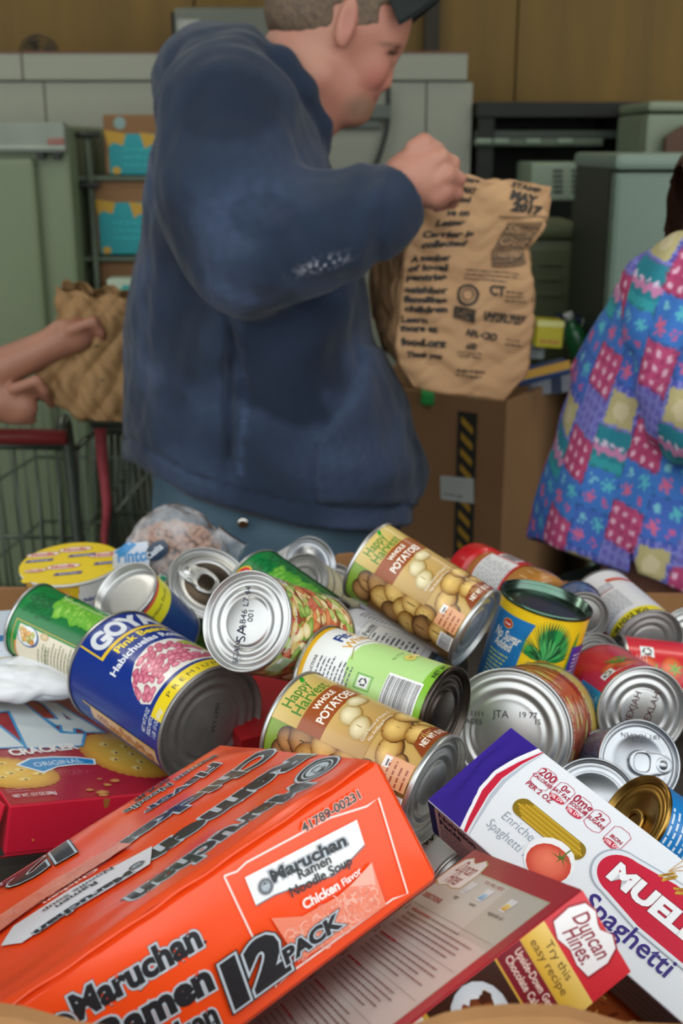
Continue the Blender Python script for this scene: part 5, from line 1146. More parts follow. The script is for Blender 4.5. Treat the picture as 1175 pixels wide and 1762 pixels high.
# ------------------------------------------------------------------ shopping carts
WR = mat('cart_wire', '#6f776c', .35, .7, noise=(20, '#5c645a', .3)); RD = mat('red_grip', '#8c3230', .45, noise=(20, '#7a2826', .3))
def cart(label, o, yaw, w=.50, l=.75, zt=1.0, ratio=1.0, red=True, strap=False, nb=14):
    r = thing('shopping_cart', label, 'cart', M=Matrix.Translation(Vector((o[0], o[1], 0))) @ Matrix.Rotation(yaw, 4, 'Z'))
    zb = .42
    def B(u, v, t):  # basket corner: u across 0..1, v along 0..1, t height 0..1
        s = 1-.16*(1-t); ww = w*s*(1-.25*v); return np.array([(u-.5)*ww, l*(v*(1-.10*(1-t))+.05*(1-t)), zb+(zt-zb-.04*v)*t])
    def P(name, pts, rad, m, n=6): return link(name, mesh(*tube(pts, rad, n)), m, r, local=True)
    P('basket_rim', [B(0, 0, 1), B(1, 0, 1), B(1, 1, 1), B(0, 1, 1), B(0, 0, 1)], .007, WR, 8)
    P('basket_rim', [B(0, 0, 0), B(1, 0, 0), B(1, 1, 0), B(0, 1, 0), B(0, 0, 0)], .005, WR)
    for t in (.33, .66): P('cross_wire', [B(0, 0, t), B(1, 0, t), B(1, 1, t), B(0, 1, t), B(0, 0, t)], .004, WR)
    for i in range(nb+1):
        u = i/nb
        P('wire', [B(u, 0, 0), B(u, 0, 1)], .0028, WR); P('wire', [B(u, 1, 0), B(u, 1, 1)], .0028, WR)
        P('wire', [B(0, u, 0), B(0, u, 1)], .0028, WR); P('wire', [B(1, u, 0), B(1, u, 1)], .0028, WR); P('wire', [B(u, 0, 0), B(u, 1, 0)], .0028, WR)
    for s in (0, 1):
        P('frame_tube', smoothline([(w*(s-.5), .0, .12), (w*(s-.5), -.02, .5), (w*(s-.5), -.06, zt+.03), (w*(s-.5), -.10, zt+.045)]), .012, WR, 10)
        P('frame_tube', [(w*(s-.5), .0, .12), (w*(s-.5)*.7, l*.9, .14), (w*(s-.5)*.7, l*.9, zb)], .012, WR, 10)
    P('handle', [(-w/2-.01, -.10, zt+.045), (w/2+.01, -.10, zt+.045)], .015, RD if red else WR, 12)
    for x, y in ((-.5, 0), (.5, 0), (-.35, .9), (.35, .9)):
        V, Fc = lathe([(.001, -.012), (.05, -.012), (.06, -.006), (.06, .006), (.05, .012), (.001, .012)], 24); V = [(z+w*x, a_+l*y*1.0, b_3+.06) for a_, b_3, z in V]
        link('wheel', mesh(V, Fc), MATS['dark_rubber'], r, local=True)
    return r
pc = at(-62, 750, 2.12)
cart('steel shopping cart with a dull red handle at the left edge', (pc[0], 2.22), -.05, w=.38, zt=pc[2]-.045, nb=9)
pc = at(296, 745, 2.3)
r2 = cart('grey steel shopping cart, mostly hidden behind the man', (pc[0], 2.42), .04, w=.32, l=.60, zt=at(180, 745, 2.4)[2], red=False, nb=8)
st = [at(172, 738, 2.2), at(176, 800, 2.2), at(183, 870, 2.19), at(179, 925, 2.2), at(181, 1000, 2.2)]
V = []; Fc = []
for i, p in enumerate(smoothline(st, 5)):
    w_ = .011-.0003*i; V += [p+np.array([-w_, 0, 0]), p+np.array([w_, .004, 0]), p+np.array([w_, .008, 0]), p+np.array([-w_, .004, 0])]
n_ = len(V)//4
for i in range(n_-1):
    for k in range(4): Fc.append((i*4+k, i*4+(k+1) % 4, i*4+4+(k+1) % 4, i*4+4+k))
tag(link('child_strap', mesh(V, Fc), mat('pink_webbing', '#b0484e', .7, noise=(60, '#8e3238', .3))), 'pinkish red strap dangling from the shopping cart', 'strap')

# ------------------------------------------------------------------ implicit surfaces for bodies and cloth
def smin(a, b, k):
    h = np.clip(.5+.5*(b-a)/k, 0, 1); return b*(1-h)+a*h-k*h*(1-h)
def smax(a, b, k): return -smin(-a, -b, k)
def cone(P, a, b, ra, rb):
    a = np.asarray(a, float); b = np.asarray(b, float); ba = b-a; t = np.clip(((P-a)@ba)/(ba@ba), 0, 1)
    return np.linalg.norm(P-a-t[:, None]*ba, axis=1)-(ra+(rb-ra)*t)
def ell(P, c, r, R=None):
    q = P-np.asarray(c, float)
    if R is not None: q = q@R
    r = np.asarray(r, float); k0 = np.linalg.norm(q/r, axis=1); k1 = np.linalg.norm(q/(r*r), axis=1); return k0*(k0-1)/np.maximum(k1, 1e-6)
def rotY(a): c, s = math.cos(a), math.sin(a); return np.array([[c, 0, s], [0, 1, 0], [-s, 0, c]])
def chain(P, pts, rs, k=.03):
    d = None
    for i in range(len(pts)-1):
        e = cone(P, pts[i], pts[i+1], rs[i], rs[i+1]); d = e if d is None else smin(d, e, k)
    return d
def loft(P, zs, cx, cy, a, b, p=2.0):
    z = P[:, 2]; X = (P[:, 0]-np.interp(z, zs, cx))/np.interp(z, zs, a); Yy = (P[:, 1]-np.interp(z, zs, cy))/np.interp(z, zs, b)
    r = (np.abs(X)**p+np.abs(Yy)**p)**(1/p); d = (r-1)*np.minimum(np.interp(z, zs, a), np.interp(z, zs, b))
    dz = np.maximum(zs[0]-z, z-zs[-1]); return np.maximum(d, dz)
def sdf_mesh(f, lo, hi, h, B=8, margin=.02):
    lo = np.array(lo, float); n = (np.ceil((np.array(hi)-lo)/h/B).astype(int))*B; nb = n//B
    G = np.full(tuple(n), 1.0, np.float32)
    idx = np.stack(np.meshgrid(*[np.arange(q) for q in nb], indexing='ij'), -1).reshape(-1, 3)
    cen = lo+(idx*B+(B-1)/2)*h; dc = f(cen)
    near = np.abs(dc) < B*h*.87+margin
    G4 = G.reshape(nb[0], B, nb[1], B, nb[2], B)
    for i, d in zip(idx[~near], dc[~near]):
        if d < 0: G4[i[0], :, i[1], :, i[2], :] = -1
    loc = np.stack(np.meshgrid(*[np.arange(B)]*3, indexing='ij'), -1).reshape(-1, 3)
    A_ = idx[near]
    for s in range(0, len(A_), 400):
        b = A_[s:s+400]; pts = (lo+(b[:, None, :]*B+loc[None])*h).reshape(-1, 3); v = f(pts).reshape(len(b), B, B, B)
        for i, vv in zip(b, v): G4[i[0], :, i[1], :, i[2], :] = vv
    # surface nets
    S = G < 0; c = [S[i:n[0]-1+i, j:n[1]-1+j, k:n[2]-1+k] for i in (0, 1) for j in (0, 1) for k in (0, 1)]
    sm = sum(x.astype(np.int8) for x in c); act = (sm > 0) & (sm < 8); ci = np.argwhere(act); vid = -np.ones(act.shape, int); vid[act] = np.arange(len(ci))
    acc = np.zeros((len(ci), 3)); cnt = np.zeros(len(ci)); cor = [(i, j, k) for i in (0, 1) for j in (0, 1) for k in (0, 1)]
    gv = [G[ci[:, 0]+i, ci[:, 1]+j, ci[:, 2]+k] for i, j, k in cor]
    for a_ in range(8):
        for b_ in range(a_+1, 8):
            dd = np.array(cor[b_])-np.array(cor[a_])
            if np.abs(dd).sum() != 1: continue
            m_ = (gv[a_] < 0) != (gv[b_] < 0); t = np.where(m_, gv[a_]/(gv[a_]-gv[b_]+1e-12), 0)
            acc += (np.array(cor[a_])+t[:, None]*dd)*m_[:, None]; cnt += m_
    V = lo+(ci+acc/cnt[:, None])*h; Q = []
    for ax in range(3):
        sl0 = [slice(None)]*3; sl1 = [slice(None)]*3; sl0[ax] = slice(0, n[ax]-1); sl1[ax] = slice(1, n[ax])
        e = S[tuple(sl0)] != S[tuple(sl1)]; pi = np.argwhere(e); u, w = (ax+1) % 3, (ax+2) % 3
        ok = (pi[:, u] > 0) & (pi[:, w] > 0) & (pi[:, u] < n[u]-1) & (pi[:, w] < n[w]-1); pi = pi[ok]
        ins = S[tuple(pi.T)]
        def g(du, dw): q = pi.copy(); q[:, u] -= du; q[:, w] -= dw; return vid[tuple(q.T)]
        q = np.stack([g(1, 1), g(0, 1), g(0, 0), g(1, 0)], 1); q[~ins] = q[~ins][:, ::-1]; Q.append(q)
    return V, np.concatenate(Q)
def fast_mesh(V, Q):
    me = bpy.data.meshes.new('b'); me.vertices.add(len(V)); me.vertices.foreach_set('co', V.ravel()); me.loops.add(Q.size); me.loops.foreach_set('vertex_index', Q.ravel().astype(np.int32))
    me.polygons.add(len(Q)); me.polygons.foreach_set('loop_start', np.arange(len(Q), dtype=np.int32)*4); me.update(calc_edges=True); me.validate(); return me
def paint(me, C):
    ca = me.color_attributes.new('Col', 'FLOAT_COLOR', 'POINT'); ca.data.foreach_set('color', np.column_stack([C, np.ones(len(C))]).ravel())
def folds(P, s, amp, seed=1, w=None):
    r = np.random.default_rng(seed); d = np.zeros(len(P))
    for i in range(5):
        k = r.normal(size=3)*s*(1+.45*i); k2 = r.normal(size=3)*s*.5; d += np.sin(P@k+2.2*np.sin(P@k2)+r.random()*6)*amp/(1+.5*i)
    return d
def vnoise(P, s, seed=1):
    return np.clip(.5+folds(P, s, .22, seed), 0, 1)

# ------------------------------------------------------------------ the man
YM = 1.92
def m_(px, py, dy=0): return at(px, py, YM+dy)
man = thing('person', 'man in a dark blue hooded sweatshirt looking down into a paper bag', 'person', loc=(at(480, 900, YM)[0], YM, 0))
lv = [(90, 360, 470), (110, 335, 492), (150, 302, 520), (200, 281, 545), (260, 262, 562), (350, 245, 590), (450, 237, 622), (560, 229, 650), (640, 225, 680), (700, 224, 705), (770, 226, 726), (840, 238, 728), (880, 252, 716), (915, 262, 700)]
bw = [.10, .13, .19, .225, .235, .24, .245, .25, .25, .25, .25, .25, .245, .24]
Z = np.array([m_(400, y)[2] for y, l, r_ in lv])[::-1]; XL = np.array([m_(l, y)[0] for y, l, r_ in lv])[::-1]; XR = np.array([m_(r_, y)[0] for y, l, r_ in lv])[::-1]; BW = np.array(bw)[::-1]
ARM = [m_(392, 205, -.15), m_(395, 330, -.22), m_(438, 425, -.25), m_(545, 405, -.24), m_(640, 368, -.22), m_(676, 338, -.20)]
ARMR = [.098, .088, .078, .068, .050, .042]
ARM2 = [m_(400, 205, .17), m_(450, 430, .24), m_(560, 420, .24), m_(700, 350, .14)]
def hem(P):
    """upper limit of the jeans / lower edge of the sweatshirt, higher at the back"""
    x, y = projn_v(P); return y
def projn_v(P):
    v = P-CAM; d = v@FW; return CX+F*(v@RT)/d, CY-F*(v@UP)/d
def hoodie(P):
    x, y = projn_v(P)
    d = loft(P, Z, (XL+XR)/2, np.full(len(Z), YM), (XR-XL)/2, BW, 2.3)
    # folds
    fs = folds(P*np.array([1, .6, .45]), 9, .0075, 21)*np.clip((y-180)/200, 0, 1)*np.clip((910-y)/60, 0, 1)+.005*np.sin(.045*y-.02*x+2*np.sin(.01*x))*np.clip((y-720)/100, 0, 1)
    fs = fs+.008*np.sin((x+.5*y)*.035)*np.exp(-((y-560)/90)**2)
    d = d+fs
    crease = np.exp(-((x-(395+.0*(y-500)))/9)**2)*np.clip((y-560)/60, 0, 1)*np.clip((830-y)/60, 0, 1); d = d+.018*crease*(P[:, 1] < YM)+.012*np.exp(-((x-330-.25*(y-300))/9)**2)*np.clip((y-520)/40, 0, 1)*np.clip((700-y)/60, 0, 1)*(P[:, 1] < YM)
    a = chain(P, ARM, ARMR, .05)
    cuffy = np.clip((x-560)/80, 0, 1); fa = folds(P*np.array([.7, .7, 1]), 13, .0060, 31)+.0045*np.sin(.10*(x+.25*y)+1.5*np.sin(.02*y))*cuffy*np.clip((668-x)/10, 0, 1)+.007*np.sin(.06*(y-.9*x)+np.sin(.03*x))*np.exp(-(((x-440)/80)**2+((y-420)/70)**2)); d = smin(d, a+fa, .016)
    d = smin(d, chain(P, ARM2, [.095, .08, .07, .045], .05), .03)
    # hood lying on the back and its collar round the neck
    d = smin(d, ell(P, m_(352, 135, 0), (.075, .15, .085), rotY(.5)), .03)
    d = smin(d, ell(P, m_(415, 100, -.03), (.052, .12, .045), rotY(-.2)), .025)
    cl = chain(P, [m_(425, 85, -.05), m_(478, 110, -.085), m_(520, 160, -.07), m_(548, 215, -.03), m_(553, 252, 0)], [.030, .024, .022, .022, .018], .015)
    cl2 = chain(P, [m_(425, 85, .05), m_(478, 110, .085), m_(520, 160, .07), m_(548, 215, .03), m_(553, 252, 0)], [.030, .024, .022, .022, .018], .015)
    d = smin(d, np.minimum(cl, cl2), .012)
    # pocket pouch
    pk = np.clip((x-(628-.00052*(y-600)**2*.9))/6, 0, 1) if False else None
    t = np.clip((y-600)/160, 0, 1); xc = 622+8*np.sin(t*PI)-78*t**2.2; on = 1/(1+np.exp(-(x-xc)/2.5)); on = on*(y > 598)*(y < 765)*(P[:, 1] < YM)
    lowm = ((y >= 765)*(y < 868)*(x > 545)*(P[:, 1] < YM))
    d = d-.010*np.maximum(on, lowm)
    # rib at the hem and cuff
    hy = np.interp(x, [230, 262, 330, 420, 520, 640, 720], [792, 814, 856, 884, 906, 914, 900])
    d = smax(d, (y-hy)*.0009, .006)
    d = d+.004*np.exp(-((y-(hy-38))/4)**2)*1.6
    # cut away where the wrist leaves the cuff
    cc = ARM[-1]; ax = (ARM[-1]-ARM[-2]); ax /= np.linalg.norm(ax); q = (P-cc)@ax
    d = np.where((q > .004) & (np.linalg.norm(P-cc, axis=1) < .09), np.maximum(d, q-.004), d)
    cc2 = ARM2[-1]; ax2 = (ARM2[-1]-ARM2[-2]); ax2 /= np.linalg.norm(ax2); q2 = (P-cc2)@ax2
    d = np.where((q2 > .004) & (np.linalg.norm(P-cc2, axis=1) < .09), np.maximum(d, q2-.004), d)
    # neck opening
    d = smax(d, -cone(P, m_(455, 120, 0), m_(560, 20, 0), .062, .10), .006)
    return d+folds(P, 26, .0016, 4)
lo = m_(190, 60, 0); hi = m_(790, 930, 0)
V, Q = sdf_mesh(hoodie, (m_(205, 500)[0], YM-.36, hi[2]-.02), (m_(770, 500)[0], YM+.36, m_(400, 40)[2]+.03), .0055)
me = fast_mesh(V, Q)
x, y = projn_v(V); wear = np.clip(vnoise(V, 9, 3)*1.7-.55, 0, 1)*np.clip((y-150)/200, .15, 1); fine = vnoise(V, 120, 6)
C0 = np.array(lin('#283344')); C1 = np.array(lin('#46546f')); C = C0+(C1-C0)*(wear*(.55+.45*fine))[:, None]
stripe = np.exp(-((x-(418+6*np.sin(y*.03)))/7)**2)*((y > 560) & (y < 820)); C = C+(np.array(lin('#5a6c92'))-C)*(stripe*.45*fine)[:, None]
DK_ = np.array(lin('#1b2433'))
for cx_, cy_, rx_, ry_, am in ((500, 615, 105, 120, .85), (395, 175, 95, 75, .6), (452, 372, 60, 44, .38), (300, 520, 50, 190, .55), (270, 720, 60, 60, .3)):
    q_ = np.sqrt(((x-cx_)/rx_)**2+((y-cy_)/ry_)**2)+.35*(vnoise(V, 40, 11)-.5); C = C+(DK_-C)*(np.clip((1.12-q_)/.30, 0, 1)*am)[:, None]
sp = (np.exp(-(((x-555)/36)**2+((y-455+(x-555)*.30)/9)**2)))*(np.sin(x*.8)+np.sin(y*1.1+x*.5) > .35)*(V[:, 1] < YM-.1); C = C+(np.array(lin('#c8ccd6'))-C)*(sp*.8)[:, None]
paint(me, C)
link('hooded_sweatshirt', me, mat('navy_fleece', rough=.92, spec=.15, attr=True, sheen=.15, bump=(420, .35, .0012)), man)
# body under the clothes: head, neck, hands, trunk and limbs in one surface
HC = m_(584, -22, 0)
def hand(P, wrist, s=1, flip=1):
    """right fist pinching the bag's rim; wrist given, knuckles to the right"""
    w = wrist; o = lambda dx, dy, dz: w+np.array([dx*s, dy*flip*s, dz*s])
    d = smin(cone(P, w-np.array([.03, 0, .015]), o(.012, 0, .014), .029, .034), cone(P, o(.012, 0, .014), o(.036, -.002, .040), .035, .027), .02)
    d = smin(d, cone(P, o(.028, 0, .018), o(.050, .0, -.004), .030, .024), .02)
    K = [o(.030, -.012, .063), o(.052, -.018, .044), o(.062, -.018, .020), o(.060, -.012, -.002)]
    T1 = [o(.062, .012, .052), o(.074, .006, .030), .0, .0]
    for i, k in enumerate(K):
        a2 = k+np.array([.020, .016*flip, -.010+.002*i]); b2 = a2+np.array([-.004, .026*flip, -.014]); c2 = b2+np.array([-.022, .010*flip, -.008])
        r = .0105-.0006*i; fng = smin(smin(cone(P, k-np.array([.014, 0, .008]), k, .013, .0125), cone(P, k, a2, .0118, r), .006), smin(cone(P, a2, b2, r, r*.95), cone(P, b2, c2, r*.95, r*.8), .005), .005)
        d = smin(d, fng, .007)
    th = smin(cone(P, o(-.004, .022, .024), o(.030, .040, .040), .016, .013), cone(P, o(.030, .040, .040), o(.058, .036, .030), .0125, .0095), .008)
    return smin(d, th, .012)
WR1 = ARM[-1]+np.array([.012, 0, .010]); WR2 = ARM2[-1]+np.array([.012, 0, .01])
def body(P):
    R1 = rotY(.45)
    d = ell(P, HC, (.108, .080, .098), R1)
    d = smin(d, ell(P, m_(628, 45, 0), (.066, .066, .075), R1), .03)          # forehead and brow
    d = smin(d, cone(P, m_(612, 60, 0), m_(606, 128, 0), .064, .047), .025)   # cheeks
    d = smin(d, ell(P, m_(660, 78, 0), (.024, .052, .020)), .015)              # brow ridge
    d = smin(d, ell(P, m_(638, 118, -.034), (.026, .020, .028)), .02); d = smin(d, ell(P, m_(638, 118, .034), (.026, .020, .028)), .02)
    d = smin(d, cone(P, m_(671, 100, 0), m_(660, 140, 0), .0085, .0135), .008)  # nose
    for s in (-1, 1): d = smin(d, ell(P, m_(654, 146, s*.010), (.011, .007, .008)), .006)
    d = smin(d, ell(P, m_(621, 160, 0), (.026, .032, .026)), .015)              # muzzle
    d = smin(d, ell(P, m_(642, 164, 0), (.0085, .020, .0055), rotY(.5)), .004); d = smin(d, ell(P, m_(636, 178, 0), (.0085, .018, .0055), rotY(.6)), .004)
    d = smin(d, ell(P, m_(610, 190, 0), (.025, .026, .019), rotY(.4)), .018)   # chin
    for s in (-1, 1):
        d = smin(d, cone(P, m_(556, 130, s*.050), m_(606, 188, s*.018), .024, .018), .025)   # jaw
        ec = m_(596, 38, s*.080); e = ell(P, ec, (.014, .008, .037), rotY(.22)); e = smax(e, -ell(P, ec+np.array([.003, s*.010, .004]), (.009, .007, .022), rotY(.25)), .004)
        d = smin(d, e, .006)
        d = smax(d, -ell(P, m_(676, 92, s*.030), (.014, .014, .010)), .008)    # eye socket
        d = smin(d, ell(P, m_(667, 92, s*.030), (.012, .014, .011)), .003)
    d = smin(d, chain(P, [m_(545, 70, 0), m_(512, 130, 0), m_(462, 205, 0)], [.066, .064, .072], .03), .03)   # neck
    d = smin(d, cone(P, m_(575, 140, 0), m_(520, 215, 0), .040, .050), .03)
    # trunk and limbs, slimmer than the clothes
    d = smin(d, loft(P, Z, (XL+XR)/2, np.full(len(Z), YM), (XR-XL)/2-.045, BW-.045, 2.3)+.2*np.clip(Z[3]-P[:, 2], 0, 1)*0, .02)
    d = smin(d, chain(P, ARM[:-1]+[WR1], [.07, .06, .055, .045, .032, .026], .03), .02)
    d = smin(d, chain(P, ARM2[:-1]+[WR2], [.07, .055, .045, .026], .03), .02)
    d = smin(d, hand(P, WR1, 1, 1), .012); d = smin(d, hand(P, WR2, 1, -1), .012)
    hx = (XL[0]+XR[0])/2; hz = Z[0]
    for s in (-1, 1): d = smin(d, chain(P, [(hx, YM+s*.10, hz-.02), (hx+.02, YM+s*.11, .50), (hx-.01, YM+s*.12, .09)], [.10, .06, .042], .03), .03); d = smin(d, cone(P, (hx-.02, YM+s*.12, .045), (hx+.14, YM+s*.13, .04), .04, .033), .02)
    return d
V, Q = sdf_mesh(body, (m_(230, 500)[0], YM-.34, 0), (m_(790, 500)[0], YM+.34, m_(600, -150)[2]), .0042)
me = fast_mesh(V, Q); x, y = projn_v(V); n1 = vnoise(V, 30, 2); SK = np.array(lin('#c08a72')); SK2 = np.array(lin('#b06f5e'))
C = SK+(SK2-SK)*(n1*.7)[:, None]
red = np.exp(-(((x-650)/26)**2+((y-135)/30)**2)); C = C+(np.array(lin('#b86a5e'))-C)*(red*.7)[:, None]
ear = np.exp(-(((x-597)/14)**2+((y-40)/42)**2))*(np.abs(V[:, 1]-YM) > .07); C = C+(np.array(lin('#b06a5c'))-C)*(ear*.5)[:, None]
st_ = np.clip(1.15-np.sqrt(((x-622)/34)**2+((y-186)/26)**2), 0, 1)*(y < 230)*(y > 140); C = C+(np.array(lin('#6e5a44'))-C)*(np.clip(st_*1.3, 0, 1)*.75)[:, None]
lip = np.exp(-(((x-648)/6)**2+((y-171)/9)**2)); C = C+(np.array(lin('#96504a'))-C)*(lip*.8)[:, None]
brow = np.exp(-(((x-668)/16)**2+((y-77-(x-668)*.1)/4)**2)); C = C+(np.array(lin('#5c4636'))-C)*(brow*.75)[:, None]
eyec = np.exp(-(((x-675)/9)**2+((y-91)/4.5)**2)); C = C+(np.array(lin('#1c1210'))-C)*np.clip(eyec*1.3, 0, 1)[:, None]
paint(me, C)
link('body', me, mat('skin', rough=.5, attr=True, bump=(260, .08, .001)), man)
def hair(P):
    x, y = projn_v(P)
    d = ell(P, HC, (.112, .084, .102), rotY(.45)); d = smin(d, ell(P, m_(628, 42, 0), (.069, .069, .078), rotY(.45)), .03); d = smin(d, ell(P, m_(530, 30, 0), (.064, .070, .05)), .03)
    line = np.where(x < 575, 62-(575-x)*.02, np.where(x < 612, 8, np.where(x < 655, 52-(x-612)*.25, 10)))
    d = smax(d, (y-line)*.0009, .006)
    d = smax(d, -(ell(P, HC, (.104, .076, .094), rotY(.45))), .002)
    return d+.0005*np.sin(300*P[:, 0]+260*P[:, 2]+40*P[:, 1])
V, Q = sdf_mesh(hair, (m_(430, 0)[0], YM-.12, m_(600, 90)[2]), (m_(730, 0)[0], YM+.12, m_(600, -160)[2]), .0045)
link('short_hair', fast_mesh(V, Q), mat('brown_hair', '#54443a', .7, noise=(140, '#7a6650', .25), bump=(300, .8, .002)), man)
# jeans
hx = (XL[0]+XR[0])/2
def jeans(P):
    x, y = projn_v(P)
    zt = Z[4]; zz = np.array([.70, .80, Z[0], zt]); a = np.array([.17, .20, (XR[0]-XL[0])/2-.010, (XR[4]-XL[4])/2-.022]); b = np.array([.20, .215, .222, .22])
    d = loft(P, zz, np.full(4, hx), np.full(4, YM), a, b, 2.3)
    for s in (-1, 1): d = smin(d, chain(P, [(hx, YM+s*.10, .80), (hx+.02, YM+s*.11, .50), (hx-.01, YM+s*.12, .08)], [.13, .098, .082], .03), .04)
    d = np.maximum(d, .06-P[:, 2])
    return d+folds(P, 18, .0022, 9)+.0016*np.exp(-((x-330-.3*(y-880))/4)**2)
V, Q = sdf_mesh(jeans, (hx-.32, YM-.3, .04), (hx+.32, YM+.3, Z[4]+.02), .0075)
link('jeans', fast_mesh(V, Q), mat('denim', '#3d5566', .85, noise=(10, '#56707e', .3), bump=(500, .4, .001)), man)
p = m_(418, 900, -.236); V, Fc = lathe([(.0001, .003), (.006, .0032), (.0085, .0015), (.009, 0)], 24); V = [(p[0]+a_, p[1]-c_, p[2]+b_) for a_, b_, c_ in V]
link('rivet', mesh(V, Fc), mat('bright_metal', '#e8e4dc', .12, 1, noise=(30, '#d8d2c8', .3)), man)
for s in (-1, 1):
    def shoe(P, s=s): return np.maximum(smin(cone(P, (hx-.03, YM+s*.12, .05), (hx+.15, YM+s*.135, .045), .055, .045), ell(P, (hx-.01, YM+s*.12, .09), (.06, .055, .05)), .03), .002-P[:, 2])
    V, Q = sdf_mesh(shoe, (hx-.12, YM+s*.12-.09, -.01), (hx+.24, YM+s*.12+.1, .16), .008); link('shoe', fast_mesh(V, Q), mat('shoe_leather', '#3a2f28', .5, noise=(20, '#2c241e', .3)), man)
# cords of the hood
for dy in (-.05, -.03):
    V, Fc = tube(smoothline([m_(556, 240, dy), m_(560, 285, dy-.01), m_(568, 330, dy-.02), m_(566, 352, dy-.02)]), .003, 8); link('hood_cord', mesh(V, Fc), mat('cord', '#3c4c62', .8, noise=(90, '#2c3a4c', .3)), man)
# cap
cap = thing('baseball_cap', 'dark cap worn by the man, only its black green brim in view', 'cap', loc=m_(640, -120))
def dome(P):
    d = ell(P, m_(588, -34, 0), (.118, .09, .108), rotY(.45)); d = np.maximum(d, -ell(P, m_(588, -34, 0), (.115, .087, .105), rotY(.45)))
    u = (P-m_(584, -40, 0))@np.array([-.42, 0, .91]); return np.maximum(d, -u)
V, Q = sdf_mesh(dome, (m_(440, 0)[0], YM-.12, m_(600, 60)[2]), (m_(740, 0)[0], YM+.12, m_(600, -240)[2]), .0035)
link('cap_crown', fast_mesh(V, Q), mat('cap_cloth', '#16201e', .8, noise=(40, '#0f1716', .3)), cap)
V = []; Fc = []; nU, nV = 20, 10
for k in (0, 1):
    for i in range(nU+1):
        for j in range(nV+1):
            a_ = (i/nU-.5)*2; t = j/nV; base = m_(704, -6, 0)+np.array([-.035*a_*a_, .078*a_, .0]); outv = np.array([.90, 0, .10])*.066*math.sqrt(max(0, 1-a_*a_*.92))
            q = base+outv*t+np.array([0, 0, -.028*a_*a_*t-.022*a_*a_+(.004 if k else 0)+.012*(1-t)]); V.append(q)
N1 = (nU+1)*(nV+1)
for k in (0, 1):
    for i in range(nU):
        for j in range(nV): q = [k*N1+i*(nV+1)+j, k*N1+(i+1)*(nV+1)+j, k*N1+(i+1)*(nV+1)+j+1, k*N1+i*(nV+1)+j+1]; Fc.append(q if k else q[::-1])
for i in range(nU): Fc.append([i*(nV+1)+nV, (i+1)*(nV+1)+nV, N1+(i+1)*(nV+1)+nV, N1+i*(nV+1)+nV])
link('brim', mesh(V, Fc), MATS['cap_cloth'], cap)

# ------------------------------------------------------------------ paper bags
def grid_bag(rows, ns=120, nv=60, crum=.006, s=26, seed=3):
    """rows: list of (v, [4 corner points]) from the bottom up; returns map(u 0..4, v 0..1)"""
    vs = np.array([r_[0] for r_ in rows]); CP = np.array([[np.array(p) for p in r_[1]] for r_ in rows])
    def pos(u, v):
        u = np.mod(u, 4); k = np.minimum(u.astype(int), 3); t = u-k; t = t
        C_ = np.stack([np.stack([np.interp(v, vs, CP[:, c, a_]) for a_ in range(3)], -1) for c in range(4)], 1); i = np.arange(len(u))
        return C_[i, k]*(1-t)[:, None]+C_[i, (k+1) % 4]*t[:, None]
    def f(u, v):
        e = 1e-3; P = pos(u, v); du_ = pos(u+e, v)-pos(u-e, v); dv_ = pos(u, np.minimum(v+e, 1))-pos(u, np.maximum(v-e, 0)); N = np.cross(du_, dv_); N /= np.linalg.norm(N, axis=1)[:, None]+1e-9
        return P, N
    def disp(u, v):
        P, N = f(u, v); h = crumple(P, s, crum, seed); return P+N*h[:, None], N
    def full(u, v):
        P, N = disp(u, v); e = 4e-3; a_, _ = disp(u+e, v); b2, _ = disp(u, np.clip(v+e, 0, 1.02)); c2, _ = disp(u, v-e)
        Nn = np.cross(a_-P, b2-c2); L_ = np.linalg.norm(Nn, axis=1)[:, None]; Nn = np.where(L_ > 1e-12, Nn/np.maximum(L_, 1e-12), N); return P, Nn
    return full
def bag_shell(name, fm, m, parent, nu=200, nv=90, ragged=0, thick=.0012):
    U = np.linspace(0, 4, nu, endpoint=False); Vv = np.linspace(0, 1, nv); g = np.array([(u, v) for v in Vv for u in U])
    vv = g[:, 1]*(1-0)+0
    if ragged: vv = g[:, 1]*(1-ragged*(.5+.5*np.sin(5*g[:, 0])+.4*np.sin(17*g[:, 0]))*g[:, 1]**6)
    P, N = fm(g[:, 0], vv); P2 = P-N*thick; V = np.concatenate([P, P2]); Fc = []; n = nu
    for i in range(nv-1):
        for j in range(n):
            a_, b_, c_, d_ = i*n+j, i*n+(j+1) % n, (i+1)*n+(j+1) % n, (i+1)*n+j; Fc.append((a_, b_, c_, d_)); o = nu*nv; Fc.append((o+d_, o+c_, o+b_, o+a_))
    o = nu*nv; t = (nv-1)*n
    for j in range(n): Fc.append((t+j, t+(j+1) % n, o+t+(j+1) % n, o+t+j))
    Fc.append(tuple(range(n-1, -1, -1)))
    return link(name, mesh(V, Fc), m, parent)
KR = mat('kraft_paper', '#d6aa7c', .75, noise=(9, '#c99b6c', .3), bump=(120, .15, .001)); 
YBg = 1.86
def b_(px, py, dy=0): return at(px, py, YBg+dy)
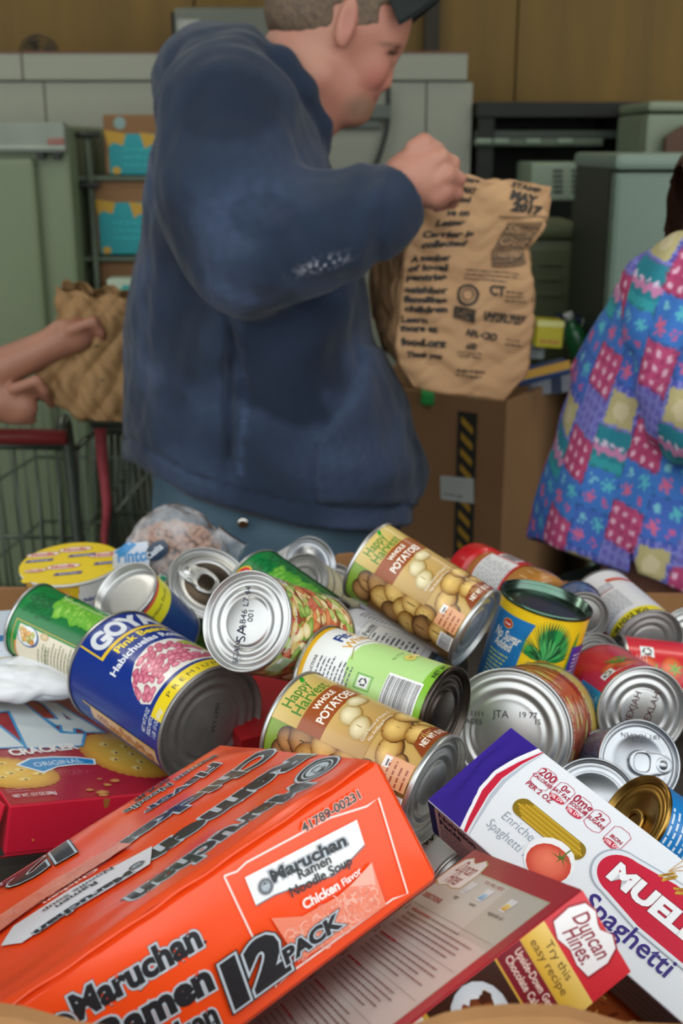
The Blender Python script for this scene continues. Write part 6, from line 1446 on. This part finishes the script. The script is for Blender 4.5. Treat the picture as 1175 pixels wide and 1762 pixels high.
# corners: 0 front left fold, 1 front right, 2 back right, 3 back left
rows = [(0, [b_(712, 668), b_(868, 690), b_(880, 640, .13), b_(705, 640, .15)]), (.10, [b_(686, 628, -.01), b_(905, 645), b_(905, 600, .13), b_(660, 600, .13)]), (.28, [b_(684, 560, -.02), b_(918, 566), b_(915, 540, .14), b_(640, 545, .13)]),
        (.45, [b_(690, 500, -.025), b_(918, 500), b_(912, 490, .15), b_(634, 480, .12)]), (.62, [b_(698, 440, -.03), b_(905, 430, .01), b_(905, 425, .16), b_(640, 425, .12)]), (.74, [b_(712, 395, -.03), b_(938, 388, .0), b_(930, 385, .15), b_(655, 385, .10)]),
        (.88, [b_(735, 335, -.03), b_(945, 352, .0), b_(935, 345, .14), b_(700, 345, .08)]), (1.0, [b_(752, 286, -.02), b_(948, 322, 0), b_(925, 316, .14), b_(770, 300, .10)])]
fm = grid_bag(rows, crum=.0050, s=17, seed=3)
bag = thing('paper_bag', 'brown printed paper grocery bag with MAY 2017 in the hand of the man', 'bag', loc=b_(800, 690, .05)); bag_shell('bag_paper', fm, KR, bag, 260, 110, ragged=.02)
a = Art(); K = '#3a352e'; BW_, BH_ = .24, .42
def tx(s, u, v, h, w=None, rot=0, bold=.02, al='L'): a.text(s, u*BW_, v*BH_, h, K, rot=rot, w=w, bold=bold, al=al, res=2)
rowsT = [('ters', .26, .955, .02), ('MAY', .27, .905, .024), ('and', .25, .86, .024), ('ve on', .20, .80, .024), ('Letter', .15, .755, .024), ('Carrier is', .08, .700, .026), ('collected', .10, .655, .026), ('A number', .05, .590, .026), ('of local', .03, .545, .026), ('pantries', .03, .500, .026), ('neighbor', .03, .440, .026), ('families', .03, .395, .026), ('children', .04, .350, .026), ('Learn', .02, .295, .026), ('more at', .02, .255, .026), ('food.org', .02, .195, .028), ('Thank you', .06, .145, .020)]
for s_, u, v, h in rowsT: tx(s_, u, v, h*.66, w=.0088*len(s_)*h/.026*1.05, bold=.06)
tx('STAMP', .66, .965, .018, w=.06, bold=.04, rot=-.1); tx('MAY', .66, .895, .030, w=.052, bold=.07, rot=-.16); tx('2017', .69, .835, .028, w=.058, bold=.07, rot=-.16)
a.rect(.62*BW_, .795*BH_, .99*BW_, .80*BH_, K); a.rect(.70*BW_, .56*BH_, .97*BW_, .765*BH_, '#8a6c4c')
for i, s in enumerate(('Stamp', 'Out', 'Hunger')): a.text(s, .71*BW_, (.715-.058*i)*BH_, .024, '#b08a62', w=.058, bold=.05, out=((.11, K),), rot=-.1)
a.lines(.70*BW_, .585*BH_, .06, 3, .007, .002, K); a.lines(.48*BW_, .545*BH_, .11, 3, .008, .0022, K, rot=-.12)
a.ring(.50*BW_, .43*BH_, .021, .005, K); a.ring(.50*BW_, .43*BH_, .012, .002, K); tx('CT', .66, .435, .022, w=.026, bold=.05, rot=-.1); a.lines(.78*BW_, .445*BH_, .04, 3, .008, .0022, K, rot=-.1)
a.put([(.40*BW_, .325*BH_), (.56*BW_, .305*BH_), (.56*BW_, .365*BH_), (.40*BW_, .385*BH_)], [(0, 1, 2, 3)], lin(K)); a.lines(.42*BW_, .36*BH_, .03, 3, .007, .0022, '#a8835c', rot=-.1)
tx('UNITED WAY', .62, .33, .017, w=.075, bold=.06, rot=-.12); a.lines(.62*BW_, .315*BH_, .075, 1, .006, .004, K, rot=-.12)
tx('AFL-CIO', .50, .245, .015, w=.055, bold=.05, rot=-.1); tx('AARP', .55, .19, .014, w=.02, bold=.04, al='C'); a.lines(.45*BW_, .175*BH_, .05, 2, .006, .002, K, rot=-.06); a.lines(.80*BW_, .235*BH_, .035, 2, .007, .002, K, rot=-.1); a.lines(.45*BW_, .10*BH_, .06, 2, .008, .0028, K, rot=-.06)
a.build('printed_writing', lambda x, y: fm(x/BW_, y/BH_), mat('black_ink', rough=.7, attr=True), bag, du=.004, dv=.005, base=.0012, local=False, cap=.003)
# the other bag, held at the left
YL = 2.0
def c_(px, py, dy=0): return at(px, py, YL+dy)
rows = [(0, [c_(150, 722), c_(236, 726), c_(262, 690, .14), c_(165, 705, .14)]), (.12, [c_(66, 672), c_(232, 712), c_(262, 670, .14), c_(92, 650, .14)]), (.4, [c_(60, 640, -.0), c_(236, 640), c_(262, 610, .14), c_(80, 600, .15)]), (.7, [c_(100, 560), c_(240, 560), c_(262, 540, .14), c_(112, 535, .12)]), (1.0, [c_(96, 486, .02), c_(244, 515, 0), c_(258, 500, .12), c_(125, 478, .10)])]
fm2 = grid_bag(rows, crum=.011, s=22, seed=12)
bag2 = thing('paper_bag', 'crumpled brown paper bag held by the bare arm at the left', 'bag', loc=c_(160, 724, .05)); bag_shell('bag_paper', fm2, mat('kraft_dim', '#a07c50', .75, noise=(9, '#86643c', .3), bump=(120, .15, .001)), bag2, 200, 90, ragged=.05)
a = Art()
for x, y, s in ((.10, .30, .006), (.13, .24, .005), (.17, .33, .005), (.08, .20, .004), (.16, .14, .005), (.2, .22, .005), (.06, .12, .004)): a.blob(x, y, s, s*.8, '#4a3c28', jag=.3)
a.line([(.03, .25), (.08, .30), (.13, .33)], .0022, '#5a4830')
a.build('ink_marks', lambda x, y: fm2(x/.24, y/.42), MATS['black_ink'], bag2, du=.004, dv=.005, base=.0012, local=False, cap=.003)

# ------------------------------------------------------------------ the bare arm at the left and the person it belongs to
YA = 2.0
def n_(px, py, dy=0): return at(px, py, YA+dy)
p2 = thing('person', 'person at the left edge, only bare forearms reaching for the crumpled bag', 'person', loc=(n_(-430, 600)[0], YA, 0))
HX = n_(-430, 500)[0]
E1, H1 = n_(-120, 690, -.02), n_(96, 590, 0)
def body2(P):
    d = ell(P, (HX+.03, YA, 1.60), (.095, .078, .115)); d = smin(d, ell(P, (HX+.09, YA, 1.57), (.04, .05, .075)), .03); d = smin(d, ell(P, (HX+.135, YA, 1.575), (.016, .012, .02)), .012)
    for s in (-1, 1): d = smin(d, ell(P, (HX+.03, YA+s*.08, 1.59), (.018, .010, .03)), .006)
    d = smin(d, cone(P, (HX, YA, 1.50), (HX-.02, YA, 1.38), .055, .062), .03)
    d = smin(d, loft(P, np.array([.9, 1.1, 1.3, 1.42]), np.array([HX]*4), np.array([YA]*4), np.array([.12, .12, .13, .08]), np.array([.17, .16, .20, .14]), 2.2), .04)
    d = smin(d, chain(P, [(HX, YA-.18, 1.36), tuple(E1), tuple(H1)], [.055, .043, .028], .02), .02)
    d = smin(d, chain(P, [(HX, YA+.18, 1.36), tuple(n_(-150, 740, .12)), tuple(n_(0, 690, -.02))], [.055, .042, .030], .02), .02)
    for base, up in ((H1, 1), (n_(0, 690, -.02), -1)):
        d = smin(d, ell(P, base+np.array([.025, 0, .012*up]), (.040, .022, .030)), .015)
        for i in range(4):
            k = base+np.array([.050, -.018+.012*i, .030-.010*i]); d = smin(d, smin(cone(P, k-np.array([.02, 0, .005]), k+np.array([.022, 0, .010]), .010, .009), cone(P, k+np.array([.022, 0, .010]), k+np.array([.034, .004, -.012]), .009, .0075), .005), .006)
        d = smin(d, cone(P, base+np.array([.005, .0, .022*up]), base+np.array([.050, .006, .036*up]), .012, .009), .008)
    for s in (-1, 1): d = smin(d, chain(P, [(HX, YA+s*.09, .92), (HX+.02, YA+s*.10, .5), (HX, YA+s*.11, .08)], [.085, .06, .04], .03), .03)
    return d
V, Q = sdf_mesh(body2, (HX-.2, YA-.30, 0.02), (n_(175, 600)[0], YA+.30, 1.74), .006)
me = fast_mesh(V, Q); n1 = vnoise(V, 25, 2); SK = np.array(lin('#a5725a')); C = SK+(np.array(lin('#8f5d49'))-SK)*n1[:, None]; paint(me, C); link('body', me, MATS['skin'], p2)
def shirt2(P):
    d = loft(P, np.array([.88, 1.1, 1.3, 1.43]), np.array([HX]*4), np.array([YA]*4), np.array([.155, .15, .155, .10]), np.array([.20, .19, .225, .15]), 2.2)
    for s, e in ((-1, E1), (1, n_(-150, 740, .12))):
        a0 = np.array((HX, YA+s*.18, 1.36)); d = smin(d, cone(P, a0, a0+(np.array(e)-a0)*.6, .085, .072), .03)
    d = smax(d, -cone(P, (HX, YA, 1.42), (HX+.01, YA, 1.7), .068, .08), .01); return d+folds(P, 20, .003, 2)
V, Q = sdf_mesh(shirt2, (HX-.25, YA-.34, .85), (HX+.35, YA+.34, 1.5), .009); link('t_shirt', fast_mesh(V, Q), mat('grey_shirt', '#5a6470', .9, noise=(9, '#4c5662', .3)), p2)
def pants2(P):
    d = loft(P, np.array([.78, .95]), np.array([HX]*2), np.array([YA]*2), np.array([.14, .135]), np.array([.19, .18]), 2.2)
    for s in (-1, 1): d = smin(d, chain(P, [(HX, YA+s*.09, .82), (HX+.02, YA+s*.10, .5), (HX, YA+s*.11, .06)], [.105, .085, .075], .03), .03)
    return np.maximum(d, .03-P[:, 2])
V, Q = sdf_mesh(pants2, (HX-.2, YA-.3, 0), (HX+.25, YA+.3, 1.0), .011); link('trousers', fast_mesh(V, Q), mat('dark_trousers', '#33363c', .9, noise=(9, '#2a2c32', .3)), p2)
V, Q = sdf_mesh(lambda P: np.maximum(ell(P, (HX+.02, YA, 1.62), (.104, .086, .115)), np.minimum((P[:, 0]-HX-.06), 1)*.9+0*P[:, 0]+np.maximum(1.58-P[:, 2], -1)*.3), (HX-.15, YA-.12, 1.48), (HX+.15, YA+.12, 1.76), .008); link('short_hair', fast_mesh(V, Q), MATS['brown_hair'], p2)

# ------------------------------------------------------------------ woman in the patchwork tunic
YW = 1.62
def w_(px, py, dy=0): return at(px, py, YW+dy)
wo = thing('person', 'person in a pink, blue and teal patchwork tunic bending at the right edge', 'person', loc=(w_(1250, 900)[0], YW, 0))
lw = [(448, 1150, 1290), (470, 1105, 1330), (500, 1070, 1360), (560, 1035, 1385), (650, 990, 1420), (750, 955, 1445), (850, 926, 1465), (930, 902, 1480), (1010, 900, 1500)]
bwW = [.10, .14, .17, .19, .205, .215, .225, .23, .23]
ZW = np.array([w_(1200, y)[2] for y, l, r_ in lw])[::-1]; WL = np.array([w_(l, y)[0] for y, l, r_ in lw])[::-1]; WR_ = np.array([w_(r_, y)[0] for y, l, r_ in lw])[::-1]; BWW = np.array(bwW)[::-1]
wsh = w_(1180, 520, -.14); wel = w_(1235, 690, -.22); wha = w_(1420, 800, -.16); wx = (WL[0]+WR_[0])/2
def tunic(P):
    x, y = projn_v(P)
    d = loft(P, ZW, (WL+WR_)/2, np.full(len(ZW), YW), (WR_-WL)/2, BWW, 2.2)
    d = d+.007*np.sin(.045*(x+.42*y)+1.2*np.sin(.01*y))*np.clip((y-520)/150, 0, 1)
    d = smin(d, chain(P, [wsh, wel, wha], [.085, .082, .07], .04)+.003*np.sin(.1*x+.05*y), .02)
    hy = 925+np.clip((x-905)/175, 0, 1)*62+np.clip((x-1090)/90, 0, 1)*36; d = smax(d, (y-hy)*.0008, .004)
    slit = np.maximum(np.abs(x-(1086+.1*(y-950)))-(y-935)*.10, 935-y)*.0008; d = np.where((P[:, 1] < YW), np.maximum(d, -slit), d)
    inner = loft(P, ZW, (WL+WR_)/2, np.full(len(ZW), YW), (WR_-WL)/2-.02, BWW-.02, 2.2); d = np.where(y > 900, np.maximum(d, -inner), d)
    return d+folds(P, 22, .0016, 5)
V, Q = sdf_mesh(tunic, (WL.min()-.03, YW-.34, ZW[0]-.03), (WR_.max()+.03, YW+.30, ZW[-1]+.03), .0042)
me = fast_mesh(V, Q)
def patch(V):
    ang = .20; t = np.where(V[:, 1] < YW+.1, 1, -1); x, z = V[:, 0]-.6*(V[:, 1]-YW), V[:, 2]; u = x*math.cos(ang)-z*math.sin(ang); v = x*math.sin(ang)+z*math.cos(ang); c = .056
    i = np.floor(u/c).astype(int); j = np.floor(v/c+.5*(i % 2)).astype(int); fu = u/c-i; fv = v/c+.5*(i % 2)-j; k = np.array([0, 2, 3, 6, 4, 1, 6, 5])[np.mod(i*3+j*2, 8)]
    C = np.zeros((len(V), 3)); g = lambda s: np.array(lin(s))
    pal = {0: '#b8426e', 1: '#1f7f8e', 2: '#3f66b8', 3: '#6a62b4', 4: '#c04a78', 5: '#4a56b0', 6: '#3a74c0'}
    for q, s in pal.items(): C[k == q] = g(s)
    dots = ((np.mod(fu*3.2, 1)-.5)**2+(np.mod(fv*3.2, 1)-.5)**2) < .05
    m1 = ((k == 0) | (k == 4)); C[m1 & dots] = g('#e8b8cc'); grid = m1 & ((np.mod(fu*3.2, 1) < .1) | (np.mod(fv*3.2, 1) < .1)); C[grid] = g('#a83868')
    m1 = (k == 1); C[m1 & (fv > .38+.05*np.sin(fu*20)) & (fv < .58+.05*np.sin(fu*20))] = g('#c880a8'); C[m1 & (np.abs(fv-.62) < .05) & (np.sin(fu*25) > 0)] = g('#d8c8dc'); C[m1 & (fv < .25)] = g('#2f9aa0')
    for cx, cy, s, rr in ((.28, .3, '#d0648c', .20), (.72, .7, '#58b8c4', .20), (.75, .25, '#c45a90', .13), (.25, .75, '#7ac0d0', .14)):
        dx, dy = fu-cx, fv-cy; rad = np.sqrt(dx*dx+dy*dy); th = np.arctan2(dy, dx); m2 = ((k == 2) | (k == 6)) & (rad < rr*(.65+.35*np.cos(6*th))); C[m2] = g(s)
    m1 = (k == 3) | (k == 5); C[m1 & ((np.mod(fu*4, 1) < .35) | (np.mod(fv*4, 1) < .35))] = g('#7f80c8'); 
    C[(k == 5) & (fu > .1) & (fu < .9) & (fv > .08) & (fv < .85)] = g('#b8ac78') ; C[(k == 5) & (((fu-.5)**2+(fv-.45)**2) < .05)] = g('#cdbf98')
    C[(fu < .03) | (fv < .03)] *= .6
    C *= .92
    return C
paint(me, patch(V)); link('patchwork_tunic', me, mat('cotton_print', rough=.85, attr=True, bump=(300, .2, .001)), wo)
def bodyw(P):
    hc = w_(1290, 380, -.02); d = ell(P, hc, (.085, .078, .11)); d = smin(d, ell(P, hc+np.array([.06, 0, -.03]), (.04, .05, .06)), .03); d = smin(d, ell(P, hc+np.array([.103, 0, -.02]), (.014, .012, .018)), .01)
    d = smin(d, cone(P, hc+np.array([-.02, 0, -.06]), w_(1230, 480, 0), .052, .062), .03)
    d = smin(d, loft(P, ZW, (WL+WR_)/2, np.full(len(ZW), YW), np.maximum((WR_-WL)/2-.12, .035), np.maximum(BWW-.09, .035), 2.2), .03)
    d = smin(d, chain(P, [wsh, wel, wha, wha+np.array([.12, 0, .02])], [.06, .05, .04, .027], .03), .02)
    hb = wha+np.array([.15, 0, .02]); d = smin(d, ell(P, hb, (.042, .036, .02)), .015)
    for i in range(4): k = hb+np.array([.03, -.027+.018*i, 0]); d = smin(d, smin(cone(P, k, k+np.array([.035, 0, -.006]), .0095, .0085), cone(P, k+np.array([.035, 0, -.006]), k+np.array([.052, 0, -.024]), .0085, .0072), .005), .005)
    d = smin(d, cone(P, hb+np.array([-.01, -.03, 0]), hb+np.array([.03, -.055, -.008]), .012, .009), .008)
    for s in (-1, 1): d = smin(d, chain(P, [(wx-.02, YW+s*.10, .85), (wx, YW+s*.11, .48), (wx-.03, YW+s*.12, .08)], [.10, .06, .042], .03), .03); d = smin(d, cone(P, (wx-.04, YW+s*.12, .045), (wx+.10, YW+s*.12, .04), .04, .03), .02)
    return d
V, Q = sdf_mesh(bodyw, (WL.min(), YW-.36, 0), (wha[0]+.26, YW+.30, w_(1290, 230)[2]), .0075)
me = fast_mesh(V, Q); n1 = vnoise(V, 25, 2); paint(me, np.array(lin('#b98470'))+(np.array(lin('#a06a58'))-np.array(lin('#b98470')))*n1[:, None]); link('body', me, MATS['skin'], wo)
def hairw(P):
    hc = w_(1290, 380, -.02); d = ell(P, hc+np.array([-.015, 0, .015]), (.100, .09, .115)); d = smax(d, (P[:, 0]-hc[0]-.055-.2*(P[:, 2]-hc[2])), .01); d = smin(d, ell(P, w_(1215, 430, -.03), (.055, .07, .06)), .03); return d+.002*np.sin(200*P[:, 1]+120*P[:, 2])
V, Q = sdf_mesh(hairw, (w_(1150, 400)[0], YW-.14, w_(1200, 500)[2]), (w_(1420, 400)[0], YW+.12, w_(1200, 220)[2]), .008); link('dark_hair', fast_mesh(V, Q), mat('dark_brown_hair', '#3a261c', .6, noise=(90, '#4c3426', .3), bump=(200, .6, .002)), wo)
def pantsw(P):
    d = loft(P, np.array([.70, .90]), np.full(2, wx-.01), np.full(2, YW), np.array([.20, .22]), np.array([.19, .19]), 2.2)
    for s in (-1, 1): d = smin(d, chain(P, [(wx-.02, YW+s*.10, .78), (wx, YW+s*.11, .48), (wx-.03, YW+s*.12, .07)], [.135, .10, .085], .03), .04)
    return np.maximum(d, .05-P[:, 2])+folds(P, 14, .003, 2)
V, Q = sdf_mesh(pantsw, (wx-.3, YW-.28, .03), (wx+.3, YW+.28, .93), .010); link('trousers', fast_mesh(V, Q), mat('dark_green_trousers', '#26302e', .9, noise=(9, '#1e2725', .3)), wo)

# ------------------------------------------------------------------ second bin of groceries, behind
YG = 2.45
gl, gc, gr = at(716, 684, YG+.12), at(872, 692, YG), at(990, 662, YG+.35)
b2 = thing('cardboard_bin', 'tall brown cardboard bin with a black and yellow striped tape, behind the man', 'box', loc=(gc[0], YG+.3, 0))
CB = mat('bin_board', '#8f6a46', .8, noise=(5, '#7d5a38', .3)); zt = gc[2]
bk = gc+(gr-gc)+(gl-gc); c0, c1, c2, c3 = [np.array([p[0], p[1]]) for p in (gl+(gl-gc)*.9, gc, gr, bk+(gl-gc)*.9)]
def panel(n, p, q, z1, z2, m, par, t=.008, off=0):
    d = (q-p)/np.linalg.norm(q-p); nn = np.array([d[1], -d[0]])*off; m2 = np.array([-d[1], d[0]])*t; V = [(*(a_+nn+k), z) for z in (z1, z2) for a_, k in ((p, 0), (q, 0), (q, m2), (p, m2))]; return link(n, bm_done(hexa(V)), m, par, smooth=False)
for p, q in ((c0, c1), (c1, c2), (c2, c3), (c3, c0)): panel('side_panel', p, q, .01, zt, CB, b2)
panel('base_panel', c0+.02, c1+np.array([-.02, .02]), .0, .012, CB, b2)
d = (c1-c0)/np.linalg.norm(c1-c0)
def onface(px, py):  # where a pixel meets the front side of the bin
    r_ = FW+(px-CX)/F*RT+(CY-py)/F*UP; n3 = np.array([d[1], -d[0], 0]); t = ((np.array([*c1, 0])-CAM)@n3)/(r_@n3); return CAM+t*r_
o3 = np.array([*c1, 0.]); ex = np.array([*d, 0]); ez = np.array([0, 0, 1.]); n3 = np.array([d[1], -d[0], 0])
def fc(px, py): q = onface(px, py)-o3; return q@ex, q[2]
a = Art(); u0_, v0_ = fc(788, 707); u1_, _ = fc(822, 707); _, v1_ = fc(800, 1080); a.rect(u0_, v1_, u1_, v0_, '#1e1e18'); w_t = u1_-u0_; v = v0_-.01
while v > v1_+.03:
    a.poly([(u0_+w_t*.22, v-.028), (u1_-w_t*.22, v-.010-.028+.018), (u1_-w_t*.22, v-.024-.0), (u0_+w_t*.22, v-.042)] if False else [(u0_+w_t*.2, v), (u0_+w_t*.2, v-.016), (u1_-w_t*.2, v-.040), (u1_-w_t*.2, v-.024)], '#a8801f'); v -= .036
a.build('hazard_tape', flatmap(o3, ex, ez, n3), M_matte(), b2, base=.001, local=False)
a = Art(); (ua, va), (ub, vb) = fc(758, 818), fc(814, 868); a.put([(ua, va), (ub, va+.006), (ub+.003, vb+.003), (ua+.003, vb)], [(0, 1, 2, 3)], lin('#b4b8b4')); a.lines(ua+.006, va-.010, (ub-ua)*.7, 3, .010, .002, '#8a8e8c'); a.lines(ua+.010, vb+.012, (ub-ua)*.6, 1, .01, .004, '#5a5e60')
a.build('shipping_label', flatmap(o3, ex, ez, n3), M_matte(), b2, base=.002, local=False)
cm_ = (c0+c1+c2+c3)/4
V = [(*(cm_+(p-cm_)*.95), zt-.13) for p in (c0, c1, c2, c3)]+[(*(cm_+(p-cm_)*.95), zt-.11) for p in (c0, c1, c2, c3)]; link('liner_sheet', bm_done(hexa(V)), MATS['liner_board'], b2, smooth=False)
def small(name, label, cat, px, py, Y, size, rot, m, art=None, b=.004):
    o = at(px, py, Y); R = Matrix.Translation(Vector(o)) @ Matrix.Rotation(rot[2], 4, 'Z') @ Matrix.Rotation(rot[1], 4, 'Y') @ Matrix.Rotation(rot[0], 4, 'X'); s = [q/2 for q in size]
    r = thing(name, label, cat, loc=o); link('pack_body', bev_box([-s[0], -s[1], -s[2]], s, b, 2, R), m, r, smooth=False)
    if art:
        a = Art(); art(a, *size); Rn = np.array(R); a.build('printed_front', lambda x, y: (np.stack([x, -s[1]+0*x, y], 1)@Rn[:3, :3].T+Rn[:3, 3], np.tile(-Rn[:3, 1], (len(x), 1))), M_matte(), r, base=.0005, local=False)
    return r
YI = YG+.22
small('tea_box', 'yellow box with red print standing in the far bin', 'box', 942, 572, YI, (.062, .06, .062), (0, .05, .0), mat('yellow_board', '#c9bc2e', .5, noise=(6, '#b8aa22', .3)), lambda a, w, h, d: (a.rect(-w/2, d*.28, w/2, d/2, '#d8d48a'), a.text('TEA BAGS', 0, -d*.32, .010, '#b85a3a', al='C', bold=.04)))
small('pasta_box', 'long navy box with white top lying at the back of the far bin', 'box', 1012, 556, YI+.15, (.16, .07, .035), (0, .03, .0), mat('navy_board', '#1c2c4a', .5, noise=(6, '#16243e', .3)), lambda a, w, h, d: a.rect(-w*.15, -d*.1, w*.5, d*.5, '#8f9688'))
small('noodle_bag', 'orange and dark blue flat pack leaning in the far bin', 'pack', 930, 640, YI-.1, (.125, .05, .034), (0, -.22, .1), mat('blue_pack', '#16386a', .4, noise=(6, '#102c58', .3)), lambda a, w, h, d: a.rect(-w/2, -.002, w/2, d/2, '#b88a28'), b=.010)
small('white_carton', 'small white carton behind the orange and blue pack', 'box', 912, 603, YI+.02, (.06, .05, .03), (0, .1, 0), mat('white_pack', '#8f9894', .5, noise=(30, '#6a7270', .3)), lambda a, w, h, d: a.lines(-w*.4, d*.2, w*.8, 2, .01, .004, '#3a3e40'))
small('white_box', 'white and navy box under the orange and blue pack', 'box', 955, 658, YI-.02, (.12, .06, .04), (0, -.1, 0), mat('pale_pack', '#8c9098', .5, noise=(20, '#777c86', .3)), lambda a, w, h, d: a.rect(-w*.12, -d/2, w*.08, d/2, '#1c2c4a'))
small('green_pack', 'bright green pack peeping out under the printed paper bag', 'pack', 752, 684, YG+.12, (.075, .05, .03), (0, .05, 0), mat('green_board', '#1f8a3c', .5, noise=(6, '#187a32', .3)), b=.006)
small('pale_pack', 'pale crumpled pack under the printed paper bag', 'pack', 835, 672, YG+.12, (.08, .05, .03), (0, -.1, 0), MATS['white_pack'], b=.008)
def bottle(label, px, py, Y, ax, L, R, m, capm):
    o = at(px, py, Y); z = unit(ax); x = unit(np.cross(z, [0, 1, .1])); y = np.cross(z, x); M = Matrix(((x[0], y[0], z[0], o[0]), (x[1], y[1], z[1], o[1]), (x[2], y[2], z[2], o[2]), (0, 0, 0, 1)))
    r = thing('bottle', label, 'bottle', M=M); link('bottle_body', mesh(*lathe([(R*.8, 0), (R, .006), (R, L*.6), (R*.7, L*.74), (R*.35, L*.82), (R*.35, L*.9)], 40)), m, r, local=True); link('cap', mesh(*lathe([(R*.42, L*.88), (R*.42, L*.99), (R*.36, L)], 24)), capm, r, local=True)
GB = mat('green_plastic', '#1d6b38', .3, coat=.4, noise=(9, '#165a2e', .3)); 
bottle('dark green bottle with white cap lying in the far bin', 1010, 640, YI+.05, (-.35, 0, .9), .15, .028, GB, mat('cap_white', '#b8bcb8', .4, noise=(9, '#a8aca8', .3)))
bottle('green bottle with pale cap tilted beside the patterned shirt', 1035, 655, YI+.08, (-.45, .1, .8), .15, .026, mat('moss_plastic', '#4a6a2a', .3, coat=.4, noise=(9, '#3a5822', .3)), MATS['cap_white'])
small('crumpled_pack', 'yellow and green snack pack beside the dark green bottle', 'pack', 1020, 610, YI+.03, (.03, .03, .05), (0, .3, 0), mat('mustard_pack', '#8a8a2a', .4, noise=(30, '#5a7a2a', .3)), b=.008)
